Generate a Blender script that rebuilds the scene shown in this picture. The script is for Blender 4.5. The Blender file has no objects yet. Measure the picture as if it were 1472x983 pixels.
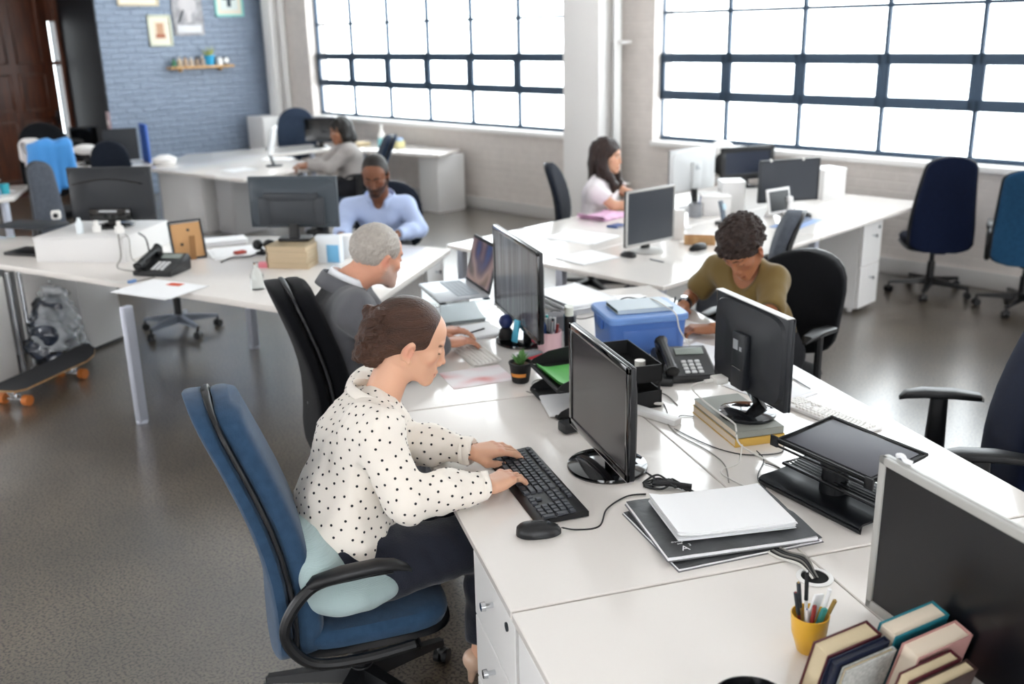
import bpy, bmesh, math, random
import numpy as np
from mathutils import Vector, Matrix, Euler
random.seed(7)
RNG = np.random.default_rng(11)
SC = bpy.context.scene
COL = SC.collection
PI = math.pi
R = math.radians
DESK = 0.70          # height of the desk tops

# ------------------------------------------------------------------ materials
def lin(h):
    h = h.lstrip('#')
    v = [int(h[i:i+2], 16)/255 for i in (0, 2, 4)]
    return tuple(c/12.92 if c <= .04045 else ((c+.055)/1.055)**2.4 for c in v)
MATS = {}
def mat(name, col='#ffffff', rough=.5, metal=0.0, coat=0.0, noise=None, bump=None, emit=0, spec=.5, sheen=0.0, sss=0.0, trans=0.0, ior=1.45, attr=None, wave=None, stretch=None):
    """noise=(scale, amount) mottles the colour; bump=(scale, strength) roughens the surface; wave=(scale, strength) ribs it"""
    if name in MATS: return MATS[name]
    m = bpy.data.materials.new(name); m.use_nodes = True
    nt = m.node_tree; b = nt.nodes['Principled BSDF']
    c = lin(col) if isinstance(col, str) else col
    b.inputs['Base Color'].default_value = (*c, 1)
    b.inputs['Roughness'].default_value = rough
    b.inputs['Metallic'].default_value = metal
    b.inputs['Coat Weight'].default_value = coat
    b.inputs['Coat Roughness'].default_value = .06
    b.inputs['Specular IOR Level'].default_value = spec
    b.inputs['Sheen Weight'].default_value = sheen
    b.inputs['IOR'].default_value = ior
    if trans: b.inputs['Transmission Weight'].default_value = trans
    if sss:
        b.inputs['Subsurface Weight'].default_value = sss
        b.inputs['Subsurface Radius'].default_value = (.012, .004, .002)
        b.inputs['Subsurface Scale'].default_value = .6
    tc = nt.nodes.new('ShaderNodeTexCoord')
    def vec():
        if not stretch: return tc.outputs['Object']
        q = nt.nodes.new('ShaderNodeMapping'); q.inputs['Scale'].default_value = stretch; nt.links.new(tc.outputs['Object'], q.inputs[0]); return q.outputs[0]
    base = None
    if attr:
        a = nt.nodes.new('ShaderNodeVertexColor'); a.layer_name = attr; base = a.outputs['Color']
        nt.links.new(base, b.inputs['Base Color'])
    if noise:
        n = nt.nodes.new('ShaderNodeTexNoise'); n.inputs['Scale'].default_value = noise[0]; n.inputs['Detail'].default_value = 5
        nt.links.new(vec(), n.inputs['Vector'])
        mp = nt.nodes.new('ShaderNodeMapRange'); mp.inputs['From Min'].default_value = .3; mp.inputs['From Max'].default_value = .7
        mp.inputs['To Min'].default_value = 1-noise[1]; mp.inputs['To Max'].default_value = 1+noise[1]
        nt.links.new(n.outputs['Fac'], mp.inputs['Value'])
        mx = nt.nodes.new('ShaderNodeVectorMath'); mx.operation = 'SCALE'
        if base is not None: nt.links.new(base, mx.inputs[0])
        else: mx.inputs[0].default_value = c
        nt.links.new(mp.outputs[0], mx.inputs['Scale'])
        nt.links.new(mx.outputs[0], b.inputs['Base Color'])
    h = None
    if bump:
        n = nt.nodes.new('ShaderNodeTexNoise'); n.inputs['Scale'].default_value = bump[0]; n.inputs['Detail'].default_value = 3
        nt.links.new(vec(), n.inputs['Vector']); h = (n.outputs['Fac'], bump[1])
    if wave:
        n = nt.nodes.new('ShaderNodeTexWave'); n.inputs['Scale'].default_value = wave[0]; n.inputs['Distortion'].default_value = wave[2] if len(wave) > 2 else .6
        if len(wave) > 3: n.bands_direction = wave[3]
        nt.links.new(tc.outputs['Object'], n.inputs['Vector']); h = (n.outputs['Fac'], wave[1])
    if h:
        bp = nt.nodes.new('ShaderNodeBump'); bp.inputs['Strength'].default_value = h[1]; bp.inputs['Distance'].default_value = .01
        nt.links.new(h[0], bp.inputs['Height']); nt.links.new(bp.outputs[0], b.inputs['Normal'])
    if emit:
        b.inputs['Emission Color'].default_value = (*c, 1); b.inputs['Emission Strength'].default_value = emit
    MATS[name] = m
    return m

# ------------------------------------------------------------------ geometry collector
def frame(d, up=(0, 0, 1)):
    d = Vector(d).normalized(); u = Vector(up)
    if abs(d.dot(u)) > .97: u = Vector((1, 0, 0)) if abs(d.x) < .9 else Vector((0, 1, 0))
    s = d.cross(u).normalized(); t = s.cross(d).normalized()
    return s, t, d
class G:
    def __init__(s): s.v = []; s.f = []; s.mi = []; s.cur = 0
    def add(s, vs, fs, mi=None):
        o = len(s.v); s.v += [tuple(p) for p in vs]
        s.f += [tuple(i+o for i in f) for f in fs]
        s.mi += [s.cur if mi is None else mi]*len(fs); return s
    def bm(s, b):
        b.verts.ensure_lookup_table(); b.verts.index_update()
        s.add([v.co[:] for v in b.verts], [[v.index for v in f.verts] for f in b.faces]); b.free(); return s
    def box(s, c, size, rot=None, bev=0.0, seg=2):
        b = bmesh.new(); bmesh.ops.create_cube(b, size=1)
        bmesh.ops.scale(b, vec=size, verts=b.verts)
        if bev: bmesh.ops.bevel(b, geom=list(b.edges), offset=min(bev, min(size)*.49), segments=seg, affect='EDGES', profile=.5)
        M = Matrix.Translation(c)
        if rot is not None: M = M @ (rot.to_4x4() if isinstance(rot, Matrix) else Euler(rot).to_matrix().to_4x4())
        b.transform(M); return s.bm(b)
    def ring(s, c, r, n, u, v):
        return [Vector(c)+u*(r*math.cos(2*PI*i/n))+v*(r*math.sin(2*PI*i/n)) for i in range(n)]
    def cyl(s, a, b, ra, rb=None, n=16, cap=True):
        rb = ra if rb is None else rb
        a, b = Vector(a), Vector(b); u, v, d = frame(b-a)
        return s.loft([s.ring(a, ra, n, u, v), s.ring(b, rb, n, u, v)], cap)
    def loft(s, rings, cap=True, closed=True):
        n = len(rings[0]); vs = [p for r in rings for p in r]; fs = []
        for k in range(len(rings)-1):
            for i in range(n if closed else n-1):
                j = (i+1) % n
                fs.append((k*n+i, k*n+j, (k+1)*n+j, (k+1)*n+i))
        if cap and closed: fs.append(tuple(range(n-1, -1, -1))); fs.append(tuple((len(rings)-1)*n+i for i in range(n)))
        return s.add(vs, fs)
    def tube(s, pts, r, n=8, cap=True, rs=None):
        pts = [Vector(p) for p in pts]; rings = []; u = None
        for i, p in enumerate(pts):
            d = (pts[min(i+1, len(pts)-1)]-pts[max(i-1, 0)]).normalized()
            if u is None: u, v, _ = frame(d)
            else:
                u = (u-d*u.dot(d)).normalized(); v = d.cross(u)
            rings.append(s.ring(p, rs[i] if rs else r, n, u, v))
        return s.loft(rings, cap)
    def lathe(s, prof, c=(0, 0, 0), n=24, axis='Z'):
        rings = []
        for r, z in prof:
            rings.append([(c[0]+r*math.cos(2*PI*i/n), c[1]+r*math.sin(2*PI*i/n), c[2]+z) for i in range(n)])
        return s.loft(rings, True)
    def prism(s, poly, z0, z1, bev=0.0):
        b = bmesh.new(); vs = [b.verts.new((x, y, z0)) for x, y in poly]; f = b.faces.new(vs)
        r = bmesh.ops.extrude_face_region(b, geom=[f]); 
        for e in r['geom']:
            if isinstance(e, bmesh.types.BMVert): e.co.z = z1
        bmesh.ops.recalc_face_normals(b, faces=b.faces)
        if bev: bmesh.ops.bevel(b, geom=list(b.edges), offset=bev, segments=2, affect='EDGES', profile=.5)
        return s.bm(b)
    def ball(s, c, r, rot=None, n=16):
        r = (r, r, r) if isinstance(r, (int, float)) else r
        b = bmesh.new(); bmesh.ops.create_uvsphere(b, u_segments=n, v_segments=max(6, n*2//3), radius=1)
        bmesh.ops.scale(b, vec=r, verts=b.verts)
        M = Matrix.Translation(c)
        if rot is not None: M = M @ Euler(rot).to_matrix().to_4x4()
        b.transform(M); return s.bm(b)
    def xf(s, M, start=0):
        s.v[start:] = [tuple(M @ Vector(p)) for p in s.v[start:]]; return s
def spline(pts, n=8):
    """Catmull-Rom through pts"""
    P = [Vector(p) for p in pts]; out = []
    for i in range(len(P)-1):
        a, b, c, d = P[max(i-1, 0)], P[i], P[i+1], P[min(i+2, len(P)-1)]
        for k in range(n):
            t = k/n
            out.append(.5*((2*b)+(c-a)*t+(2*a-5*b+4*c-d)*t*t+(3*b-a-3*c+d)*t**3))
    out.append(P[-1]); return out
def tag(o, label=None, cat=None, group=None, kind=None):
    if label: o['label'] = label
    if cat: o['category'] = cat
    if group: o['group'] = group
    if kind: o['kind'] = kind
    return o
def obj(name, g, m, parent=None, smooth=True, ang=35, loc=None, rz=0, sub=0):
    me = bpy.data.meshes.new(name); me.from_pydata(g.v, [], g.f)
    ms = m if isinstance(m, (list, tuple)) else [m]
    for x in ms: me.materials.append(x)
    if len(ms) > 1: me.polygons.foreach_set('material_index', g.mi)
    me.validate(); me.update()
    b = bmesh.new(); b.from_mesh(me); bmesh.ops.recalc_face_normals(b, faces=b.faces); b.to_mesh(me); b.free()
    if smooth:
        me.polygons.foreach_set('use_smooth', [True]*len(me.polygons)); me.set_sharp_from_angle(angle=R(ang))
    o = bpy.data.objects.new(name, me); COL.objects.link(o)
    if parent is not None: o.parent = parent
    if loc is not None: o.location = loc
    o.rotation_euler.z = rz
    if sub:
        md = o.modifiers.new('smooth', 'SUBSURF'); md.levels = md.render_levels = sub
    return o
def thing(name, label, cat, loc=(0, 0, 0), rz=0, group=None):
    o = bpy.data.objects.new(name, None); COL.objects.link(o); o.empty_display_size = .1
    o.location = loc; o.rotation_euler.z = R(rz)
    return tag(o, label, cat, group)
def solo(name, g, m, label, cat, loc=(0, 0, 0), rz=0, group=None, **k):
    return tag(obj(name, g, m, loc=loc, rz=R(rz), **k), label, cat, group)
def struct(name, g, m, parent=None, **k):
    o = obj(name, g, m, parent, **k)
    o['kind'] = 'structure'
    return o
def copy_tree(o, parent=None):
    c = o.copy(); COL.objects.link(c); c.parent = parent
    for ch in list(o.children): copy_tree(ch, c)
    return c
def dup(o, loc, rz, label=None, group=None):
    c = copy_tree(o); c.location = loc; c.rotation_euler.z = R(rz)
    if label: c['label'] = label
    if group: c['group'] = group
    return c

# ------------------------------------------------------------------ signed-distance bodies
def smin(a, b, k):
    if k <= 0: return np.minimum(a, b)
    h = np.clip(.5+.5*(b-a)/k, 0, 1)
    return b+(a-b)*h-k*h*(1-h)
def smax(a, b, k): return -smin(-a, -b, k)
class SDF:
    def __init__(s, lo, hi, h):
        s.lo = np.array(lo, float); s.h = h
        s.n = [int(math.ceil((hi[i]-lo[i])/h))+1 for i in range(3)]
        s.ax = [(s.lo[i]+h*np.arange(s.n[i])).astype(np.float32) for i in range(3)]
        s.vol = np.full(s.n, 1.0, np.float32)
    def _apply(s, fn, lo, hi, k, op):
        m = k*1.2+3*s.h; sl = []
        for i in range(3):
            a = max(0, int((lo[i]-m-s.lo[i])/s.h)); b = min(s.n[i], int((hi[i]+m-s.lo[i])/s.h)+2)
            if a >= b: return s
            sl.append(slice(a, b))
        X = s.ax[0][sl[0]][:, None, None]; Y = s.ax[1][sl[1]][None, :, None]; Z = s.ax[2][sl[2]][None, None, :]
        d = fn(X, Y, Z).astype(np.float32); sl = tuple(sl)
        if op == 'u': s.vol[sl] = smin(s.vol[sl], d, k)
        elif op == 's': s.vol[sl] = smax(s.vol[sl], -d, k)
        return s
    def cone(s, a, b, ra, rb=None, k=.01, op='u'):
        rb = ra if rb is None else rb
        a = np.array(a, float); b = np.array(b, float); ab = b-a; L = max(float(ab@ab), 1e-12)
        def fn(X, Y, Z):
            px, py, pz = X-a[0], Y-a[1], Z-a[2]
            t = np.clip((px*ab[0]+py*ab[1]+pz*ab[2])/L, 0, 1)
            return np.sqrt((px-t*ab[0])**2+(py-t*ab[1])**2+(pz-t*ab[2])**2)-(ra+(rb-ra)*t)
        r = max(ra, rb)
        return s._apply(fn, np.minimum(a, b)-r, np.maximum(a, b)+r, k, op)
    def path(s, pts, rs, k=.01, op='u'):
        for i in range(len(pts)-1): s.cone(pts[i], pts[i+1], rs[i], rs[i+1], k, op)
        return s
    def ell(s, c, r, M=None, k=.01, op='u'):
        c = np.array(c, float); M = np.eye(3) if M is None else np.array(M, float)   # columns = axes
        r = np.array(r, float)
        def fn(X, Y, Z):
            px, py, pz = X-c[0], Y-c[1], Z-c[2]
            q = [(px*M[0][i]+py*M[1][i]+pz*M[2][i]) for i in range(3)]
            k0 = np.sqrt((q[0]/r[0])**2+(q[1]/r[1])**2+(q[2]/r[2])**2)
            k1 = np.sqrt((q[0]/r[0]**2)**2+(q[1]/r[1]**2)**2+(q[2]/r[2]**2)**2)+1e-9
            return k0*(k0-1)/k1
        R_ = float(r.max()); ext = np.abs(M)@r
        return s._apply(fn, c-ext, c+ext, k, op)
    def ecap(s, a, b, wa, da, wb, db, side, k=.02, op='u'):
        """elliptical tapered capsule a->b, half widths w along side and d across"""
        a = np.array(a, float); b = np.array(b, float); ab = b-a; L = float(np.linalg.norm(ab)); z = ab/L
        sd = np.array(side, float); sd = sd-z*(sd@z); sd /= np.linalg.norm(sd); f = np.cross(z, sd)
        def fn(X, Y, Z):
            px, py, pz = X-a[0], Y-a[1], Z-a[2]
            t = px*z[0]+py*z[1]+pz*z[2]; u = px*sd[0]+py*sd[1]+pz*sd[2]; v = px*f[0]+py*f[1]+pz*f[2]
            tt = np.clip(t/L, 0, 1); w = wa+(wb-wa)*tt; d = da+(db-da)*tt; e = t-tt*L; m = np.minimum(w, d)
            q0 = np.sqrt((u/w)**2+(v/d)**2+(e/m)**2); q1 = np.sqrt((u/w**2)**2+(v/d**2)**2+(e/m**2)**2)+1e-9
            return q0*(q0-1)/q1
        r = max(wa, wb, da, db)
        return s._apply(fn, np.minimum(a, b)-r, np.maximum(a, b)+r, k, op)
    def cut(s, p, n, k=0.0):
        """remove everything on the side of the plane that n points to"""
        p = np.array(p, float); n = np.array(n, float); n /= np.linalg.norm(n)
        d = (s.ax[0][:, None, None]-p[0])*n[0]+(s.ax[1][None, :, None]-p[1])*n[1]+(s.ax[2][None, None, :]-p[2])*n[2]
        s.vol = smax(s.vol, d.astype(np.float32), k); return s
    def disp(s, fn):
        s.vol = s.vol+fn(s.ax[0][:, None, None], s.ax[1][None, :, None], s.ax[2][None, None, :]).astype(np.float32); return s
    def mesh(s):
        v = s.vol; n = np.array(v.shape)-1; ins = v < 0
        c = [ins[dx:n[0]+dx, dy:n[1]+dy, dz:n[2]+dz] for dx in (0, 1) for dy in (0, 1) for dz in (0, 1)]
        tot = sum(x.astype(np.int8) for x in c); act = (tot > 0) & (tot < 8)
        I = np.argwhere(act)
        if not len(I): return np.zeros((0, 3)), []
        idx = np.full(n, -1, np.int64); idx[tuple(I.T)] = np.arange(len(I))
        cv = {}
        for dx in (0, 1):
            for dy in (0, 1):
                for dz in (0, 1): cv[dx, dy, dz] = v[I[:, 0]+dx, I[:, 1]+dy, I[:, 2]+dz]
        S = np.zeros((len(I), 3)); N = np.zeros(len(I))
        ks = list(cv)
        for p in ks:
            for ax in range(3):
                if p[ax]: continue
                q = list(p); q[ax] = 1; q = tuple(q)
                m = (cv[p] < 0) != (cv[q] < 0); t = np.where(m, cv[p]/np.where(m, cv[p]-cv[q], 1), 0)
                pos = np.array(p, float)[None]+np.zeros((len(I), 3)); pos[:, ax] = t
                S += pos*m[:, None]; N += m
        V = s.lo+s.h*(I+S/np.maximum(N, 1)[:, None])
        F = []
        for ax in range(3):
            a1, a2 = (ax+1) % 3, (ax+2) % 3
            sl0 = [slice(None)]*3; sl1 = [slice(None)]*3
            sl0[ax] = slice(0, n[ax]); sl1[ax] = slice(1, n[ax]+1)
            A = ins[tuple(sl0)]; B = ins[tuple(sl1)]
            E = np.argwhere(A != B)
            E = E[(E[:, a1] > 0) & (E[:, a2] > 0) & (E[:, a1] < n[a1]) & (E[:, a2] < n[a2])]
            if not len(E): continue
            fl = A[tuple(E.T)]
            def at(o1, o2):
                e = E.copy(); e[:, a1] += o1; e[:, a2] += o2; return idx[tuple(e.T)]
            Q = np.stack([at(-1, -1), at(0, -1), at(0, 0), at(-1, 0)], 1)
            Q[~fl] = Q[~fl][:, ::-1]
            F.append(Q)
        F = np.concatenate(F); F = F[(F >= 0).all(1)]
        return V, F
def gmesh(name, g, m, parent, extra, loc):
    """a collector of quads as one mesh with something scattered over it"""
    V = np.array(g.v); F = np.array([f for f in g.f if len(f) == 4]); return meshobj(name, [(V, F)]+extra(V+loc, F, loc), m, parent)
def relax(V, F, it=1, lam=.5):
    V = V.copy()
    for _ in range(it):
        S = np.zeros_like(V); N = np.zeros(len(V))
        for a in range(4):
            for b in ((a+1) % 4, (a-1) % 4):
                np.add.at(S, F[:, a], V[F[:, b]]); np.add.at(N, F[:, a], 1)
        V += lam*(S/np.maximum(N, 1)[:, None]-V)
    return V
def normals(V, F):
    n = np.cross(V[F[:, 2]]-V[F[:, 0]], V[F[:, 3]]-V[F[:, 1]]); N = np.zeros_like(V)
    for a in range(4): np.add.at(N, F[:, a], n)
    return N/np.maximum(np.linalg.norm(N, axis=1), 1e-12)[:, None]
def wob(seed, f, n=5, aniso=(1, 1, 1)):
    """smooth pseudo-noise, about -1..1"""
    r = np.random.default_rng(seed); K = r.normal(size=(n, 3)); K /= np.linalg.norm(K, axis=1)[:, None]
    K = K*np.array(aniso)*f*r.uniform(.7, 1.4, (n, 1)); ph = r.uniform(0, 6.28, n)
    return lambda X, Y, Z: sum(np.sin(K[i, 0]*X+K[i, 1]*Y+K[i, 2]*Z+ph[i]) for i in range(n))/n**.5
def meshobj(name, parts, m, parent=None, cols=None):
    """parts: list of (V, F[, material index]); one object"""
    V = np.concatenate([p[0] for p in parts]); off = 0; F = []; MI = []
    for p in parts:
        F.append(np.asarray(p[1])+off); off += len(p[0]); MI.append(np.full(len(p[1]), p[2] if len(p) > 2 else 0))
    F = np.concatenate(F); MI = np.concatenate(MI)
    me = bpy.data.meshes.new(name)
    me.vertices.add(len(V)); me.vertices.foreach_set('co', V.astype(np.float32).ravel())
    me.loops.add(F.size); me.loops.foreach_set('vertex_index', F.astype(np.int32).ravel())
    me.polygons.add(len(F)); me.polygons.foreach_set('loop_start', np.arange(0, F.size, 4, dtype=np.int32))
    me.polygons.foreach_set('loop_total', np.full(len(F), 4, np.int32)) if False else None
    for x in (m if isinstance(m, (list, tuple)) else [m]): me.materials.append(x)
    me.polygons.foreach_set('material_index', MI.astype(np.int32))
    me.update(calc_edges=True)
    me.polygons.foreach_set('use_smooth', [True]*len(me.polygons))
    if cols is not None:
        ca = me.color_attributes.new('Col', 'FLOAT_COLOR', 'POINT')
        ca.data.foreach_set('color', np.concatenate([cols, np.ones((len(cols), 1))], 1).astype(np.float32).ravel())
    me.validate()
    o = bpy.data.objects.new(name, me); COL.objects.link(o)
    if parent is not None: o.parent = parent
    return o
# ------------------------------------------------------------------ camera
def build_camera():
    cd = bpy.data.cameras.new('camera'); o = bpy.data.objects.new('camera', cd); COL.objects.link(o)
    p, r, yaw = R(17.5055), R(-1.2586), R(16.45)
    cp, sp, cr, sr = math.cos(p), math.sin(p), math.cos(r), math.sin(r)
    M = Matrix(((cr, -sr, 0), (sr, cr, 0), (0, 0, 1))) @ Matrix(((1, 0, 0), (0, -sp, -cp), (0, cp, -sp)))
    M = M @ Matrix.Rotation(yaw, 3, 'Z')       # world -> right, down, forward
    B = Matrix((M[0], -M[1], -M[2])).transposed().to_4x4()
    o.matrix_world = Matrix.Translation((0, 0, 2.03)) @ B
    cd.sensor_width = 36; cd.lens = 1417.82/1472*36
    cd.clip_start = .05; cd.clip_end = 100
    cd.dof.use_dof = True; cd.dof.focus_distance = 2.75; cd.dof.aperture_fstop = 2.5
    SC.camera = o
build_camera()
SC.view_settings.view_transform = 'Standard'; SC.view_settings.look = 'None'
SC.view_settings.gamma = 1; SC.view_settings.use_curve_mapping = False
SC.view_settings.exposure = -0.16

# ------------------------------------------------------------------ materials
M_white = mat('white_laminate', '#e6e1dc', .16, coat=.35, spec=.5)
M_whitebox = mat('white_panel', '#e6e5e4', .4)
M_edge = mat('laminate_edge', '#d9d5d2', .4)
M_grey = mat('grey_panel', '#b9b9ba', .5)
M_greyleg = mat('grey_metal', '#b4b8c4', .35, .3)
M_chrome = mat('chrome', '#c9ccd0', .18, 1)
M_black = mat('black_plastic', '#121316', .38)
M_gloss = mat('gloss_black', '#08090c', .08, coat=.5)
M_matte = mat('matte_black', '#0d0e11', .6)
M_charcoal = mat('charcoal_plastic', '#2b3036', .45)
M_screen = mat('dark_screen', '#08090d', .22)
M_screengrey = mat('grey_screen', '#30343a', .35)
M_silver = mat('silver_plastic', '#b7b6b3', .4)
M_paper = mat('paper', '#f3f4f6', .8)
M_pages = mat('page_block', '#cdbd9c', .8, wave=(60, .3, .4, 'Z'))
M_steelblue = mat('window_steel', '#33475c', .5)
M_whitepaint = mat('white_paint', '#f2f0ee', .5)

def wall_mat(name, col, rough, scale, strength, mortar):
    m = bpy.data.materials.new(name); m.use_nodes = True; nt = m.node_tree; b = nt.nodes['Principled BSDF']
    tc = nt.nodes.new('ShaderNodeTexCoord'); mp = nt.nodes.new('ShaderNodeMapping'); mp.inputs['Rotation'].default_value = (R(90), 0, 0)
    nt.links.new(tc.outputs['Object'], mp.inputs['Vector'])
    br = nt.nodes.new('ShaderNodeTexBrick'); br.inputs['Scale'].default_value = scale
    br.inputs['Mortar Size'].default_value = mortar; br.inputs['Mortar Smooth'].default_value = .6
    br.inputs['Color1'].default_value = (1, 1, 1, 1); br.inputs['Color2'].default_value = (.75, .75, .75, 1); br.inputs['Mortar'].default_value = (0, 0, 0, 1)
    br.inputs['Brick Width'].default_value = .5; br.inputs['Row Height'].default_value = .17
    nt.links.new(mp.outputs[0], br.inputs['Vector'])
    nz = nt.nodes.new('ShaderNodeTexNoise'); nz.inputs['Scale'].default_value = 9; nz.inputs['Detail'].default_value = 6
    nt.links.new(tc.outputs['Object'], nz.inputs['Vector'])
    ad = nt.nodes.new('ShaderNodeMath'); ad.operation = 'ADD'
    nt.links.new(br.outputs['Color'], ad.inputs[0]); nt.links.new(nz.outputs['Fac'], ad.inputs[1])
    bp = nt.nodes.new('ShaderNodeBump'); bp.inputs['Strength'].default_value = strength; bp.inputs['Distance'].default_value = .015
    nt.links.new(ad.outputs[0], bp.inputs['Height']); nt.links.new(bp.outputs[0], b.inputs['Normal'])
    cr = nt.nodes.new('ShaderNodeMapRange'); cr.inputs['To Min'].default_value = .88; cr.inputs['To Max'].default_value = 1.1
    nt.links.new(nz.outputs['Fac'], cr.inputs['Value'])
    sc = nt.nodes.new('ShaderNodeVectorMath'); sc.operation = 'SCALE'; sc.inputs[0].default_value = lin(col)
    nt.links.new(cr.outputs[0], sc.inputs['Scale']); nt.links.new(sc.outputs[0], b.inputs['Base Color'])
    b.inputs['Roughness'].default_value = rough
    return m
M_wall = wall_mat('painted_white_brick', '#dbd3cd', .55, 2.2, .35, .02)
M_bluewall = wall_mat('painted_blue_brick', '#8896aa', .42, 2.2, 1.0, .03)
M_darkwall = mat('shaded_wall_navy', '#15181f', .6)  # near-black navy puts the return wall's shade into its colour

def floor_mat():
    m = bpy.data.materials.new('polished_concrete'); m.use_nodes = True; nt = m.node_tree; b = nt.nodes['Principled BSDF']
    tc = nt.nodes.new('ShaderNodeTexCoord')
    n1 = nt.nodes.new('ShaderNodeTexNoise'); n1.inputs['Scale'].default_value = 1.1; n1.inputs['Detail'].default_value = 6; n1.inputs['Roughness'].default_value = .62
    n2 = nt.nodes.new('ShaderNodeTexNoise'); n2.inputs['Scale'].default_value = 95; n2.inputs['Detail'].default_value = 2; n2.inputs['Roughness'].default_value = .5
    v = nt.nodes.new('ShaderNodeTexNoise'); v.inputs['Scale'].default_value = 55; v.inputs['Detail'].default_value = 1
    for n in (n1, n2, v): nt.links.new(tc.outputs['Object'], n.inputs['Vector'])
    r1 = nt.nodes.new('ShaderNodeValToRGB'); r1.color_ramp.elements[0].position = .34; r1.color_ramp.elements[1].position = .68
    r1.color_ramp.elements[0].color = (*lin('#49423a'), 1); r1.color_ramp.elements[1].color = (*lin('#695f52'), 1)
    nt.links.new(n1.outputs['Fac'], r1.inputs[0])
    r2 = nt.nodes.new('ShaderNodeValToRGB'); e = r2.color_ramp.elements
    e[0].position = .40; e[0].color = (.20, .19, .18, 1); e[1].position = .47; e[1].color = (.92, .92, .92, 1)
    x = e.new(.64); x.color = (1.30, 1.27, 1.2, 1)
    nt.links.new(n2.outputs['Fac'], r2.inputs[0])
    mx = nt.nodes.new('ShaderNodeMix'); mx.data_type = 'RGBA'; mx.blend_type = 'MULTIPLY'; mx.inputs['Factor'].default_value = .9
    nt.links.new(r1.outputs[0], mx.inputs[6]); nt.links.new(r2.outputs[0], mx.inputs[7])
    nt.links.new(mx.outputs[2], b.inputs['Base Color'])
    rr = nt.nodes.new('ShaderNodeMapRange'); rr.inputs['To Min'].default_value = .25; rr.inputs['To Max'].default_value = .4
    nt.links.new(n1.outputs['Fac'], rr.inputs['Value']); nt.links.new(rr.outputs[0], b.inputs['Roughness'])
    b.inputs['Specular IOR Level'].default_value = .6; b.inputs['Coat Weight'].default_value = 1.0; b.inputs['Coat Roughness'].default_value = .24; b.inputs['Coat IOR'].default_value = 1.72
    bp = nt.nodes.new('ShaderNodeBump'); bp.inputs['Strength'].default_value = .08; bp.inputs['Distance'].default_value = .002
    nt.links.new(v.outputs['Fac'], bp.inputs['Height']); nt.links.new(bp.outputs[0], b.inputs['Normal'])
    return m
M_floor = floor_mat()
def wood_mat(name, c0, c1, rough=.4, scale=6, sq=(1, 1, .08)):
    m = bpy.data.materials.new(name); m.use_nodes = True; nt = m.node_tree; b = nt.nodes['Principled BSDF']
    tc = nt.nodes.new('ShaderNodeTexCoord'); mp = nt.nodes.new('ShaderNodeMapping'); mp.inputs['Scale'].default_value = sq
    n = nt.nodes.new('ShaderNodeTexNoise'); n.inputs['Scale'].default_value = scale*4; n.inputs['Detail'].default_value = 5
    nt.links.new(tc.outputs['Object'], mp.inputs[0]); nt.links.new(mp.outputs[0], n.inputs['Vector'])
    r = nt.nodes.new('ShaderNodeValToRGB'); r.color_ramp.elements[0].position = .35; r.color_ramp.elements[1].position = .7
    r.color_ramp.elements[0].color = (*lin(c0), 1); r.color_ramp.elements[1].color = (*lin(c1), 1)
    nt.links.new(n.outputs['Fac'], r.inputs[0]); nt.links.new(r.outputs[0], b.inputs['Base Color']); b.inputs['Roughness'].default_value = rough
    return m
M_doorwood = wood_mat('dark_door_wood', '#36190c', '#5d2f17', .35)
M_palewood = wood_mat('pale_wood', '#b98d5c', '#d3ac7c', .5)
def pane_mat():
    m = bpy.data.materials.new('window_glass'); m.use_nodes = True; nt = m.node_tree; nt.nodes.clear()
    o = nt.nodes.new('ShaderNodeOutputMaterial'); t = nt.nodes.new('ShaderNodeBsdfTransparent'); g = nt.nodes.new('ShaderNodeBsdfGlossy')
    g.inputs['Roughness'].default_value = .02; t.inputs['Color'].default_value = (.97, .99, .99, 1)
    mx = nt.nodes.new('ShaderNodeMixShader'); mx.inputs[0].default_value = .04
    nt.links.new(t.outputs[0], mx.inputs[1]); nt.links.new(g.outputs[0], mx.inputs[2]); nt.links.new(mx.outputs[0], o.inputs[0])
    return m
M_pane = pane_mat()

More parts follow.
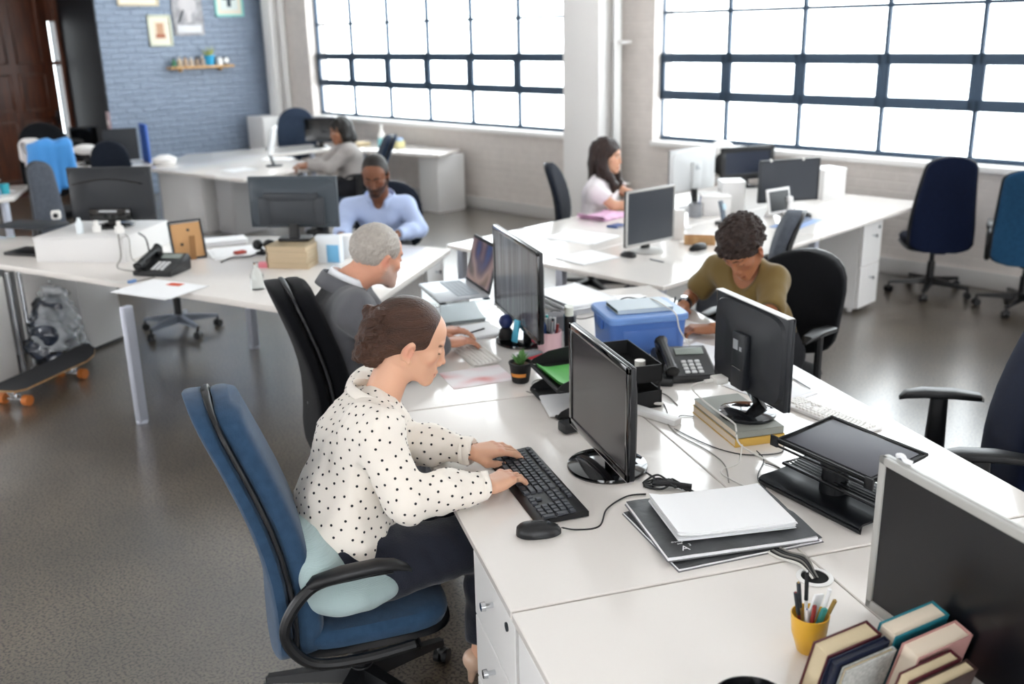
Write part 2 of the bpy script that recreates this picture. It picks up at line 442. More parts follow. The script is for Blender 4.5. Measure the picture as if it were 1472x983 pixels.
# ------------------------------------------------------------------ the room; wall frame: s along the window wall, d outward through it
WO, WA = Vector((2.859, 11.759, 0)), R(-62.3)
WT = Vector((math.cos(WA), math.sin(WA), 0)); WN = Vector((-WT.y, WT.x, 0))
def W(s, d, z=0.0): return WO+WT*s+WN*d+Vector((0, 0, z))
S0, S1, TOP = -4.06, 13.5, 4.9
WZ0, WZ1 = .955, 4.26
LW, RW = (-3.08, 1.74), (2.92, 9.2)             # the two window openings along s
def wobj(name, g, m, **k):
    o = struct(name, g, m, **k); o.location = WO; o.rotation_euler.z = WA; return o
def build_room():
    f = G(); f.box(((S1-6.5)/2, -6.85, -.05), (S1+6.5, 14.3, .1)); wobj('floor', f, M_floor)
    c = G(); c.box(((S1-6.5)/2, -6.85, TOP+.05), (S1+6.5, 14.3, .1)); wobj('ceiling', c, M_whitepaint)
    w = G()
    def seg(a, b, z0, z1, d0=0, d1=.3): w.box(((a+b)/2, (d0+d1)/2, (z0+z1)/2), (b-a, d1-d0, z1-z0))
    seg(-6.5, LW[0], 0, TOP); seg(LW[1], RW[0], 0, TOP); seg(RW[1], S1, 0, TOP)
    for a, b in (LW, RW): seg(a, b, 0, WZ0-.05); seg(a, b, WZ1, TOP)
    wobj('wall_right', w, M_wall)
    p = G(); p.box((2.27, -.175, TOP/2), (.48, .35, TOP), bev=.012); wobj('trim_1', p, M_whitepaint)
    p = G(); p.tube([(2.585, -.16, 0), (2.585, -.16, TOP)], .055, 16)
    for z in (.5, 1.9, 3.1): p.box((2.585, -.09, z), (.14, .16, .03))
    wobj('trim_2', p, M_whitepaint)
    p = G(); p.box((-3.80, -.1, TOP/2), (.22, .2, TOP), bev=.01); p.tube([(-3.60, -.07, 0), (-3.60, -.07, TOP)], .05, 14); p.tube([(-3.93, -.08, 0), (-3.93, -.08, TOP)], .04, 14)
    wobj('trim_3', p, M_whitepaint)
    b = G(); b.box(((S0+2.03)/2, -.012, .065), (2.03-S0, .024, .13), bev=.006); b.box(((2.51+S1)/2, -.012, .065), (S1-2.51, .024, .13), bev=.006)
    wobj('baseboard_right', b, mat('baseboard_paint', '#c3c0bd', .5))
    # unseen walls behind and beside the camera, their openings sized to set the light
    g = G()
    for a, b_, z0, z1 in ((-14, 0, 0, 1.1), (-14, 0, 3.0, TOP), (-14, -11.8, 1.1, 3.0), (-7.6, -4.8, 1.1, 3.0), (-1.2, 0, 1.1, 3.0)): g.box((S1+.15, (a+b_)/2, (z0+z1)/2), (.3, b_-a, z1-z0))
    wobj('wall_front', g, M_wall)
    g = G()
    for a, b_, z0, z1 in ((-6.5, S1, 0, 1.1), (-6.5, S1, 3.2, TOP), (-6.5, 3.6, 1.1, 3.2), (7.2, 9.4, 1.1, 3.2), (12.4, S1, 1.1, 3.2)): g.box(((a+b_)/2, -14.15, (z0+z1)/2), (b_-a, .3, z1-z0))
    wobj('wall_side', g, M_wall)
    # windows
    for i, (a, b_, first, pitch) in enumerate(((LW[0], LW[1], -3.06, .793), (RW[0], RW[1], 2.91, .765))):
        root = thing('window_%d' % (i+1), None, None); root['kind'] = 'structure'
        root.location = WO; root.rotation_euler.z = WA
        D = .15; fr = G()
        def bar(s0, s1, z0, z1, dep=.05, d=D): fr.box(((s0+s1)/2, d, (z0+z1)/2), (s1-s0, dep, z1-z0), bev=.006)
        xs = [first+pitch*k for k in range(40) if first+pitch*k < b_+.02]
        for z0, z1 in ((WZ0, .995), (1.365, 1.425), (1.715, 1.775), (2.15, 2.18), (2.56, 2.59), (2.97, 3.0), (3.38, 3.41), (3.79, 3.82), (4.22, WZ1)): bar(a, b_, z0, z1)
        for x in xs: bar(x-.017, x+.017, WZ0, WZ1)
        for x0, x1 in zip(xs, xs[1:]+[b_]):                     # the opening lights of the middle row
            for u0, u1, v0, v1 in ((x0, x1, 1.35, 1.44), (x0, x1, 1.70, 1.79)): bar(u0, u1, v0, v1, .035, D-.03)
            bar(x0-.002, x0+.055, 1.35, 1.79, .035, D-.03); bar(x1-.055, x1+.002, 1.35, 1.79, .035, D-.03)
        struct('window_frame', fr, M_steelblue, root)
        gl = G(); gl.box(((a+b_)/2, D, (WZ0+WZ1)/2), (b_-a, .006, WZ1-WZ0)); struct('window_pane', gl, M_pane, root)
        sl = G(); sl.box(((a+b_)/2, .06, WZ0-.025), (b_-a, .22, .05), bev=.008); struct('window_sill', sl, M_whitepaint, root)
    # blue brick end wall, its dark return and the door wall beyond
    g = G(); g.box((-1.25, .15, TOP/2), (2.5, .3, TOP)); o = struct('wall_back', g, M_bluewall); o.location = W(S0, 0); o.rotation_euler.z = WA+R(90)
    o.location = W(S0, 0); 
    g = G(); g.box((0, 0, TOP/2), (1.2, .02, TOP)); o = struct('wall_return', g, M_darkwall); o.location = W(S0-.6, -2.506); o.rotation_euler.z = WA
    g = G(); d0, d1 = -2.66, -2.58
    for a, b_ in ((-9.5, -3.72), (d1, -2.5)): g.box((0, (a+b_)/2, TOP/2), (.2, b_-a, TOP))
    g.box((0, (-3.72+d1)/2, (2.95+TOP)/2), (.2, d1+3.72, TOP-2.95)); wl = wobj('wall_left', g, M_darkwall); wl.location = W(-5.36, 0)
    dr = G()
    dr.box((.06, (-3.7+d0)/2, 1.47), (.05, d0+3.7, 2.94), bev=.004)
    for z0, z1 in ((.2, 1.0), (1.12, 1.62), (1.74, 2.8)):
        for a, b_ in ((-3.6, -3.24), (-3.14, -2.78)):
            for q in ((a, b_, z0, z0+.03), (a, b_, z1-.03, z1), (a, a+.03, z0, z1), (b_-.03, b_, z0, z1)):
                dr.box((.09, (q[0]+q[1])/2, (q[2]+q[3])/2), (.03, q[1]-q[0], q[3]-q[2]), bev=.006)
    dr.box((.1, -2.545, 1.47), (.06, .07, 2.94), bev=.01); dr.box((.1, -3.1, 2.97), (.06, 1.25, .06), bev=.01)
    d = wobj('door_1', dr, M_doorwood); d.location = W(-5.36, 0)
    hd = G(); hd.tube([(.09, -2.71, 1.02), (.15, -2.71, 1.02), (.15, -2.83, 1.02)], .011, 8); hd.box((.09, -2.71, 1.02), (.012, .05, .2), bev=.004); struct('door_handle', hd, M_black, d)
    sl = thing('window_3', None, None); sl['kind'] = 'structure'; sl.location = W(-5.36, 0); sl.rotation_euler.z = WA
    g = G(); g.box((.02, (d0+d1)/2, 1.47), (.006, d1-d0, 2.94)); struct('window_pane', g, M_pane, sl)
    g = G(); g.box((.05, (d0+d1)/2, 1.74), (.05, d1-d0, .05)); g.box((.05, (d0+d1)/2, .35), (.05, d1-d0, .7)); g.box((.05, (d0+d1)/2, 2.62), (.05, d1-d0, .68)); struct('window_frame', g, M_doorwood, sl)
build_room()

# ------------------------------------------------------------------ light
w = bpy.data.worlds.new('sky'); SC.world = w; w.use_nodes = True
bg = w.node_tree.nodes['Background']; bg.inputs[0].default_value = (.94, .97, 1.0, 1); bg.inputs[1].default_value = 9.0
def portal(a, b, z0, z1, d):
    l = bpy.data.lights.new('window_daylight', 'AREA'); l.shape = 'RECTANGLE'; l.size = b-a; l.size_y = z1-z0; l.cycles.is_portal = True
    o = bpy.data.objects.new('window_daylight', l); COL.objects.link(o)
    o.location = W((a+b)/2, d, (z0+z1)/2)
    o.matrix_world = Matrix.Translation(o.location) @ Matrix((( WT.x, 0, WN.x, 0), (WT.y, 0, WN.y, 0), (0, 1, 0, 0), (0, 0, 0, 1)))
def ceiling_lamp(loc, sx, sy, power, rz=0):
    l = bpy.data.lights.new('ceiling_light', 'AREA'); l.shape = 'RECTANGLE'; l.size = sx; l.size_y = sy; l.energy = power; l.color = (1, .96, .9)
    o = bpy.data.objects.new('ceiling_light', l); COL.objects.link(o); o.location = loc; o.rotation_euler.z = R(rz)
# ------------------------------------------------------------------ desks
def desk(label, x0, y0, w, d, rz=0, legs=(), group=None, cat='desk', panels=(), hole=None):
    """rectangular desk whose near left corner stands at x0,y0; local x right, y away"""
    t = thing('office_desk', label, cat, (x0, y0, 0), rz, group)
    g = G(); g.box((w/2, d/2, DESK-.0125), (w-.003, d-.003, .025), bev=.003, seg=1)
    top = obj('desktop', g, M_white, t)
    for (lx, ly) in legs:
        g = G(); g.box((lx, ly, (DESK-.025)/2), (.05, .05, DESK-.025), bev=.006); g.box((lx, ly, .008), (.07, .07, .016), bev=.004)
        obj('leg', g, M_greyleg, t)
    for (px, py, sx, sy, z0, z1) in panels:
        g = G(); g.box((px, py, (z0+z1)/2), (sx, sy, z1-z0), bev=.003, seg=1); obj('side_panel', g, M_whitebox, t)
    return t
def poly_desk(label, poly, legs=(), group=None, rail=None):
    t = thing('office_desk', label, 'desk', (poly[0][0], poly[0][1], 0), 0, group)
    L = lambda p: (p[0]-poly[0][0], p[1]-poly[0][1])
    g = G(); g.prism([L(p) for p in poly], DESK-.036, DESK, bev=.004); obj('desktop', g, M_white, t)
    for a, b in legs:
        g = G(); a3, b3 = (*L(a), DESK-.03), (*L(b), .0)
        g.box((b3[0], b3[1], (DESK-.03)/2), (.06, .045, DESK-.03), (0, 0, R(40)), bev=.008); g.box((b3[0], b3[1], .008), (.06, .06, .016), bev=.004)
        obj('leg', g, M_greyleg, t)
    if rail:
        g = G()
        for a, b in rail: 
            a, b = Vector((*L(a), DESK-.055)), Vector((*L(b), DESK-.055)); u = (b-a); g.box((a+b)/2, (u.length, .04, .04), (0, 0, math.atan2(u.y, u.x)))
        obj('frame_rail', g, M_greyleg, t)
    return t
def pedestal(label, x, y, rz, w=.42, d=.55, h=.66, drawers=3, m=None, group=None, lock=True, z0=.03):
    """drawer unit; fronts face local -y, origin at the middle of the front edge on the floor"""
    m = m or M_whitebox
    t = thing('drawer_pedestal', label, 'drawers', (x, y, 0), rz, group)
    g = G(); g.box((0, d/2+.01, (h+z0)/2), (w, d-.02, h-z0), bev=.003, seg=1)
    for sx in (-1, 1):
        for sy in (.08, d-.06): g.cyl((sx*(w/2-.05), sy, 0), (sx*(w/2-.05), sy, z0+.01), .02, n=10)
    obj('cabinet_body', g, m, t)
    H = (h-z0-.01)/drawers
    for k in range(drawers):
        zc = z0+.005+H*(k+.5)
        g = G(); g.box((0, .004, zc), (w-.006, .02, H-.006), bev=.002, seg=1); f = obj('drawer', g, m, t)
        g = G(); g.cyl((0, -.006, zc+H*.2), (0, -.03, zc+H*.2), .007, n=10); g.cyl((0, -.028, zc+H*.2), (0, -.04, zc+H*.2), .013, .012, n=14); obj('knob', g, M_chrome, f)
    if lock:
        g = G(); g.cyl((w*.33, .0, h-.05), (w*.33, -.01, h-.05), .012, n=12); obj('lock', g, M_charcoal, t)
    return t

# the long double row of desks in the middle
MX0, MXC, MX1 = .567, 1.38, 2.19
GM = 'desks of the central double row'
desk('white desk the woman in the polka dot blouse types at', MX0, 1.985, MXC-MX0, 1.38, legs=[(.7, 1.3)])
desk('white desk carrying the blue storage box, across from the grey haired man', MXC, 3.37, MX1-MXC, 1.39, legs=[(.06, 1.32), (.74, 1.32)])
desk('white desk under the grey haired man\'s laptop and keyboard', MX0, 3.37, MXC-MX0, 1.32, legs=[(.06, 1.26), (.7, 1.26)])
desk('white desk under the empty black laptop stand', MXC, 1.985, MX1-MXC, 1.38, legs=[(.74, .06), (.74, 1.3)])
desk('empty white desk end with the yellow pen cup on it', MX0, .62, MXC-MX0, 1.36, legs=[(.06, .06)])
desk('white desk behind the silver framed monitor and leaning books', MXC, .62, MX1-MXC, 1.36, legs=[(.74, .06)])
pedestal('white drawer unit beside the woman\'s high heel under her desk', .585, 2.19, -90, w=.40, d=.6)
pedestal('white drawer unit under the empty near end of the desk', .585, 1.765, -90, w=.40, d=.6, lock=False)

# double row running to the window wall
A2 = 28.6; E2 = Vector((math.cos(R(A2)), math.sin(R(A2)), 0)); F2 = Vector((-E2.y, E2.x, 0)); O2 = Vector((2.243, 4.70, 0))
def P2(a, b, z=0): return O2+E2*a+F2*b+Vector((0, 0, z))
for (a, b, w, lab, lg) in ((0, 0, 1.73, 'white desk with the dark screened monitor near the short haired woman', [(.07, .07), (.07, .8)]),
                       (1.735, 0, 1.70, 'white desk reaching the window wall beside the navy chair', [(.02, .06), (1.6, .8)]),
                       (0, .875, 1.73, 'white desk of the woman in the white t-shirt', [(.07, .8)]),
                       (1.735, .875, 1.63, 'white desk under the two dark monitors by the window', [(1.5, .8)])):
    p = P2(a, b); desk(lab, p.x, p.y, w, .872, A2, legs=lg)
p = P2(2.62, .06); pedestal('white locked drawer unit under the desk by the window wall', p.x, p.y, A2, w=.30, d=.66, h=.66, drawers=2)
p = P2(2.35, .35); g = G(); g.box((0, 0, .33), (.03, .9, .62), bev=.003)

# the desks with the black phone
LP = [(.566, 4.646), (1.404, 6.104), (-.05, 7.62), (-2.6, 8.2), (-1.36-.6*.68*2, 6.771+.6*.73*2)]
poly_desk('long white desk with the black phone and the picture frame', [(.566, 4.70), (1.404, 6.104), (.47, 6.92), (-2.95, 8.35), (-2.0, 7.43), (-1.359, 6.74), (-.642, 5.985)],
          legs=[((-.542, 5.50), (-.531, 5.478)), ((.12, 6.64), (.133, 6.666)), ((.50, 4.95), (.50, 4.95)), ((-1.45, 7.05), (-1.45, 7.05))])
pedestal('white pedestal at the slanted desk end behind the grey haired man', 1.26, 5.95, 60, w=.34, d=.36, h=.66, lock=False)
for (x, y, lab) in ((-.85, 7.08, 'white pedestal under the phone desk beyond the bag in plastic'), (-1.42, 6.40, 'white pedestal behind the skateboard under the phone desk')):
    t = thing('storage_pedestal', lab, 'drawers', (x, y, 0), 53)
    g = G(); g.box((0, .3, .34), (.36, .6, .64), bev=.004); obj('cabinet_body', g, M_whitebox, t)
    g = G(); g.box((0, .3, .015), (.33, .56, .03)); obj('plinth', g, M_charcoal, t)
t = thing('modesty_panel', 'grey panel under the phone desk behind the bag in plastic', 'panel', (-1.49, 6.98, 0), 50)
g = G(); g.box((0, 0, .33), (.40, .02, .655), bev=.003); obj('board', g, M_grey, t)

# desks at the back by the blue wall
poly_desk('white desk wing along the blue brick wall', [(-.70, 11.40), (.264, 10.05), (1.0, 10.6), (1.05, 11.1), (.62, 12.0), (1.45, 12.45), (1.2, 13.0), (-.3, 12.6)], legs=[((.9, 10.75), (.9, 10.75)), ((1.2, 12.8), (1.2, 12.8))])
poly_desk('white desk against the window wall with the cleaning bottle', [(2.465, 11.12), (2.84, 11.6), (2.0, 13.2), (1.46, 12.46), (1.62, 12.1), (1.95, 11.75)], legs=[((1.9, 13.0), (1.9, 13.0))])
t = thing('storage_pedestal', 'white pedestal carrying the end of the back desk by the window', 'drawers', (2.60, 11.50, 0), 117.7)
g = G(); g.box((.04, .0, .33), (.34, .42, .66), bev=.004); obj('cabinet_body', g, M_whitebox, t)
g = G(); g.box((.21, .0, .335), (.02, .40, .6), bev=.004); obj('door', g, M_whitebox, t)
for (x, y, rz, w_, lab) in ((-.36, 11.38, -50, .72, 'white cupboard front facing out under the back desk wing'), (.08, 10.95, -55, .3, 'grey sided cupboard at the tip of the back desk wing')):
    t = thing('cupboard', lab, 'cupboard', (x, y, 0), rz)
    g = G(); g.box((0, .2, .33), (w_, .4, .655), bev=.004); obj('cabinet_body', g, M_whitebox if w_ > .5 else M_grey, t)
    g = G(); g.box((0, -.008, .34), (w_-.02, .016, .62), bev=.003); obj('door', g, M_whitebox if w_ > .5 else M_grey, t)
t = thing('storage_cabinet', 'low white cabinet in the corner by the blue wall', 'cabinet', tuple(W(-3.75, -.38)), -62.3)
g = G(); g.box((0, 0, .47), (.42, .36, .94), bev=.006); obj('cabinet_body', g, M_whitebox, t)
g = G(); g.box((.215, 0, .47), (.016, .34, .9), bev=.003); dd = obj('door', g, M_whitebox, t)
poly_desk('cluttered white desk at the far left by the wooden door', [(-2.9, 9.1), (-1.75, 9.75), (-1.75, 10.6), (-3.6, 10.6), (-4.2, 9.6)], legs=[((-1.85, 9.85), (-1.85, 9.85)), ((-2.6, 9.4), (-2.6, 9.4))])
poly_desk('white desk under the dark monitor by the blue partition', [(-1.55, 11.2), (-.75, 11.45), (-.4, 12.3), (-1.7, 12.4)], legs=[((-1.45, 11.4), (-1.45, 11.4)), ((-.6, 12.1), (-.6, 12.1))])

# ------------------------------------------------------------------ office chairs
def superring(cx, cy, cz, hx, hy, n=28, e=3.2, tilt=0.0, ux=(0, 1, 0), uy=(1, 0, 0)):
    out = []
    for i in range(n):
        a = 2*PI*i/n; c, s = math.cos(a), math.sin(a)
        u = hx*math.copysign(abs(c)**(2/e), c); v = hy*math.copysign(abs(s)**(2/e), s)
        out.append((cx+ux[0]*u+uy[0]*v, cy+ux[1]*u+uy[1]*v, cz+ux[2]*u+uy[2]*v))
    return out
def slab_back(g, prof, n=30, e=4):
    """prof rows: height, x centre, half width, half thickness"""
    rings = [superring(x, 0, z, hw, ht, n, e) for z, x, hw, ht in prof]
    g.loft(rings); return g
def star_base(t, m, col_h, casters=True, r=.30, a0=18, dark=None, colm=None):
    g = G(); g.cyl((0, 0, .07), (0, 0, .13), .045, .035, n=18)
    for k in range(5):
        a = R(a0+72*k); c, s = math.cos(a), math.sin(a)
        rings = []
        for q, w_, h0, h1 in ((.03, .03, .075, .125), (.16, .024, .075, .108), (r, .018, .072, .09)):
            rings.append([(c*q-s*w_, s*q+c*w_, h0), (c*q+s*w_, s*q-c*w_, h0), (c*q+s*w_*.7, s*q-c*w_*.7, h1), (c*q-s*w_*.7, s*q+c*w_*.7, h1)])
        g.loft(rings)
    b = obj('star_base', g, m, t)
    for k in range(5):
        a = R(a0+72*k); c, s = math.cos(a)*r, math.sin(a)*r
        g = G(); g.cyl((c, s, .045), (c, s, .085), .008, n=8)
        u = Vector((-math.sin(a+.6), math.cos(a+.6), 0))
        for q in (-.014, .014):
            p = Vector((c, s, .026))+u*q; g.cyl(p-u*.009, p+u*.009, .026, n=16)
        g.ball((c, s, .04), (.02, .02, .02), n=10)
        obj('caster', g, M_black, b)
    g = G(); g.cyl((0, 0, .12), (0, 0, .25), .028, n=16); g.cyl((0, 0, .25), (0, 0, col_h), .018, n=14); g.box((.02, 0, col_h-.01), (.2, .14, .04), bev=.01)
    obj('gas_column', g, colm or M_black, t)
    return b
def seat_cushion(g, cx, L, Wd, z0, z1, n=32, crown=.012):
    e = 4.5
    for_ = [(z0, .90), (z0+.012, .97), ((z0+z1)/2, 1.0), (z1-.02, .985), (z1-.006, .93), (z1, .80), (z1+crown*.6, .5), (z1+crown, .15)]
    g.loft([superring(cx, 0, z, Wd/2*s, L/2*s, n, e) for z, s in for_]); return g
def exec_chair(label, loc, rz, fabric, trim, seat_z=.42, top=1.13, lean=.30, hw=.22, group=None, arms='loop', arm_h=.15, arm_m=None, taper=.78, thick=.035, col=None, loop=True, name='office_chair', depth=.48, drop=.09, arm_x=0.0):
    """faces local +x"""
    t = thing(name, label, 'office chair', loc, rz, group)
    arm_m = arm_m or M_black
    star_base(t, M_black, seat_z-.07)
    g = G(); seat_cushion(g, .02, depth, .47, seat_z-.075, seat_z-.005); obj('seat', g, fabric, t)
    g = G(); seat_cushion(g, .02, depth+.012, .482, seat_z-.095, seat_z-.062, crown=.0); obj('seat_trim', g, trim, t)
    z0 = seat_z-drop; H = top-z0; xb = -depth/2+.03
    def X(z):
        u = (z-z0)/H; return xb-lean*u+.045*math.sin(u*PI*1.25)
    def HW(u):
        base = hw*(1-(1-taper)*max(0, (u-.25)/.75)**1.2)
        if u > .86: base *= max(.0, 1-((u-.86)/.14)**2.6)**.5*.999+.001
        if u < .08: base *= (1-((.08-u)/.08)**2.2*.45)
        return max(base, .012)
    us = [0, .015, .04, .08, .16, .25, .35, .45, .55, .65, .75, .82, .86, .90, .935, .96, .98, .993, 1.0]
    fr = [(z0+u*H, X(z0+u*H)+thick*.9, HW(u)*.97, thick*(1.0 if .02 < u < .97 else .55)*(1.25-.5*u if u < .5 else 1.0)) for u in us]
    g = G(); slab_back(g, fr); obj('backrest', g, fabric, t)
    fr = [(z0+u*H, X(z0+u*H)-thick*.75, HW(u)*.95, thick*.7) for u in us]
    g = G(); slab_back(g, fr); obj('back_shell', g, fabric, t)
    fr = [(z0-.003+u*(H+.006), X(z0+u*H)+.0, HW(u)*1.0+.004, .011) for u in us]
    g = G(); slab_back(g, fr); obj('edge_trim', g, trim, t)
    g = G(); g.box((xb+.06, 0, z0+.01), (.2, .09, .05), bev=.012); obj('back_bracket', g, M_black, t)
    for sy in ((-1, 1) if arms else ()):
        y = sy*.265
        if arms == 'loop':
            az = seat_z+arm_h
            pts = spline([(.19, y*.95, seat_z-.085), (.02, y*.98, seat_z-.092), (-.12, y, seat_z-.07), (-.185, y, seat_z+.01), (-.175, y, seat_z+.09), (-.10, y, az-.014), (.02, y, az), (.12, y, az+.0)], 7)
            pts = [Vector((p.x+arm_x, p.y, p.z)) for p in pts]
            g = G(); g.tube(pts, .0165, 10); a = obj('armrest', g, arm_m, t)
            rings = [superring(x+arm_x, y, z, w_, h_, 16, 3, ux=(0, 1, 0), uy=(0, 0, 1)) for x, z, w_, h_ in ((-.12, az-.012, .010, .008), (-.10, az-.002, .022, .016), (-.02, az+.010, .027, .018), (.08, az+.014, .026, .017), (.13, az+.008, .022, .014), (.165, az-.008, .014, .010), (.175, az-.02, .006, .006))]
            g = G(); g.loft(rings); obj('arm_pad', g, arm_m, a)
        elif arms == 'T':
            az = seat_z+.20
            g = G(); g.tube([(.0, y*.7, seat_z-.085), (.0, y*1.05, seat_z-.08), (.0, y*1.1, seat_z-.03)], .018, 8)
            rings = [superring(x, y*1.1, z, .026, h_, 14, 4, ux=(0, .0, 0) if 0 else (0, 1, 0), uy=(1, 0, 0)) for x, z, h_ in ((.0, seat_z-.08, .04), (0, az, .03))]
            g.loft(rings); a = obj('armrest', g, arm_m, t)
            rings = [superring(x, y*1.1, z, w_, h_, 16, 3, ux=(0, 1, 0), uy=(0, 0, 1)) for x, z, w_, h_ in ((-.16, az-.006, .008, .008), (-.145, az+.006, .03, .014), (-.05, az+.016, .038, .017), (.06, az+.016, .038, .017), (.125, az+.006, .028, .014), (.145, az-.008, .01, .008))]
            g = G(); g.loft(rings); obj('arm_pad', g, arm_m, a)
    return t
def fabric(name, c, dark=.0): return mat(name, c, .9, noise=(40, .12), bump=(420, .25), sheen=.06 if 'bl' != name[:2] or name[:4] == 'blac' else .2, spec=.15)
F_blue = fabric('blue_fabric', '#2b445e'); F_black = fabric('black_fabric', '#0b0c10'); F_navy = fabric('navy_fabric', '#0e1830')
F_grey = fabric('grey_fabric', '#555a63'); F_teal = fabric('teal_fabric', '#1f4463'); F_dark = fabric('dark_fabric', '#1d222c'); F_slate = fabric('slate_fabric', '#2f3a4c')
C1 = exec_chair('blue fabric office chair with loop arms the polka dot blouse woman sits on', (.280, 2.715, 0), 2, F_blue, M_black, seat_z=.415, top=1.10, lean=.13, hw=.225, taper=.70, drop=.12, thick=.042, arm_h=.185, arm_x=-.05)
C2 = exec_chair('black high backed chair behind the grey haired man in the suit', (.54, 4.0, 0), 4, F_black, M_black, seat_z=.46, top=1.09, lean=.085, hw=.235, taper=.80, arm_h=.17, thick=.05)
def round_chair(label, loc, rz, fab, seat_z=.45, top=1.02, hw=.24, arms=None, lean=.12, group=None, low=.14, thick=.03, e=2.6):
    """operator chair with a rounded shell back; faces local +x"""
    t = thing('office_chair', label, 'office chair', loc, rz, group)
    star_base(t, M_black, seat_z-.07)
    g = G(); seat_cushion(g, .0, .47, .48, seat_z-.075, seat_z-.005); obj('seat', g, fab, t)
    z0 = seat_z+low; H = top-z0; xb = -.24
    us = [0, .02, .06, .12, .2, .3, .42, .55, .68, .8, .88, .94, .975, .993, 1]
    def HW(u):
        v = (u-.40)/(.60 if u > .40 else .40); return max(hw*(1-.14*abs(v)**2)*max(0, 1-abs(v)**5.0)**.5, .01)
    def X(u): return xb-lean*u**1.4+.03*math.sin(u*PI)
    def curved(off, th, sc):
        rings = []
        for u in us:
            z = z0+u*H; r = superring(0, 0, z, HW(u)*sc, th, 30, 3)
            rings.append([(X(u)+off+x+.9*(y*y)*.55, y, zz) for x, y, zz in r])
        return rings
    g = G(); g.loft(curved(.0, thick, 1.0)); obj('backrest', g, fab, t)
    g = G(); g.loft(curved(-thick*.9, thick*.35, .96)); obj('back_shell', g, M_black, t)
    g = G(); g.tube(spline([(-.05, 0, seat_z-.07), (-.22, 0, seat_z-.06), (-.30, 0, seat_z+.04), (X(.2)-.03, 0, z0+.2*H)], 6), .022, 8); obj('back_bracket', g, M_black, t)
    if arms:
        for sy in (-1, 1):
            y = sy*.285; az = seat_z+.21
            g = G(); g.tube(spline([(.0, y*.6, seat_z-.075), (.0, y, seat_z-.07), (-.01, y, seat_z+.05), (-.01, y, az)], 6), .019, 8); a = obj('armrest', g, M_black, t)
            rings = [superring(x, y, z, w_, h_, 16, 3, ux=(0, 1, 0), uy=(0, 0, 1)) for x, z, w_, h_ in ((-.14, az-.01, .008, .006), (-.12, az+.004, .03, .013), (0, az+.012, .036, .016), (.10, az+.004, .028, .013), (.125, az-.012, .01, .006))]
            g = G(); g.loft(rings); obj('arm_pad', g, M_black, a)
    return t
# ------------------------------------------------------------------ people
def nrm(v): v = np.array(v, float); return v/np.linalg.norm(v)
def basis(fwd, up=(0, 0, 1)):
    """columns right, forward, up"""
    f = nrm(fwd); u = np.array(up, float); r = nrm(np.cross(f, u)); return np.stack([r, f, np.cross(r, f)], 1)
def head_basis(yaw, pitch, roll=0):
    """yaw: heading in degrees from +x; pitch down positive; roll towards own right positive"""
    y, p, r = R(yaw), R(pitch), R(roll)
    f = np.array([math.cos(y)*math.cos(p), math.sin(y)*math.cos(p), -math.sin(p)])
    B = basis(f); c, s = math.cos(r), math.sin(r)
    return np.stack([B[:, 0]*c-B[:, 2]*s, B[:, 1], B[:, 2]*c+B[:, 0]*s], 1)
def seg_d(P, a, b):
    a = np.array(a, float); ab = np.array(b, float)-a; t = np.clip(((P-a)@ab)/max(ab@ab, 1e-12), 0, 1)
    return np.linalg.norm(P-a-t[:, None]*ab, axis=1)
def sstep(a, b, x): t = np.clip((x-a)/(b-a), 0, 1); return t*t*(3-2*t)

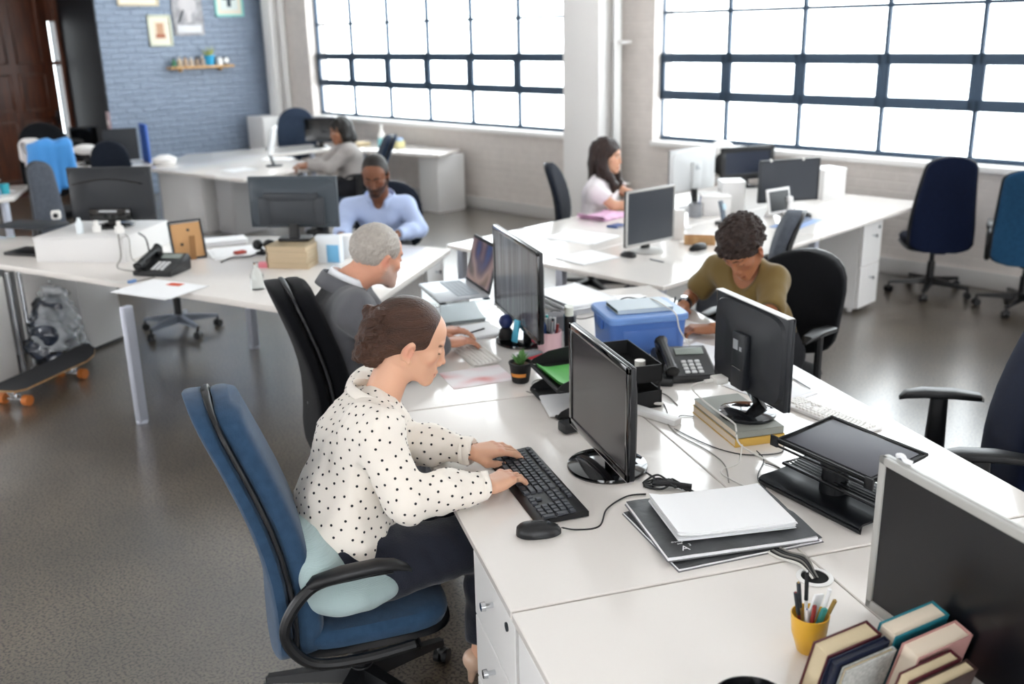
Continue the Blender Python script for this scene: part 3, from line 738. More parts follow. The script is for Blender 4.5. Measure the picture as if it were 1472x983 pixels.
def head_parts(sp):
    """skull, face, ears and neck in head space (x right, y forward, z up), then moved into the world"""
    C, B, k, h = np.array(sp['head']), head_basis(*sp['look']), sp.get('hs', 1.05), sp.get('res', .0035)
    fem = sp.get('fem', True); h = h/k
    nb = B.T@(np.array(sp['neck'])-C)/k
    nr = .050 if fem else .058
    lo = np.minimum([-.095, -.13, -.15], nb-.075); hi = np.maximum([.095, .135, .14], nb+.075)
    s = SDF(lo, hi, h)
    s.ell((0, -.018, .032), (.0725, .094, .083), k=0)
    s.ell((0, .035, .035), (.060, .050, .055), k=.03)
    s.ell((0, .030, -.035), (.055, .057, .070), k=.03)
    jw = .046 if fem else .053
    for q in (-1, 1):
        s.cone((q*jw, .002, -.050), (q*.016, .068, -.098), .017, .014, k=.025)
        s.ell((q*.043, .053, -.020), (.020, .020, .018), k=.018)
    s.ell((0, .0715, -.099), (.018 if fem else .022, .017, .014), k=.018)
    s.ell((0, .0735, -.068), (.027, .018, .024), k=.018)
    for q in (-1, 1):
        s.ell((q*.031, .097, .002), (.019, .014, .012), k=.014, op='s')
        s.cone((q*.012, .083, .021), (q*.043, .076, .024), .0065 if fem else .0085, .006, k=.012)
        s.ell((q*.031, .0715, .001), (.0140, .0140, .0125), k=.002)
        s.cone((q*.021, .0835, -.002), (q*.042, .080, -.003), .0035, .003, k=.004)
    s.path([(0, .082, .018), (0, .0905, -.010), (0, .1000, -.032)], [.0072, .0075, .0085], k=.010)
    s.ell((0, .1020, -.0360), (.0095, .0095, .0082), k=.006)
    for q in (-1, 1):
        s.ell((q*.0122, .0905, -.0430), (.0070, .0095, .0065), k=.006)
        s.ell((q*.006, .097, -.0495), (.0030, .0045, .0030), k=.003, op='s')
    lip = .0050 if fem else .004
    s.path([(-.023, .081, -.0725), (-.010, .0905, -.0680), (0, .0920, -.0690), (.010, .0905, -.0680), (.023, .081, -.0725)], [.0025, lip, lip*.9, lip, .0025], k=.006)
    s.path([(-.020, .081, -.0770), (0, .0900, -.0800), (.020, .081, -.0770)], [.003, lip*1.15, .003], k=.006)
    s.path([(-.024, .085, -.0738), (0, .0980, -.0742), (.024, .085, -.0738)], [.0012]*3, k=.003, op='s')
    for q in (-1, 1):
        E = Euler((R(-14), R(q*8), R(-q*24))).to_matrix(); E = np.array(E)
        s.ell((q*.0765, -.014, -.012), (.0085, .0185, .032), E, k=.008)
        s.ell((q*.0855, -.006, -.010), (.0075, .0095, .018), E, k=.005, op='s')
        s.ell((q*.0765, -.004, -.040), (.006, .008, .009), k=.006)
    s.cone((0, -.025, -.045), nb, nr*.98, nr*1.08, k=.03)
    V, F = s.mesh(); V = relax(V, F, 1, .35)
    # skin tints
    sk = np.array(lin(sp['skin'])); c = np.repeat(sk[None], len(V), 0)
    def blend(m, col, a=1.0):
        nonlocal c
        m = (np.clip(m, 0, 1)*a)[:, None]; c = c*(1-m)+np.array(col)*m
    def near(a, b, r): return 1-sstep(r*.6, r*1.3, seg_d(V, a, b))
    front = sstep(.06, .075, V[:, 1])
    blush = np.array(lin(sp.get('blush', '#d98a78')))
    for q in (-1, 1):
        blend(1-sstep(.008, .028, np.linalg.norm(V-np.array([q*.045, .065, -.03]), axis=1)), blush, .28)
        blend(1-sstep(.012, .03, np.linalg.norm(V-np.array([q*.08, -.012, -.012]), axis=1)), blush, .4)
    blend(1-sstep(.006, .016, np.linalg.norm(V-np.array([0, .108, -.04]), axis=1)), blush, .3)
    lips = np.maximum.reduce([near((-.02, .083, -.0715), (0, .093, -.068), .0055), near((.02, .083, -.0715), (0, .093, -.068), .0055), near((-.017, .084, -.0785), (.017, .084, -.0785), .0062)])
    blend(lips*front, lin(sp.get('lips', '#b5645c')), .75 if fem else .4)
    blend(near((-.022, .088, -.0742), (.022, .088, -.0742), .002), np.array(lin('#5a2a26')), .7)
    br = np.array(lin(sp.get('brow', '#3a281d')))
    if sp.get('beard'):
        bc, ba = sp['beard']
        m = sstep(-.028, -.055, V[:, 2])*sstep(-.135, -.11, V[:, 2])*sstep(-.015, .02, V[:, 1])
        side = sstep(.045, .055, np.abs(V[:, 0]))*sstep(-.01, -.04, V[:, 2])*sstep(-.02, .0, V[:, 1])*sstep(.05, .03, V[:, 1])
        blend(np.maximum(m*(1-lips*.9), side), lin(bc), ba)
    for q in (-1, 1):
        blend(np.maximum(near((q*.013, .091, .0205), (q*.030, .087, .0260), .0050), near((q*.030, .087, .0260), (q*.050, .071, .0195), .0046)), br, .9)
        if sp.get('eyes', 'down') == 'down':
            blend(np.maximum(near((q*.0185, .083, -.0045), (q*.031, .0865, -.0070), .0024), near((q*.031, .0865, -.0070), (q*.046, .0755, -.0045), .0028)), np.array(lin('#1d120e')), .85)
            blend(near((q*.022, .085, .008), (q*.040, .082, .008), .003), sk*.6, .5)
        else:
            ew = near((q*.022, .084, .0005), (q*.040, .081, .0005), .0045); blend(ew, np.array(lin('#e8e2dc')), .9)
            blend(1-sstep(.003, .006, np.linalg.norm(V-np.array([q*.031+.002, .085, .001]), axis=1)), np.array(lin('#20120c')), .95)
            blend(np.maximum(near((q*.0185, .083, .004), (q*.031, .0865, .0075), .0022), near((q*.031, .0865, .0075), (q*.044, .077, .004), .0022)), np.array(lin('#1a100c')), .8)
    return (C+(V*k)@B.T, F), c

def hand_parts(wr, fwd, up, side, sp, curl=(25, 35, 20), spread=1.0, thumb=(0, 0), res=.0026, var=(0, 4, 2, -3), pen=False):
    """palm, four fingers and thumb; side +1 is a right hand"""
    k = sp.get('hs', 1.05)*sp.get('hand', .95); B = basis(fwd, up); q = -side
    s = SDF((-.085, -.045, -.11), (.085, .21, .055), res/k)
    xs = [q*.028, q*.009, -q*.010, -q*.027]; ys = [.086, .090, .085, .076]
    L = [(.042, .026, .021), (.046, .029, .022), (.042, .027, .021), (.033, .021, .019)]
    s.ecap((0, -.014, 0), (0, .0, 0), .024, .018, .026, .017, (1, 0, 0), k=.012)
    for i in range(4):
        s.cone((xs[i]*.62, .008, -.002), (xs[i], ys[i], 0), .0145, .0118, k=.013)
    s.ell((q*.014, .040, -.010), (.020, .036, .011), k=.012)
    s.ell((-q*.022, .035, -.009), (.013, .036, .010), k=.012)
    for i in range(4):
        p = np.array([xs[i], ys[i], 0.]); a = R(curl[0]+var[i]); yaw = -(xs[i]*2.6*spread)
        r = [.0094, .0090, .0080, .0066] if i < 3 else [.0082, .0078, .0070, .0060]
        s.ell(p+np.array([0, 0, .002]), (.0105, .011, .0095), k=.006)
        for j in range(3):
            d = np.array([-math.sin(yaw)*math.cos(a), math.cos(yaw)*math.cos(a), -math.sin(a)])
            n = p+d*L[i][j]; s.cone(p, n, r[j], r[j+1], k=.0035)
            if j == 2:
                u = np.array([0, math.sin(a), math.cos(a)]); s.ell(n-d*.006+u*.0048, (.0048, .0065, .0022), np.stack([np.cross(d, u), d, u], 1), k=.001)
            p = n; a += R(curl[1] if j == 0 else curl[2])
    t0, t1 = thumb
    pts = [(q*.016, .012, -.010), (q*.040, .040, -.018-t0), (q*(.047-t1), .070, -.024-t0), (q*(.044-t1*1.6), .096, -.028-t0)]
    s.path(pts, [.0135, .0120, .0098, .0075], k=.008)
    V, F = s.mesh(); V = relax(V, F, 1, .3)
    sk = np.array(lin(sp['skin'])); c = np.repeat(sk[None], len(V), 0)
    kn = np.max([1-sstep(.006, .016, np.linalg.norm(V-np.array([xs[i], ys[i], .009]), axis=1)) for i in range(4)], 0)
    c = c*(1-.25*kn[:, None])+np.array(lin(sp.get('blush', '#d98a78')))*.25*kn[:, None]
    return (np.array(wr)+(V*k)@B.T, F), c

def torso(s, sp, e=0.0, arms=True, sleeve=1.0, legs=False, bust=True, hips=True, short=None):
    J = sp; side = np.array(J['side'], float); g = J.get('girth', 1.0); w = J.get('ws', 1.0)
    P, Ws, Ch, N = [np.array(J[a], float) for a in ('pelvis', 'waist', 'chest', 'neck')]
    if hips: s.ecap(P, P*.5+Ws*.5, .165*g+e, .125*g+e, .145*g+e, .112*g+e, side, k=.03)
    s.ecap(P*.4+Ws*.6, Ws, .140*g+e, .108*g+e, .130*g+e, .100*g+e, side, k=.04)
    s.ecap(Ws, Ch, .130*g+e, .100*g+e, .158*w+e, .112*w+e, side, k=.05)
    s.ecap(Ch, Ch*.35+N*.65, .150*w+e, .108*w+e, .085*w+e, .070+e, side, k=.04)
    for q, nm in ((1, 'R'), (-1, 'L')):
        S = np.array(J['sh'+nm], float)
        s.cone(Ch*.35+N*.65, S, .058+e, .056*w+e, k=.04)
        s.cone(Ch, S*.75+Ch*.25, .09+e, .062+e, k=.04)
    if J.get('fem', True) and bust:
        f = np.cross(side, nrm(N-P)); f = f if f@np.array(J['front']) > 0 else -f
        for q in (-1, 1): s.ell(Ch*.82+Ws*.18+f*.072+side*q*.068, (.062+e, .062+e, .06+e), k=.045)
    if arms:
        for nm in 'RL':
            S, E, Wr = [np.array(J[a+nm], float) for a in ('sh', 'el', 'wr')]
            if short: s.cone(S, S+(E-S)*short, .055*w+e, .049*w+e*1.5, k=.03)
            else:
                s.cone(S, E, .053*w+e, .043*w+e, k=.03); W2 = E+(Wr-E)*sleeve
                s.cone(E, E*.55+W2*.45, .044*w+e, .042*w+e, k=.02); s.cone(E*.55+W2*.45, W2, .042*w+e, .030+e, k=.02)
    if legs:
        for nm in 'RL':
            H, K, A = [np.array(J[a+nm], float) for a in ('hip', 'kn', 'an')]
            s.cone(H, K, .098*g+e, .066+e, k=.04); s.cone(K, K*.6+A*.4, .062+e, .060+e, k=.02); s.cone(K*.6+A*.4, A, .060+e, .042+e, k=.02)
    return s
def bounds(sp, keys, pad):
    P = np.array([sp[k] for k in keys], float); return P.min(0)-pad, P.max(0)+pad
UP = ['pelvis', 'waist', 'chest', 'neck', 'shR', 'shL', 'elR', 'elL', 'wrR', 'wrL']
LEG = ['pelvis', 'hipR', 'hipL', 'knR', 'knL', 'anR', 'anL']
def skin_mat(name): return mat(name, '#ffffff', .45, attr='Col', sss=.10, bump=(260, .05), spec=.4)
def make_body(t, sp, loc, hands):
    parts = []; cols = []
    def add(p, c=None):
        parts.append((p[0]-loc, p[1])); cols.append(np.repeat(np.array(lin(sp['skin']))[None], len(p[0]), 0) if c is None else c)
    add(*head_parts(sp))
    lo, hi = bounds(sp, UP+LEG, .2); s = SDF(lo, hi, .010)
    torso(s, sp, -.004, legs=True)
    for nm in 'RL':
        if 'toe'+nm in sp: s.cone(np.array(sp['an'+nm])-np.array([0, 0, .03]), sp['toe'+nm], .036, .024, k=.03)
    V, F = s.mesh(); add((relax(V, F, 1), F))
    for hd in hands: add(*hand_parts(sp=sp, **hd))
    return meshobj('body', parts, skin_mat('skin'), t, np.concatenate(cols))
def cloth(name, t, s, m, loc, disp=.0035, f=55, seed=1, aniso=(1, 1, 1), it=1, extra=None, ridge=0.0):
    a, b = wob(seed, f, 6, aniso), wob(seed+5, f*2.3, 6, aniso)
    s.disp(lambda X, Y, Z: disp*a(X, Y, Z)+disp*.35*b(X, Y, Z))
    if ridge:
        c, d = wob(seed+9, f*.55, 4, aniso), wob(seed+13, f*.8, 4, aniso)
        s.disp(lambda X, Y, Z: ridge*(np.sqrt(np.abs(c(X, Y, Z))+.05)+.6*np.sqrt(np.abs(d(X, Y, Z))+.05)-1.3))
    V, F = s.mesh(); V = relax(V, F, it)
    parts = [(V-loc, F)]
    if extra: parts += extra(V, F, loc)
    return meshobj(name, parts, m, t)
def cuff_cut(s, sp, r=.07, at=1.0):
    for nm in 'RL':
        E, Wr = np.array(sp['el'+nm], float), np.array(sp['wr'+nm], float); d = nrm(Wr-E); W2 = E+(Wr-E)*at
        s.cone(W2+d*(r+.005), W2+d*(r+.05), r, r, k=.003, op='s')
def band(g, ctr, ax, fwd, rx, ry, h0, h1, flare=0.0, gap=0, n=40, th=.004, drop=None):
    """collar: a strip around the neck axis ax, open by gap degrees at the front"""
    ax, f = Vector(ax).normalized(), Vector(fwd); f = (f-ax*f.dot(ax)).normalized(); sd = f.cross(ax)
    A = []
    for i in range(n+1):
        a = R(gap/2+(360-gap)*i/n); d = f*math.cos(a)*ry+sd*math.sin(a)*rx
        fr = (1+math.cos(a))/2; lowr = drop*fr**3 if drop else 0
        o = Vector(ctr)+d; out = d.normalized()
        A.append([o+ax*h0+out*.002, o+ax*(h0*.4+h1*.6)+out*.001, o+ax*h1, o+ax*h1+out*th*2, o+ax*(h0+.1*(h1-h0)-lowr)+out*(th*3+flare), o+ax*(h0-lowr)+out*(th*3+flare*1.1), o+ax*(h0-lowr*.9)+out*(th*2+flare*.9)])
    return g.loft([[tuple(p) for p in a] for a in A], True)

def hair(t, sp, loc, style, col, h=.003):
    C, B, k = np.array(sp['head']), head_basis(*sp['look']), sp.get('hs', 1.05)
    h = h/k; parts = []
    m = mat('hair_'+style, col, .42 if style not in ('curly',) else .6, noise=(60 if style != 'updo' else 35, .35 if style != 'short' else .12), spec=.45, bump=(380, .35) if style != 'updo' else (300, .7), stretch=(.10, 1, 1) if style == 'updo' else None)
    s = SDF((-.15, -.20, -.26), (.15, .15, .17), h)
    cap = lambda e, z=.0: s.ell((0, -.019, .034+z), (.0745+e, .0955+e, .0845+e), k=0)
    def face(y=.060, ry=.066, rz=.088, z=-.028, rx=.068): s.ell((0, .062+y, z), (rx, ry, rz), k=.012, op='s')
    def ears(y=.004, r=.036):
        for q in (-1, 1): s.ell((q*.088, y, -.034), (.035, r, .048), k=.010, op='s')
    if style == 'updo':
        s.ell((0, -.024, .036), (.0840, .1035, .0905), k=0); s.ell((0, -.085, -.020), (.058, .050, .055), k=.03)
        s.ell((0, .150, -.020), (.20, .107, .090), k=.012, op='s')
        for q in (-1, 1): s.ell((q*.09, .020, -.048), (.040, .055, .052), k=.012, op='s')
        s.cut((0, -.045, -.062), (0, .35, -1), k=.01)
        V, F = s.mesh(); parts.append((relax(V, F, 4, .5), F))
        s = SDF((-.11, -.22, -.16), (.11, -.03, .13), h)
        s.ell((0, -.100, -.012), (.066, .052, .092), k=.01)
        for i in range(11):                                             # the coiled locks of the bun
            a = i*2.4; zz = .056-.0132*i; r = .024+.034*math.sin(min(1, (i+1)/7)*2.6)
            c = np.array([.9*r*math.cos(a), -.104-.022*abs(math.sin(a*.7)), zz]); tv = np.array([-math.sin(a), .35*math.cos(a*1.7), .55*math.cos(a)])
            s.path([c-tv*.034, c+np.array([0, -.012, 0]), c+tv*.034], [.012, .0165, .011], k=.012)
        a_, b_ = wob(3, 150, 6), wob(8, 420, 7)
        s.disp(lambda X, Y, Z: .0020*a_(X, Y, Z)+.0016*b_(X, Y, Z))
        V, F = s.mesh(); bun = (relax(V, F, 1, .3), F)
        parts.append(bun)
    elif style == 'short':
        cap(.0085, .001); s.ell((0, .125, -.016), (.070, .075, .078), k=.010, op='s'); ears(.012, .036)
        s.cut((0, -.06, -.075), (0, .55, -1), k=.012)
        a_, b_ = wob(3, 160, 6, (1, .5, 1)), wob(9, 420, 6)
        s.disp(lambda X, Y, Z: .0016*a_(X, Y, Z)+.0012*b_(X, Y, Z))
        V, F = s.mesh(); parts.append((V, F))
    elif style == 'buzz':
        cap(.0045); s.ell((0, .128, -.014), (.074, .075, .076), k=.008, op='s'); ears(.014, .036); s.cut((0, -.06, -.070), (0, .55, -1), k=.012)
        b_ = wob(9, 500, 6); s.disp(lambda X, Y, Z: .0010*b_(X, Y, Z)); V, F = s.mesh(); parts.append((V, F))
    elif style == 'curly':
        cap(.016, .012); s.ell((0, .145, -.028), (.080, .075, .080), k=.012, op='s'); s.cut((0, -.05, -.055), (0, .6, -1), k=.02)
        for q in (-1, 1): s.ell((q*.098, .02, -.045), (.035, .045, .045), k=.012, op='s')
        r = np.random.default_rng(5)
        for i in range(190):
            d = nrm(r.normal(size=3)+np.array([0, -.25, .45])); p = np.array([0, -.018, .045])+d*np.array([.088, .108, .098])
            if p[1] > .055 and p[2] < .055 or p[2] < -.04 or (abs(p[0]) > .05 and p[1] > -.03 and p[2] < .015) or (abs(p[0]) > .06 and p[1] > .0 and p[2] < .0): continue
            s.ell(p, r.uniform(.010, .019, 3), k=.004)
        a_ = wob(4, 420, 6); s.disp(lambda X, Y, Z: .0022*a_(X, Y, Z)); V, F = s.mesh(); parts.append((V, F))
    elif style in ('bob', 'long'):
        cap(.014, .004)
        L_ = -.10 if style == 'bob' else -.21
        for q in (-1, 1): s.path([(q*.062, -.02, .03), (q*.074, -.018, -.05), (q*.070, -.015, L_*.75), (q*.055, -.01, L_)], [.034, .034, .030, .016], k=.03)
        if style == 'long':
            for q in (-1, 1): s.path([(q*.072, .0, -.03), (q*.080, .018, -.085), (q*.082, .055, -.135), (q*.076, .085, -.19), (q*.066, .085, -.235)], [.026, .027, .027, .024, .010], k=.02)
        s.path([(0, -.07, .02), (0, -.085, -.06), (0, -.085, L_)], [.055, .055, .04], k=.03)
        for q in (-.035, .035): s.path([(q, -.07, -.03), (q*1.2, -.085, L_*.9)], [.04, .035], k=.03)
        s.ell((0, .120, -.045), (.074, .085, .108), k=.014, op='s'); s.ell((0, .05, -.14), (.05, .07, .08), k=.02, op='s')
        a_ = wob(4, 110, 6, (1, 1, .15)); b_ = wob(6, 300, 6, (1, 1, .12)); s.disp(lambda X, Y, Z: .004*a_(X, Y, Z)+.002*b_(X, Y, Z)); V, F = s.mesh(); parts.append((relax(V, F, 1, .4), F))
    out = [(C+(V*k)@B.T-loc, F) for V, F in parts]
    if style == 'updo':
        o = meshobj('hair', out[:1], m, t); tag(meshobj('bun', out[1:], m, o), 'coiled brown bun at the back of the head')
    else: o = meshobj('hair', out, m, t)
    return o
def dots(spacing, r, seed=2):
    """scattered printed dots lying on the cloth, second material"""
    def fn(V, F, loc):
        N = normals(V, F); g = np.random.default_rng(seed); order = g.permutation(len(V)); keep = []; cell = {}
        for i in order:
            p = V[i]; key = tuple((p/spacing).astype(int)); ok = True
            for a in (-1, 0, 1):
                for b in (-1, 0, 1):
                    for c in (-1, 0, 1):
                        for j in cell.get((key[0]+a, key[1]+b, key[2]+c), ()):
                            if ((V[j]-p)**2).sum() < spacing**2: ok = False; break
            if ok: keep.append(i); cell.setdefault(key, []).append(i)
        vs = []; fs = []
        for i in keep:
            n = N[i]; u = nrm(np.cross(n, [.3, .5, .81])); w_ = np.cross(n, u); c = V[i]+n*.0016; o = len(vs)
            for ring in (1.0, .5):
                for q in range(8):
                    a = 2*PI*q/8; vs.append(c-n*(.0012 if ring == 1 else 0)+(u*math.cos(a)+w_*math.sin(a))*r*ring)
            for q in range(8): fs.append((o+q, o+(q+1) % 8, o+8+(q+1) % 8, o+8+q))
            fs += [(o+8, o+9, o+10, o+11), (o+8, o+11, o+12, o+15), (o+12, o+13, o+14, o+15)]
        return [(np.array(vs)-loc, np.array(fs), 1)]
    return fn
SKIN_F = '#d9a488'
def person(label, sp, hands, base=None, group=None):
    b = base or (sp['pelvis'][0], sp['pelvis'][1], 0)
    t = thing('person', label, 'person', b, 0, group); return t, np.array(b, float)
def hips(sp, w=.095):
    P = np.array(sp['pelvis'], float); s = nrm(sp['side']); f = np.array(sp['front'], float)
    sp['hipR'] = tuple(P+s*w+f*.02+np.array([0, 0, -.02])); sp['hipL'] = tuple(P-s*w+f*.02+np.array([0, 0, -.02]))
def sideof(yaw): a = R(yaw); return (math.sin(a), -math.cos(a), 0), (math.cos(a), math.sin(a), 0)

def woman_in_dots():
    sd, fr = sideof(2)
    sp = dict(skin='#d6a68a', blush='#cf7c68', lips='#b85f58', brow='#4a2e20', head=(.507, 2.765, 1.158), look=(-6, 20, 0), hs=1.05, res=.0030, fem=True, hand=1.03,
              neck=(.408, 2.765, .995), chest=(.330, 2.755, .855), waist=(.265, 2.735, .69), pelvis=(.250, 2.72, .525), side=sd, front=fr, girth=1.06, ws=.98,
              shR=(.360, 2.600, .950), shL=(.400, 2.935, .950), elR=(.425, 2.525, .775), elL=(.48, 2.96, .765), wrR=(.668, 2.555, .757), wrL=(.685, 2.815, .755),
              knR=(.70, 2.635, .535), knL=(.72, 2.84, .545), anR=(.672, 2.675, .13), anL=(.74, 2.90, .13), toeR=(.79, 2.66, .035), toeL=(.84, 2.92, .03))
    hips(sp)
    hands = [dict(wr=sp['wrR'], fwd=(.85, .53, -.05), up=(.05, .0, 1), side=1, curl=(15, 26, 16), thumb=(.006, .006)),
             dict(wr=sp['wrL'], fwd=(.99, .04, -.05), up=(0, -.08, 1), side=-1, curl=(12, 24, 16), thumb=(.006, .004))]
    t, b = person('woman in a white polka dot blouse with a brown bun, typing', sp, hands)
    make_body(t, sp, b, hands)
    lo, hi = bounds(sp, UP, .17); s = SDF(lo, hi, .0065)
    torso(s, sp, .015, sleeve=.93)
    for nm in 'RL':
        E, S_, Wr = [np.array(sp[a+nm]) for a in ('el', 'sh', 'wr')]; s.cone(S_*.35+E*.65, E+np.array([-.01, 0, -.006]), .060, .060, k=.03); s.cone(E+np.array([-.01, 0, -.006]), E*.5+Wr*.5, .060, .052, k=.03)
    P, Ws = np.array(sp['pelvis']), np.array(sp['waist'])
    s.ecap(P*.75+Ws*.25-np.array([-.015, 0, .045]), Ws+np.array([.01, 0, .02]), .190, .160, .160, .135, sd, k=.04)           # loose hem
    s.cut(P-np.array([0, 0, .035]), (.42, 0, -1), k=.005)
    cuff_cut(s, sp, .07, .93)
    s.ell((.478, 2.765, 1.01), (.066, .050, .115), np.array(head_basis(0, -28)), k=.006, op='s')       # open neck
    ax, rdg = wob(21, 48, 6, (1, 1, .6)), wob(22, 120, 5, (1.3, 1, .4))
    m = [mat('polka_dot_blouse', '#ebe4da', .75, sheen=.15, bump=(30, .05)), mat('black_dots', '#15151c', .8)]
    o = cloth('blouse', t, s, m, b, disp=.0045, f=42, seed=31, aniso=(1, 1, .55), extra=dots(.0275, .0041), ridge=.012)
    g = G()
    band(g, np.array((.400, 2.765, 1.010))-b, (.42, 0, 1), (1, 0, -.2), .088, .082, -.024, .006, flare=.006, gap=130, drop=.06, th=.0025, n=60)
    gmesh('collar', g, m, t, dots(.0275, .0041, 4), b)
    for nm in 'RL':
        E, Wr = np.array(sp['el'+nm]), np.array(sp['wr'+nm]); d = nrm(Wr-E); c = E+(Wr-E)*.93
        g = G(); g.cyl(c-d*.008-b, c+d*.010-b, .046, .042, 24, cap=False); g.cyl(c+d*.010-b, c-d*.04-b, .042, .036, 24, cap=False); obj('cuff', g, m[0], t)
    hair(t, sp, b, 'updo', '#43291c', .0023)
    lo, hi = bounds(sp, LEG, .14); s = SDF(lo, hi, .009)
    torso(s, sp, .014, arms=False, legs=True, bust=False); s.cut((0, 0, .66), (0, 0, 1)); 
    s.cut((0, 0, .165), (0, 0, -1))
    cloth('trousers', t, s, mat('navy_trousers', '#101626', .8, sheen=.2, bump=(200, .2)), b, disp=.004, f=45, seed=7)
    for nm in 'RL':
        A, T = np.array(sp['an'+nm]), np.array(sp['toe'+nm]); f = nrm((T-A)*[1, 1, 0])
        s = SDF(np.minimum(A, T)-.1, np.maximum(A, T)+.1, .004)
        hl = A-f*.035; hl[2] = .085
        s.path([hl, A+f*.045-np.array([0, 0, .075]), T-f*.01, T+f*.035], [.036, .036, .040, .018], k=.02)
        s.cone(hl-np.array([0, 0, .01]), (hl[0]-f[0]*.012, hl[1]-f[1]*.012, .0), .022, .009, k=.015)
        s.ell(A+f*.03-np.array([0, 0, .0]), (.045, .045, .065), k=.006, op='s')
        s.cut((0, 0, 0.0), (0, 0, -1))
        V, F = s.mesh(); meshobj('shoe', [(V-b, F)], mat('nude_patent', '#d9b79e', .3, coat=.3), t)
    return t
def man_in_suit():
    sd, fr = sideof(6)
    sp = dict(skin='#d39a80', blush='#c56a58', lips='#a8615a', brow='#8d8580', beard=('#b9aea6', .55), head=(.610, 3.995, 1.150), look=(24, 14, 0), hs=1.08, res=.0040, fem=False,
              neck=(.475, 4.0, 1.045), chest=(.435, 4.0, .875), waist=(.42, 4.0, .70), pelvis=(.425, 4.0, .55), side=sd, front=fr, girth=1.06, ws=1.06,
              shR=(.475, 3.795, .975), shL=(.52, 4.205, .975), elR=(.62, 3.70, .755), elL=(.64, 4.28, .755), wrR=(.868, 3.945, .765), wrL=(.865, 4.115, .765),
              knR=(.82, 3.87, .545), knL=(.82, 4.13, .545), anR=(.80, 3.86, .12), anL=(.80, 4.14, .12), toeR=(.95, 3.85, .04), toeL=(.95, 4.15, .04))
    hips(sp)
    hands = [dict(wr=sp['wrR'], fwd=(.97, .20, -.06), up=(0, 0, 1), side=1, curl=(14, 22, 14), thumb=(.0, .0)),
             dict(wr=sp['wrL'], fwd=(.99, .02, -.03), up=(0, 0, 1), side=-1, curl=(10, 24, 16), thumb=(.0, .0))]
    t, b = person('grey haired man in a grey suit jacket with hands at the white keyboard', sp, hands)
    make_body(t, sp, b, hands)
    lo, hi = bounds(sp, UP, .18); s = SDF(lo, hi, .0075)
    torso(s, sp, .020, sleeve=.90); P = np.array(sp['pelvis']); s.cut(P-np.array([0, 0, .05]), (.2, 0, -1), k=.005); cuff_cut(s, sp, .075, .90)
    s.ell((.565, 4.0, 1.045), (.060, .075, .11), np.array(head_basis(0, -30)), k=.008, op='s')
    mj = mat('grey_suit_wool', '#5a5b60', .85, sheen=.2, bump=(500, .25), noise=(300, .08))
    cloth('suit_jacket', t, s, mj, b, disp=.0045, f=36, seed=12, aniso=(1, 1, .6), ridge=.007)
    N = np.array(sp['neck'])-b
    g = G(); band(g, N+np.array((-.012, 0, .008)), (.50, .02, 1), (1, .1, -.3), .096, .094, -.045, .020, flare=.006, gap=70, drop=.06); obj('jacket_collar', g, mj, t, sub=1)
    g = G(); band(g, N+np.array((.004, 0, .02)), (.50, .02, 1), (1, .1, -.3), .076, .074, -.02, .026, flare=.002, gap=40, drop=.02); obj('shirt_collar', g, mat('white_shirt', '#e9ebf0', .8), t, sub=1)
    for nm in 'RL':
        E, Wr = np.array(sp['el'+nm]), np.array(sp['wr'+nm]); d = nrm(Wr-E); c = E+(Wr-E)*.92
        g = G(); g.cyl(c-d*.03-b, c+d*.012-b, .040, .038, 20, cap=False); obj('shirt_cuff', g, MATS['white_shirt'], t)
    hair(t, sp, b, 'short', '#a8a199', .0034)
    lo, hi = bounds(sp, LEG, .14); s = SDF(lo, hi, .011); torso(s, sp, .018, arms=False, legs=True, bust=False); s.cut((0, 0, .66), (0, 0, 1)); s.cut((0, 0, .09), (0, 0, -1))
    cloth('trousers', t, s, mj, b, disp=.004, f=40, seed=3)
    for nm in 'RL':
        A, T = np.array(sp['an'+nm]), np.array(sp['toe'+nm]); s = SDF(np.minimum(A, T)-.1, np.maximum(A, T)+.1, .007)
        s.path([(A[0]-.03, A[1], .045), (A[0]+.05, A[1], .045), T], [.045, .042, .036], k=.02); s.cone((A[0], A[1], .09), (A[0], A[1], .05), .045, .045, k=.02); s.cut((0, 0, 0), (0, 0, -1)); V, F = s.mesh(); meshobj('shoe', [(V-b, F)], M_black, t)
    return t
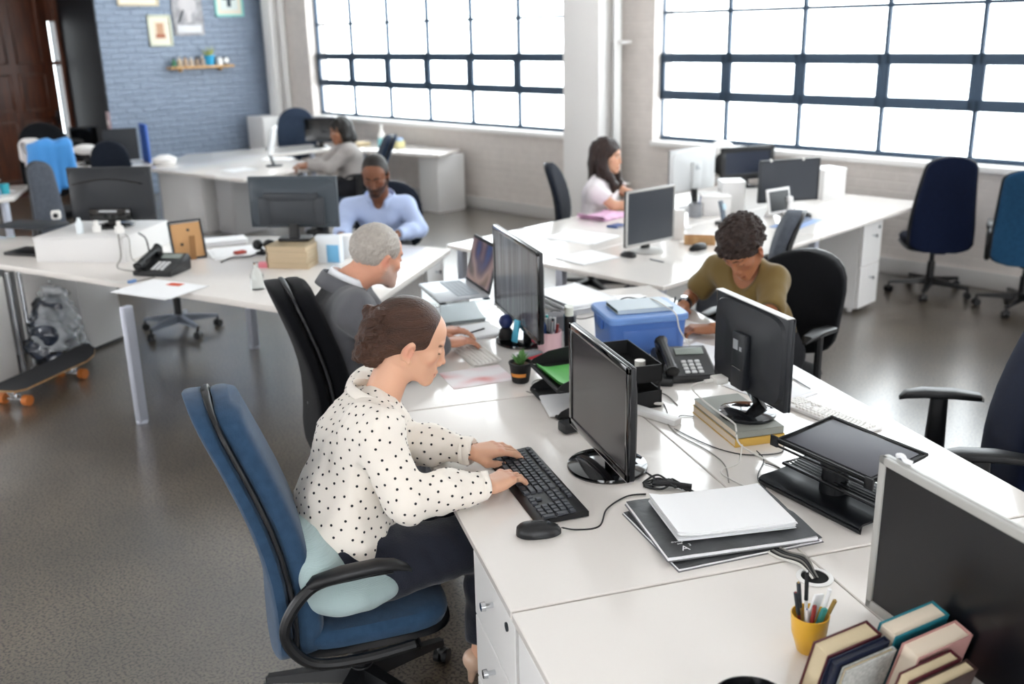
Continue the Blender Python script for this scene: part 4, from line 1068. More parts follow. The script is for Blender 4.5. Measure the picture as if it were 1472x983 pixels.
def generic(label, sp, hands, hairstyle, haircol, top_mat, pants, top_name='shirt', inflate=.014, short=None, neck_cut=None, res=.010, collar=None, seed=5, shoes=True, hem=.05, disp=.004, pants_cut=.64):
    hips(sp); t, b = person(label, sp, hands); make_body(t, sp, b, hands)
    lo, hi = bounds(sp, UP, .17); s = SDF(lo, hi, res)
    torso(s, sp, inflate, sleeve=.92, short=short); P = np.array(sp['pelvis']); s.cut(P-np.array([0, 0, hem]), (0, 0, -1), k=.005)
    if short:
        for nm in 'RL':
            S, E = np.array(sp['sh'+nm]), np.array(sp['el'+nm]); d = nrm(E-S); w_ = S+(E-S)*short
            s.cone(w_+d*.075, w_+d*.12, .075, .075, k=.003, op='s')
    else: cuff_cut(s, sp, .07, .92)
    if neck_cut: s.ell(neck_cut[0], neck_cut[1], neck_cut[2], k=.006, op='s')
    cloth(top_name, t, s, top_mat, b, disp=disp, f=40, seed=seed, aniso=(1, 1, .6))
    if collar:
        N = np.array(sp['neck'])-b; g = G(); f = np.array(sp['front']); band(g, N+f*.0+np.array((0, 0, .012)), f*.35+np.array([0, 0, 1]), f-np.array([0, 0, .2]), collar, collar*.95, -.032, .020, flare=.008, gap=46, drop=.03); obj('collar', g, top_mat, t, sub=1)
    hair(t, sp, b, hairstyle, haircol, .0045 if hairstyle != 'curly' else .0036)
    lo, hi = bounds(sp, LEG, .14); s = SDF(lo, hi, .013); torso(s, sp, .014, arms=False, legs=True, bust=False); s.cut((0, 0, pants_cut), (0, 0, 1)); s.cut((0, 0, .09), (0, 0, -1))
    cloth('trousers', t, s, pants, b, disp=.004, f=40, seed=seed+3)
    for nm in 'RL':
        A = np.array(sp['an'+nm]); f = np.array(sp['front']); T = A+f*.14; T[2] = .04
        sp['toe'+nm] = tuple(T); s = SDF(np.minimum(A, T)-.1, np.maximum(A, T)+.1, .009)
        H = A-f*.03; H[2] = .045; Md = A+f*.05; Md[2] = .045
        s.path([H, Md, T], [.043, .042, .036], k=.02); s.cone((A[0], A[1], .1), (A[0], A[1], .05), .044, .044, k=.02); s.cut((0, 0, 0), (0, 0, -1)); V, F = s.mesh(); meshobj('shoe', [(V-b, F)], M_black, t)
    return t
def legs_for(sp, reach=.44, gap=.11, an=.06, z=.53):
    P = np.array(sp['pelvis'], float); s, f = np.array(sp['side'], float), np.array(sp['front'], float)
    for q, nm in ((1, 'R'), (-1, 'L')):
        K = P+f*reach+s*q*gap; K[2] = z; A = P+f*(reach-an)+s*q*gap; A[2] = .11
        sp['kn'+nm] = tuple(K); sp['an'+nm] = tuple(A)
def others():
    dark = mat('dark_trousers', '#14161d', .85)
    # short curly haired woman across the desk
    sd, fr = sideof(208)
    sp = dict(skin='#a06a4c', blush='#9a5540', lips='#8a4a40', brow='#241812', head=(2.265, 3.925, 1.06), look=(206, 42, 4), hs=1.08, res=.0042, fem=True, neck=(2.345, 4.0, .965), chest=(2.385, 4.02, .835), waist=(2.45, 4.05, .67), pelvis=(2.50, 4.06, .53),
              side=sd, front=fr, girth=1.0, ws=.90, shR=(2.285, 4.185, .915), shL=(2.425, 3.90, .905), elR=(2.185, 4.27, .775), elL=(2.27, 3.69, .755), wrR=(2.09, 4.15, .755), wrL=(2.055, 3.80, .742))
    sp['elR'] = (2.20, 4.30, .745); legs_for(sp, .40)
    hands = [dict(wr=sp['wrR'], fwd=(-.75, -.62, -.12), up=(-.1, 0, 1), side=1, curl=(38, 48, 30), thumb=(.0, .02)), dict(wr=sp['wrL'], fwd=(-.93, .35, -.02), up=(0, 0, 1), side=-1, curl=(28, 45, 30), thumb=(.0, .0))]
    t = generic('woman with short dark curly hair in an olive t-shirt, writing with her head bent', sp, hands, 'curly', '#2b1d18', mat('olive_tshirt', '#6f5a2b', .85, bump=(300, .15), sheen=.2), dark, 't_shirt', short=.62,
                neck_cut=((2.275, 3.955, .955), (.080, .085, .13), head_basis(208, -35)), res=.0085, seed=41, disp=.005)
    b = np.array(t.location); w_ = np.array(sp['wrR'])-b; d = nrm(np.array(sp['wrR'])-np.array(sp['elR']))
    g = G(); g.cyl(w_-d*.035, w_-d*.005, .036, .034, 24); wt = obj('wrist_watch', g, M_black, t); g = G(); g.cyl(w_-d*.02+np.array([-.0, 0, .026]), w_-d*.02+np.array([0, 0, .040]), .018, n=16); obj('watch_face', g, M_chrome, wt)
    # man in the light blue shirt
    sd, fr = sideof(-107)
    sp = dict(skin='#7a4f3a', blush='#7a4534', lips='#6d4038', brow='#17100d', beard=('#1c1310', .85), head=(1.045, 6.745, 1.110), look=(-112, 22, 0), hs=1.12, res=.0050, fem=False, neck=(1.085, 6.87, .935), chest=(1.10, 6.91, .815), waist=(1.12, 6.95, .67), pelvis=(1.13, 6.99, .52),
              side=sd, front=fr, girth=1.02, ws=1.0, shR=(.885, 6.935, .870), shL=(1.26, 6.83, .870), elR=(.805, 6.80, .745), elL=(1.32, 6.66, .735), wrR=(.765, 6.59, .742), wrL=(1.13, 6.50, .742))
    legs_for(sp, .42)
    hands = [dict(wr=sp['wrR'], fwd=(-.15, -.98, -.05), up=(0, 0, 1), side=1, curl=(25, 40, 25), res=.004), dict(wr=sp['wrL'], fwd=(-.7, -.7, -.05), up=(0, 0, 1), side=-1, curl=(25, 40, 25), res=.004)]
    generic('bearded man in a light blue shirt sitting behind the dark monitor back', sp, hands, 'buzz', '#17110f', mat('light_blue_shirt', '#b3c3e6', .8, sheen=.1), dark, neck_cut=((1.055, 6.79, .945), (.05, .06, .09), head_basis(-107, -20)), collar=.100, seed=51, disp=.005)
    # dark haired woman in the white t-shirt
    sd, fr = sideof(-32)
    sp = dict(skin='#d6a488', blush='#d08a74', lips='#a9554e', brow='#2a1c16', eyes='open', head=(2.905, 7.135, 1.095), look=(-38, 4, 0), hs=1.08, res=.0055, fem=True, neck=(2.86, 7.165, .935), chest=(2.845, 7.175, .80), waist=(2.84, 7.18, .66), pelvis=(2.83, 7.185, .52),
              side=sd, front=fr, girth=.98, ws=.94, shR=(2.755, 7.005, .862), shL=(2.945, 7.315, .862), elR=(2.87, 6.925, .745), elL=(3.13, 7.19, .775), wrR=(3.055, 6.90, .742), wrL=(3.10, 6.98, .742))
    legs_for(sp, .42)
    hands = [dict(wr=sp['wrR'], fwd=(.9, -.3, -.05), up=(0, 0, 1), side=1, curl=(20, 30, 20), res=.004), dict(wr=sp['wrL'], fwd=(.3, -.95, -.05), up=(0, 0, 1), side=-1, curl=(20, 30, 20), res=.004)]
    generic('woman with long dark hair in a white t-shirt looking towards the windows', sp, hands, 'long', '#2a1a16', mat('white_tshirt', '#e6dfe2', .85), dark, 't_shirt', short=.55, neck_cut=((2.915, 7.13, .975), (.05, .06, .07), head_basis(-32, -30)), seed=61)
    # woman with her back turned by the blue wall
    sd, fr = sideof(176)
    sp = dict(skin='#9a6a50', blush='#94543f', lips='#8a4a40', brow='#241812', eyes='open', head=(1.275, 10.35, 1.085), look=(192, 8, 0), hs=1.08, res=.0060, fem=True, neck=(1.325, 10.36, .955), chest=(1.35, 10.36, .82), waist=(1.37, 10.36, .66), pelvis=(1.38, 10.36, .52),
              side=sd, front=fr, girth=1.1, ws=1.08, shR=(1.31, 10.56, .90), shL=(1.32, 10.17, .90), elL=(1.12, 10.18, .745), elR=(1.12, 10.62, .745), wrL=(.93, 10.40, .745), wrR=(.93, 10.60, .745))
    legs_for(sp, .42)
    hands = [dict(wr=sp['wrR'], fwd=(-1, .05, -.05), up=(0, 0, 1), side=1, res=.005), dict(wr=sp['wrL'], fwd=(-.95, .3, -.05), up=(0, 0, 1), side=-1, res=.005)]
    generic('woman with dark bobbed hair in a grey blouse sitting by the blue wall', sp, hands, 'bob', '#15110f', mat('grey_blouse', '#a8a3a0', .85), dark, 'blouse', short=None, res=.012, seed=71)
woman_in_dots(); man_in_suit(); others()
# ------------------------------------------------------------------ things on the desks
D = DESK
M_red = mat('red_plastic', '#c0303a', .5); M_key = mat('dark_keys', '#363940', .4); M_wkey = mat('white_keys', '#eceae6', .5)
M_darkglass = mat('black_glass', '#050608', .06, coat=.4)
M_cable = mat('black_cable', '#1b1b1d', .5); M_wcable = mat('white_cable', '#d9d7d2', .5); M_gcable = mat('grey_cable', '#87847f', .5)
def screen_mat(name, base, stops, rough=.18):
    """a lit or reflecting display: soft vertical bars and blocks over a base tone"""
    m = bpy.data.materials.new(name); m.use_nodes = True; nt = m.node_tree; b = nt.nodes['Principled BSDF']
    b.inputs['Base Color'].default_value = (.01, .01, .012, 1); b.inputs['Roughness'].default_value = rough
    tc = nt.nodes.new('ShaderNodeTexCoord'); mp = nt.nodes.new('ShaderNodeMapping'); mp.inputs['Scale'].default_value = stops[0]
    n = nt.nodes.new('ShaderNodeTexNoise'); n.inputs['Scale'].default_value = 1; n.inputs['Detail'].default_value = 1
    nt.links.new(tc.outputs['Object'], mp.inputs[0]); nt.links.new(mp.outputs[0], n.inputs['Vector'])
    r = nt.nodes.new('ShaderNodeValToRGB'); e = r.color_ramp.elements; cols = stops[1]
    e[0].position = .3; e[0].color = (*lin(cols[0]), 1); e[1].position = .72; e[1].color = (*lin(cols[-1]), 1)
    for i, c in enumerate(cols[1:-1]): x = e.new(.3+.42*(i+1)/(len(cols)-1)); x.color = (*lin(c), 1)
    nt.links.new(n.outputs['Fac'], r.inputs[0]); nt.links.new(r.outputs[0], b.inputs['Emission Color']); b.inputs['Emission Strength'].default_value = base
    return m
def monitor(label, loc, rz, w, z0, z1, off=0, bez=.018, th=.045, case=None, bezel=None, screen=None, base='round', base_r=.12, back='vesa', neck_m=None, group=None, base_m=None, tilt=0, name='computer_monitor', neck=True):
    """screen faces local +x; origin on the desk under the stand; z0,z1 heights of the panel above the desk"""
    t = thing(name, label, 'monitor', loc, rz, group); case = case or M_black; bezel = bezel or case; base_m = base_m or M_gloss; neck_m = neck_m or M_gloss
    h = z1-z0; zc = (z0+z1)/2; g = G()
    g.box((off-.008, 0, zc), (.02, w, h), bev=.006)
    rings = []
    for x, s in ((off-.014, .985), (off-.028, .93), (off-th, .62), (off-th-.006, .5)):
        rings.append(superring(x, 0, zc, w/2*s, h/2*(s if s > .9 else s*.95), 28, 6, ux=(0, 1, 0), uy=(0, 0, 1)))
    g.loft(rings); obj('casing', g, case, t)
    g = G(); x = off+.004
    for c, s in (((x, 0, z1-bez/2), (.01, w, bez)), ((x, 0, z0+bez*.6), (.01, w, bez*1.2)), ((x, w/2-bez/2, zc), (.01, bez, h)), ((x, -w/2+bez/2, zc), (.01, bez, h))): g.box(c, s, bev=.003)
    obj('bezel', g, bezel, t)
    g = G(); g.box((off+.0025, 0, zc+bez*.1), (.004, w-2*bez+.002, h-2*bez)); obj('screen', g, screen or M_darkglass, t)
    if back == 'vesa':
        g = G(); g.box((off-th-.012, 0, zc-h*.12), (.03, w*.18, h*.62), bev=.006); bp = obj('back_housing', g, case, t)
        g = G(); g.box((off-th-.028, .012, zc+h*.06), (.002, .028, .034)); g.box((off-th-.028, -.018, zc+h*.03), (.002, .012, .014)); obj('rating_label', g, mat('rating_label', '#9a9da2', .6), bp)
    elif back == 'frame':
        g = G(); ww, hh = w*.62, h*.56; x = off-th-.010; z_ = zc-h*.16
        for c, s in (((x, 0, z_+hh/2), (.02, ww, .05)), ((x, ww/2, z_), (.02, .07, hh)), ((x, -ww/2, z_), (.02, .07, hh))): g.box(c, s, bev=.008)
        g.box((x+.004, 0, z_), (.02, ww*.9, hh*.9), bev=.006); obj('back_housing', g, M_charcoal, t)
    elif back == 'arc':
        g = G(); g.tube(spline([(off-th-.004, -w*.42, zc+h*.20), (off-th-.012, 0, zc+h*.30), (off-th-.004, w*.42, zc+h*.20)], 6), .005, 6); g.box((off-th-.012, 0, z0+.05), (.03, w*.5, .08), bev=.01); obj('back_housing', g, M_gloss, t)
    if neck:
        g = G(); zt = z0+h*.22
        if base == 'slant': g.loft([superring(.05, 0, .025, .035, .012, 16, 5), superring(off-th-.02, 0, zt+.03, .035, .012, 16, 5)])
        else: g.loft([superring(-.02, 0, .012, .034, .022, 18, 3), superring(min(off-th+.01, -.01), 0, zt, .028, .014, 18, 3)])
        obj('stand_neck', g, neck_m, t)
        g = G()
        if base in ('round', 'slant'): g.lathe([(0, 0), (base_r*.98, 0), (base_r, .006), (base_r*.985, .013), (base_r*.8, .019), (.05, .024), (0, .025)], n=40)
        else: g.loft([superring(0, 0, z, base_r*1.15*s, base_r*.8*s, 28, 7) for z, s in ((0, .98), (.004, 1), (.014, 1), (.018, .96))])
        obj('stand_base', g, base_m, t)
    return t
def keyboard(label, loc, rz, L=.45, Wd=.15, body=None, keys=None, th=.018, compact=False):
    """typed from local -y; numeric pad at local +x"""
    body, keys = body or M_black, keys or M_key
    t = thing('computer_keyboard', label, 'keyboard', loc, rz)
    g = G(); prof = [(-Wd/2, .004), (-Wd/2+.006, .010), (-Wd/2+.02, th*.72), (Wd/2-.012, th*1.25), (Wd/2, th*1.0), (Wd/2, .006)]
    a = [(-L/2, y, z) for y, z in prof]+[(-L/2, Wd/2, .003), (-L/2, -Wd/2, .003)]; b = [(L/2, y, z) for _, y, z in a]
    g.loft([a, [(-L/2+.004, y, z) for _, y, z in a], [(L/2-.004, y, z) for _, y, z in a], b])
    for sx in (-1, 1): g.box((sx*(L/2-.04), Wd/2-.02, .003), (.03, .014, .006)); g.box((sx*(L/2-.04), -Wd/2+.02, .003), (.03, .014, .006))
    obj('keyboard_body', g, body, t)
    g = G(); p = L*.0425 if not compact else L/15.3; kz = lambda y: th*.72+(y+Wd/2-.02)/(Wd-.03)*th*.5
    def key(x, y, w=1.0, d=1.0):
        z = kz(y); s = p*.86; hx, hy = (p*w-(p-s))/2, (p*d-(p-s))/2
        g.loft([[(x-hx, y-hy, z-.002), (x+hx, y-hy, z-.002), (x+hx, y+hy, z-.002), (x-hx, y+hy, z-.002)], [(x-hx*.8, y-hy*.8, z+.006), (x+hx*.8, y-hy*.8, z+.006), (x+hx*.8, y+hy*.8, z+.006), (x-hx*.8, y+hy*.8, z+.006)]])
    x0 = -L/2+.012; y0 = -Wd/2+.020
    rows = [[1.25, 1.25, 1.25, 6.25, 1.25, 1.25, 1.25, 1.25], [2.25]+[1]*10+[2.75], [1.75]+[1]*11+[2.25], [1.5]+[1]*12+[1.5], [1]*13+[2]]
    for r, row in enumerate(rows):
        x = x0
        for w_ in row: key(x+p*w_/2, y0+p*(r+.5), w_); x += p*w_
    yf = y0+p*5.75
    for i in range(13): key(x0+p*(i*1.17+.5)+(p*.15 if i > 0 else 0), yf, .95, .85)
    if not compact:
        x1 = x0+p*15.4
        for r in (3, 4):
            for i in range(3): key(x1+p*(i+.5), y0+p*(r+.5))
        for i in range(3): key(x1+p*(i+.5), y0+p*.5); key(x1+p*(i+.5), yf, .95, .85)
        key(x1+p*1.5, y0+p*1.5); x2 = x1+p*3.35
        for r in range(5):
            for i in range(3): key(x2+p*(i+.5), y0+p*(r+.5))
        key(x2+p*3.5, y0+p*4.5); key(x2+p*3.5, y0+p*3, 1, 2); key(x2+p*3.5, y0+p*1, 1, 2)
    obj('keys', g, keys, t)
    return t
def mouse(label, loc, rz, m=None, s=1.0, cable=None):
    """front points to local +x"""
    m = m or M_black; t = thing('computer_mouse', label, 'mouse', loc, rz); g = G(); rings = []
    for z, k, dx in ((0, .90, 0), (.004, 1.0, 0), (.012, .99, 0), (.022, .90, -.004), (.030, .70, -.008), (.035, .40, -.010), (.037, .08, -.010)):
        rings.append([(x*(1 if x > 0 else 1.02)+dx*s, y*(1-.12*(x/(.058*s))*(1 if z > .01 else .4)), zz) for x, y, zz in superring(0, 0, z*s, .031*s*k, .058*s*k, 28, 2.5)])
    g.loft(rings); b = obj('mouse_body', g, m, t)
    g = G(); g.cyl((.026*s, -.004*s, .027*s), (.026*s, .004*s, .027*s), .008*s, n=14); obj('scroll_wheel', g, M_charcoal, t)
    g = G(); g.tube(spline([(.05*s, 0, .0235*s), (.0*s, .0, .0375*s), (-.02*s, 0, .038*s)], 5), .0007*s, 5); obj('button_seam', g, M_gloss, t)
    return t
def cable(label, pts, r=.0022, m=None, cat='cable', name='cable', n=9, group=None, loc=None):
    P = spline(pts, n); o = Vector(loc or (pts[0][0], pts[0][1], D)); g = G(); g.tube([p-o for p in P], r, 7)
    return solo(name, g, m or M_cable, label, cat, tuple(o), 0, group)
def sheets(name, label, cat, loc, rz, w, d, n, m=None, dz=.0016, jit=.006, curl=0.0, seed=1, edge=None, group=None):
    """a stack of loose sheets as one pile"""
    r = random.Random(seed); g = G()
    for k in range(n):
        a = r.uniform(-1, 1)*jit*4; dx, dy = r.uniform(-jit, jit), r.uniform(-jit, jit)
        nx, ny = 10, 8; vs = []; fs = []
        for i in range(nx+1):
            for j in range(ny+1):
                x, y = (i/nx-.5)*w, (j/ny-.5)*d
                z = dz*k+.0006+curl*(max(0, abs(i/nx-.5)*2-.6)/.4)**2*(1 if (i > nx/2) == (seed % 2 == 0) else .35)*(k+1)/n
                vs.append((x*math.cos(a)-y*math.sin(a)+dx, x*math.sin(a)+y*math.cos(a)+dy, z))
        for i in range(nx):
            for j in range(ny): q = i*(ny+1)+j; fs.append((q, q+1, q+ny+2, q+ny+1))
        b = len(vs); vs += [(x, y, z+dz*.8) for x, y, z in vs]; fs += [tuple(x+b for x in f) for f in fs]
        rim = [i*(ny+1) for i in range(nx+1)]+[nx*(ny+1)+j for j in range(1, ny+1)]+[i*(ny+1)+ny for i in range(nx-1, -1, -1)]+[j for j in range(ny-1, 0, -1)]
        for q in range(len(rim)): a1, a2 = rim[q], rim[(q+1) % len(rim)]; fs.append((a1, a2, a2+b, a1+b))
        g.add(vs, fs)
    return solo(name, g, m or M_paper, label, cat, loc, rz, group)
def book(label, loc, rz, w, h, t_, cover, stand=False, tilt=0.0, pages=None, group=None, soft=False, name='book', lean=0.0):
    """lying: w along x (spine at -x), h along y, thickness up. standing: spine at +x, fore edge at -x, height up"""
    t = thing(name, label, 'book', loc, rz, group); b = .003 if not soft else .0012
    if not stand:
        g = G(); g.box((0, 0, b/2), (w, h, b)); g.box((0, 0, t_-b/2), (w, h, b)); g.box((-w/2+b/2, 0, t_/2), (b, h, t_)); c = obj('cover', g, cover, t)
        g = G(); g.box((.002, 0, t_/2), (w-.010, h-.008, t_-2*b)); p = obj('pages', g, pages or M_pages, t)
    else:
        g = G(); g.box((0, -t_/2+b/2, h/2), (w, b, h)); g.box((0, t_/2-b/2, h/2), (w, b, h)); g.box((w/2-b/2, 0, h/2), (b, t_, h)); c = obj('cover', g, cover, t)
        g = G(); g.box((.0, 0, h/2), (w-.010, t_-2*b, h-.008)); p = obj('pages', g, pages or M_pages, t)
        t.rotation_euler = (lean, 0, R(rz))
    return t
def desk_phone(label, loc, rz, s=1.0, body=None, pad='#d8d9da'):
    """dial face towards local -y, handset on the left"""
    body = body or M_black; t = thing('desk_phone', label, 'phone', loc, rz)
    g = G(); rings = []
    for y, z0, z1 in ((-.10, .004, .022), (-.095, .002, .03), (.0, .0, .055), (.085, .0, .085), (.10, .004, .082)):
        rings.append([(-.105*s, y*s, z0*s), (.105*s, y*s, z0*s), (.108*s, y*s, z1*s*.8), (.098*s, y*s, z1*s), (-.098*s, y*s, z1*s), (-.108*s, y*s, z1*s*.8)])
    g.loft(rings); obj('phone_body', g, body, t)
    sl = math.atan2(.055-.03, .095)
    g = G()
    for r in range(4):
        for c in range(3): g.box(((-.005+c*.026)*s, (-.075+r*.022)*s, (.036+r*.0062)*s), (.019*s, .015*s, .008*s), (sl, 0, 0), bev=.002*s, seg=1)
    obj('number_keys', g, mat('phone_keys', pad, .5), t)
    g = G(); g.box((.03*s, .055*s, .075*s), (.11*s, .04*s, .006*s), (.33, 0, 0), bev=.002); obj('display', g, mat('lcd', '#8d9690', .3), t)
    g = G(); pts = spline([(-.07*s, -.105*s, .050*s), (-.07*s, -.06*s, .072*s), (-.07*s, .03*s, .095*s), (-.07*s, .09*s, .108*s)], 6)
    g.tube(pts, .017*s, 10, rs=[.017*s+.010*s*abs(i/(len(pts)-1)*2-1)**3 for i in range(len(pts))])
    g.box((-.07*s, -.085*s, .052*s), (.05*s, .05*s, .03*s), (.3, 0, 0), bev=.01); g.box((-.07*s, .075*s, .092*s), (.05*s, .05*s, .03*s), (.3, 0, 0), bev=.01); obj('handset', g, body, t)
    g = G(); g.tube([(-.07*s-.012*s*math.cos(i*.9)-.03*s*math.sin(i/60*PI), -.11*s+i*.0028*s, .02*s+.010*s*math.sin(i*.9)) for i in range(60)], .0022*s, 5); obj('handset_cord', g, body, t)
    return t
def pen(label, a, b, m, r=.004, tip=None, cat='pen', group=None, name='pen'):
    a, b = Vector(a), Vector(b); d = (b-a).normalized(); L = (b-a).length; o = a
    g = G(); g.cyl((0, 0, 0), b-a-d*.012, r, n=10); g.cyl(b-a-d*.012, b-a, r, r*.35, n=10)
    t = thing(name, label, cat, tuple(o), 0, group); obj('barrel', g, m, t)
    g = G(); g.cyl(d*(L*.60), d*(L*.98), r*1.12, n=10); obj('cap', g, tip or m, t)
    return t
P_blue = mat('pen_blue', '#24417a', .4); P_white = mat('pen_white', '#e6e6e6', .4); P_teal = mat('pen_teal', '#4fb3b0', .4); P_gold = mat('pen_gold', '#a88a4a', .4); P_red = mat('pencil_red', '#8c2f2c', .5); P_grey = mat('pen_grey', '#8f9296', .4)
def main_desk():
    # --- in front of the woman in dots
    keyboard('black keyboard under the hands of the woman in the polka dot blouse', (.832, 2.615, D), -88, .485, .158)
    mouse('black mouse on the desk beside the polka dot woman\'s keyboard', (.752, 2.325, D), -9, s=1.08)
    cable('thin black mouse cable curving from the mouse to the monitor base', [(.815, 2.315, D+.015), (.86, 2.31, D+.003), (.925, 2.31, D+.003), (.985, 2.40, D+.003), (1.07, 2.455, D+.003), (1.13, 2.45, D+.003)], .0024)
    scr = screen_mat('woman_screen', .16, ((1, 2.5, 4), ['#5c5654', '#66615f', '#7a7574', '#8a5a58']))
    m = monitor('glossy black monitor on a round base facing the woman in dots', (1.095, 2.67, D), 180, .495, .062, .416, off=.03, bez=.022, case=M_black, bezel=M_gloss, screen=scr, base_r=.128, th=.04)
    g = G(); g.box((.036, -.02, .408), (.002, .045, .012)); obj('sticker', g, M_wkey, m)
    g = G(); g.box((.024, 0, .0595), (.022, .48, .004)); obj('lower_edge', g, mat('pink_grey_edge', '#a8a0a2', .3), m)
    g = G()
    for k in range(5): g.tube(spline([(.0, .0+k*.006, .0), (.05, -.03+k*.016, .004+.004*k), (.09, .01-k*.012, .010), (.05+.01*k, .02, .012), (.10+.012*k, -.02-.012*k, .003)], 7), .0032, 6)
    g.tube(spline([(.02, 0, .014), (.07, -.01, .012), (.14, -.03, .008)], 5), .009, 8)
    solo('cable_bundle', g, M_cable, 'tied bundle of black monitor cables beside the round monitor base', 'cable', (1.145, 2.50, D+.003), -15)
    cable('black power lead from the back of the woman in dots\' monitor', [(1.15, 2.66, D+.05), (1.19, 2.60, D+.004), (1.20, 2.53, D+.003), (1.17, 2.49, D+.003)], .0035)
    # --- letter tray with papers
    t = thing('letter_tray', 'black two tier letter tray with green folder, behind the woman\'s monitor', 'letter tray', (1.28, 3.25, D), 0)
    for z in (.004, .105):
        g = G(); g.box((0, 0, z), (.40, .32, .005))
        for sy in (-1, 1):
            a = [(-.17, z), (-.205, z+.012), (-.19, z+.028), (-.13, z+.052), (-.05, z+.062), (.20, z+.062), (.20, z)]
            y = sy*.158; g.loft([[(x, y-.002, q) for x, q in a], [(x, y+.002, q) for x, q in a]])
        g.box((.198, 0, z+.031), (.004, .32, .062)); g.box((-.20, 0, z+.006), (.012, .32, .012), bev=.003); obj('tray', g, M_matte, t)
    for sx, sy in ((.19, -.155), (.19, .155), (-.12, -.155), (-.12, .155)):
        g = G(); g.cyl((sx, sy, .06), (sx, sy, .108), .005, n=8); obj('post', g, M_matte, t)
    g = G(); g.box((-.208, -.06, .012), (.002, .03, .012)); obj('label_tab', g, M_paper, t)
    sheets('folder', 'green and yellow folder in the top tier of the black letter tray', 'folder', (1.22, 3.25, D+.109), 4, .26, .22, 2, mat('green_folder', '#4fa24a', .6), curl=.02)
    sheets('paper_sheets', 'white sheets in the lower tier of the black letter tray', 'papers', (1.19, 3.20, D+.008), -6, .24, .2, 6, seed=4)
    solo('tape_roll', G().lathe([(.012, -.02), (.02, -.02), (.02, .02), (.012, .02)], n=20), M_wkey, 'pale roll lying in the black tray\'s right end', 'tape', (1.44, 3.20, D+.131), 0)
    g = G(); g.box((0, 0, .02), (.10, .055, .035), bev=.006); solo('card_holder', g, M_matte, 'small black card box leaning below the letter tray\'s open front', 'box', (1.10, 2.99, D), 10)
    # --- plant, mouse pad
    t = thing('potted_plant', 'small green succulent in a black pot with an orange label', 'plant', (1.075, 3.53, D), 0)
    g = G(); g.lathe([(0, 0), (.030, 0), (.034, .004), (.045, .075), (.0475, .078), (.0475, .084), (.042, .085), (.040, .072), (0, .07)], n=28); obj('pot', g, M_matte, t)
    g = G(); g.lathe([(0, .071), (.041, .071), (.03, .076), (0, .077)], n=20); obj('soil', g, mat('soil', '#4a3a2c', .95), t)
    g = G(); g.loft([[(.0455*math.cos(R(a))*(.80+.0), .0455*math.sin(R(a))*.80, .030) for a in range(195, 290, 8)], [(.0455*math.cos(R(a))*.91, .0455*math.sin(R(a))*.91, .046) for a in range(195, 290, 8)]], False, False)
    for p in range(len(g.v)): v = g.v[p]; g.v[p] = (v[0]*1.075, v[1]*1.075, v[2])
    obj('pot_label', g, mat('orange_label', '#d98a3c', .6), t)
    g = G(); r = random.Random(3)
    for k in range(26):
        a, e, L = r.uniform(0, 6.28), r.uniform(.5, 1.4), r.uniform(.035, .062); d = Vector((math.cos(a)*math.cos(e), math.sin(a)*math.cos(e), math.sin(e))); s = Vector((-math.sin(a), math.cos(a), 0))
        b = Vector((r.uniform(-.012, .012), r.uniform(-.012, .012), .074)); rings = []
        for q, w_ in ((0, .0035), (.35, .0075), (.7, .006), (1, .0006)): c = b+d*L*q; n = s.cross(d); rings.append([c+s*w_, c+n*w_*.4, c-s*w_, c-n*w_*.4])
        g.loft(rings)
    obj('leaves', g, mat('succulent_green', '#5e8a4e', .5), t)
    cable('grey cable looping on the desk beside the potted plant', [(1.06, 3.41, D+.003), (1.09, 3.38, D+.003), (1.17, 3.40, D+.003), (1.21, 3.50, D+.003), (1.14, 3.52, D+.003), (1.10, 3.46, D+.008), (1.12, 3.42, D+.004), (1.20, 3.43, D+.003)], .0022, M_gcable)
    g = G(); g.prism([(-.13, -.10), (.13, -.10), (.13, .10), (-.13, .10)], 0, .004, bev=.0015); mp = screen_mat('mat_print', .0, ((6, 9, 1), ['#f3f0f2', '#f3eef0', '#efdcdf', '#e39c9a']))
    nt = mp.node_tree; b = nt.nodes['Principled BSDF']; nt.links.new(nt.nodes['Color Ramp'].outputs[0], b.inputs['Base Color']); b.inputs['Roughness'].default_value = .6
    solo('mouse_pad', g, [mp], 'white mouse pad with a pink print near the grey haired man', 'mouse pad', (.925, 3.645, D), 4)
    # --- grey haired man's place
    keyboard('small white keyboard by the hands of the grey haired man', (.985, 3.90, D), -84, .26, .115, mat('white_kb', '#dcd9d4', .5), M_wkey, .012, compact=True)
    t = thing('laptop', 'open silver laptop raised on the clear stand', 'laptop', (1.055, 4.57, D+.118), -86)
    g = G(); g.box((0, 0, .008), (.36, .25, .014), bev=.005); obj('base', g, mat('laptop_silver', '#c6ccd2', .35, .2), t)
    g = G(); g.box((0, .03, .0158), (.30, .11, .002), bev=.0005)
    for r_ in range(5):
        for c in range(13): g.box((-.138+c*.023, -.012+r_*.021, .0175), (.018, .016, .002))
    obj('keys', g, mat('laptop_keys', '#aab4bd', .5), t); g = G(); g.box((0, -.075, .0156), (.10, .07, .001)); obj('trackpad', g, MATS['laptop_silver'], t)
    a = R(14); g = G(); L = .235; g.box((0, .125+math.sin(a)*L/2, .012+math.cos(a)*L/2), (.36, .008, L), (-a, 0, 0), bev=.003); ld = obj('lid', g, M_black, t)
    ls = screen_mat('laptop_screen', .45, ((5, 1, 5), ['#161219', '#c9a9a4', '#6f5f78', '#4d6fae', '#0e0d12']))
    g = G(); g.box((0, .1195+math.sin(a)*L/2, .012+math.cos(a)*L/2), (.335, .002, L-.03), (-a, 0, 0)); obj('screen', g, ls, ld)
    clear = mat('clear_acrylic', '#eef4f4', .03, trans=1.0, ior=1.3)
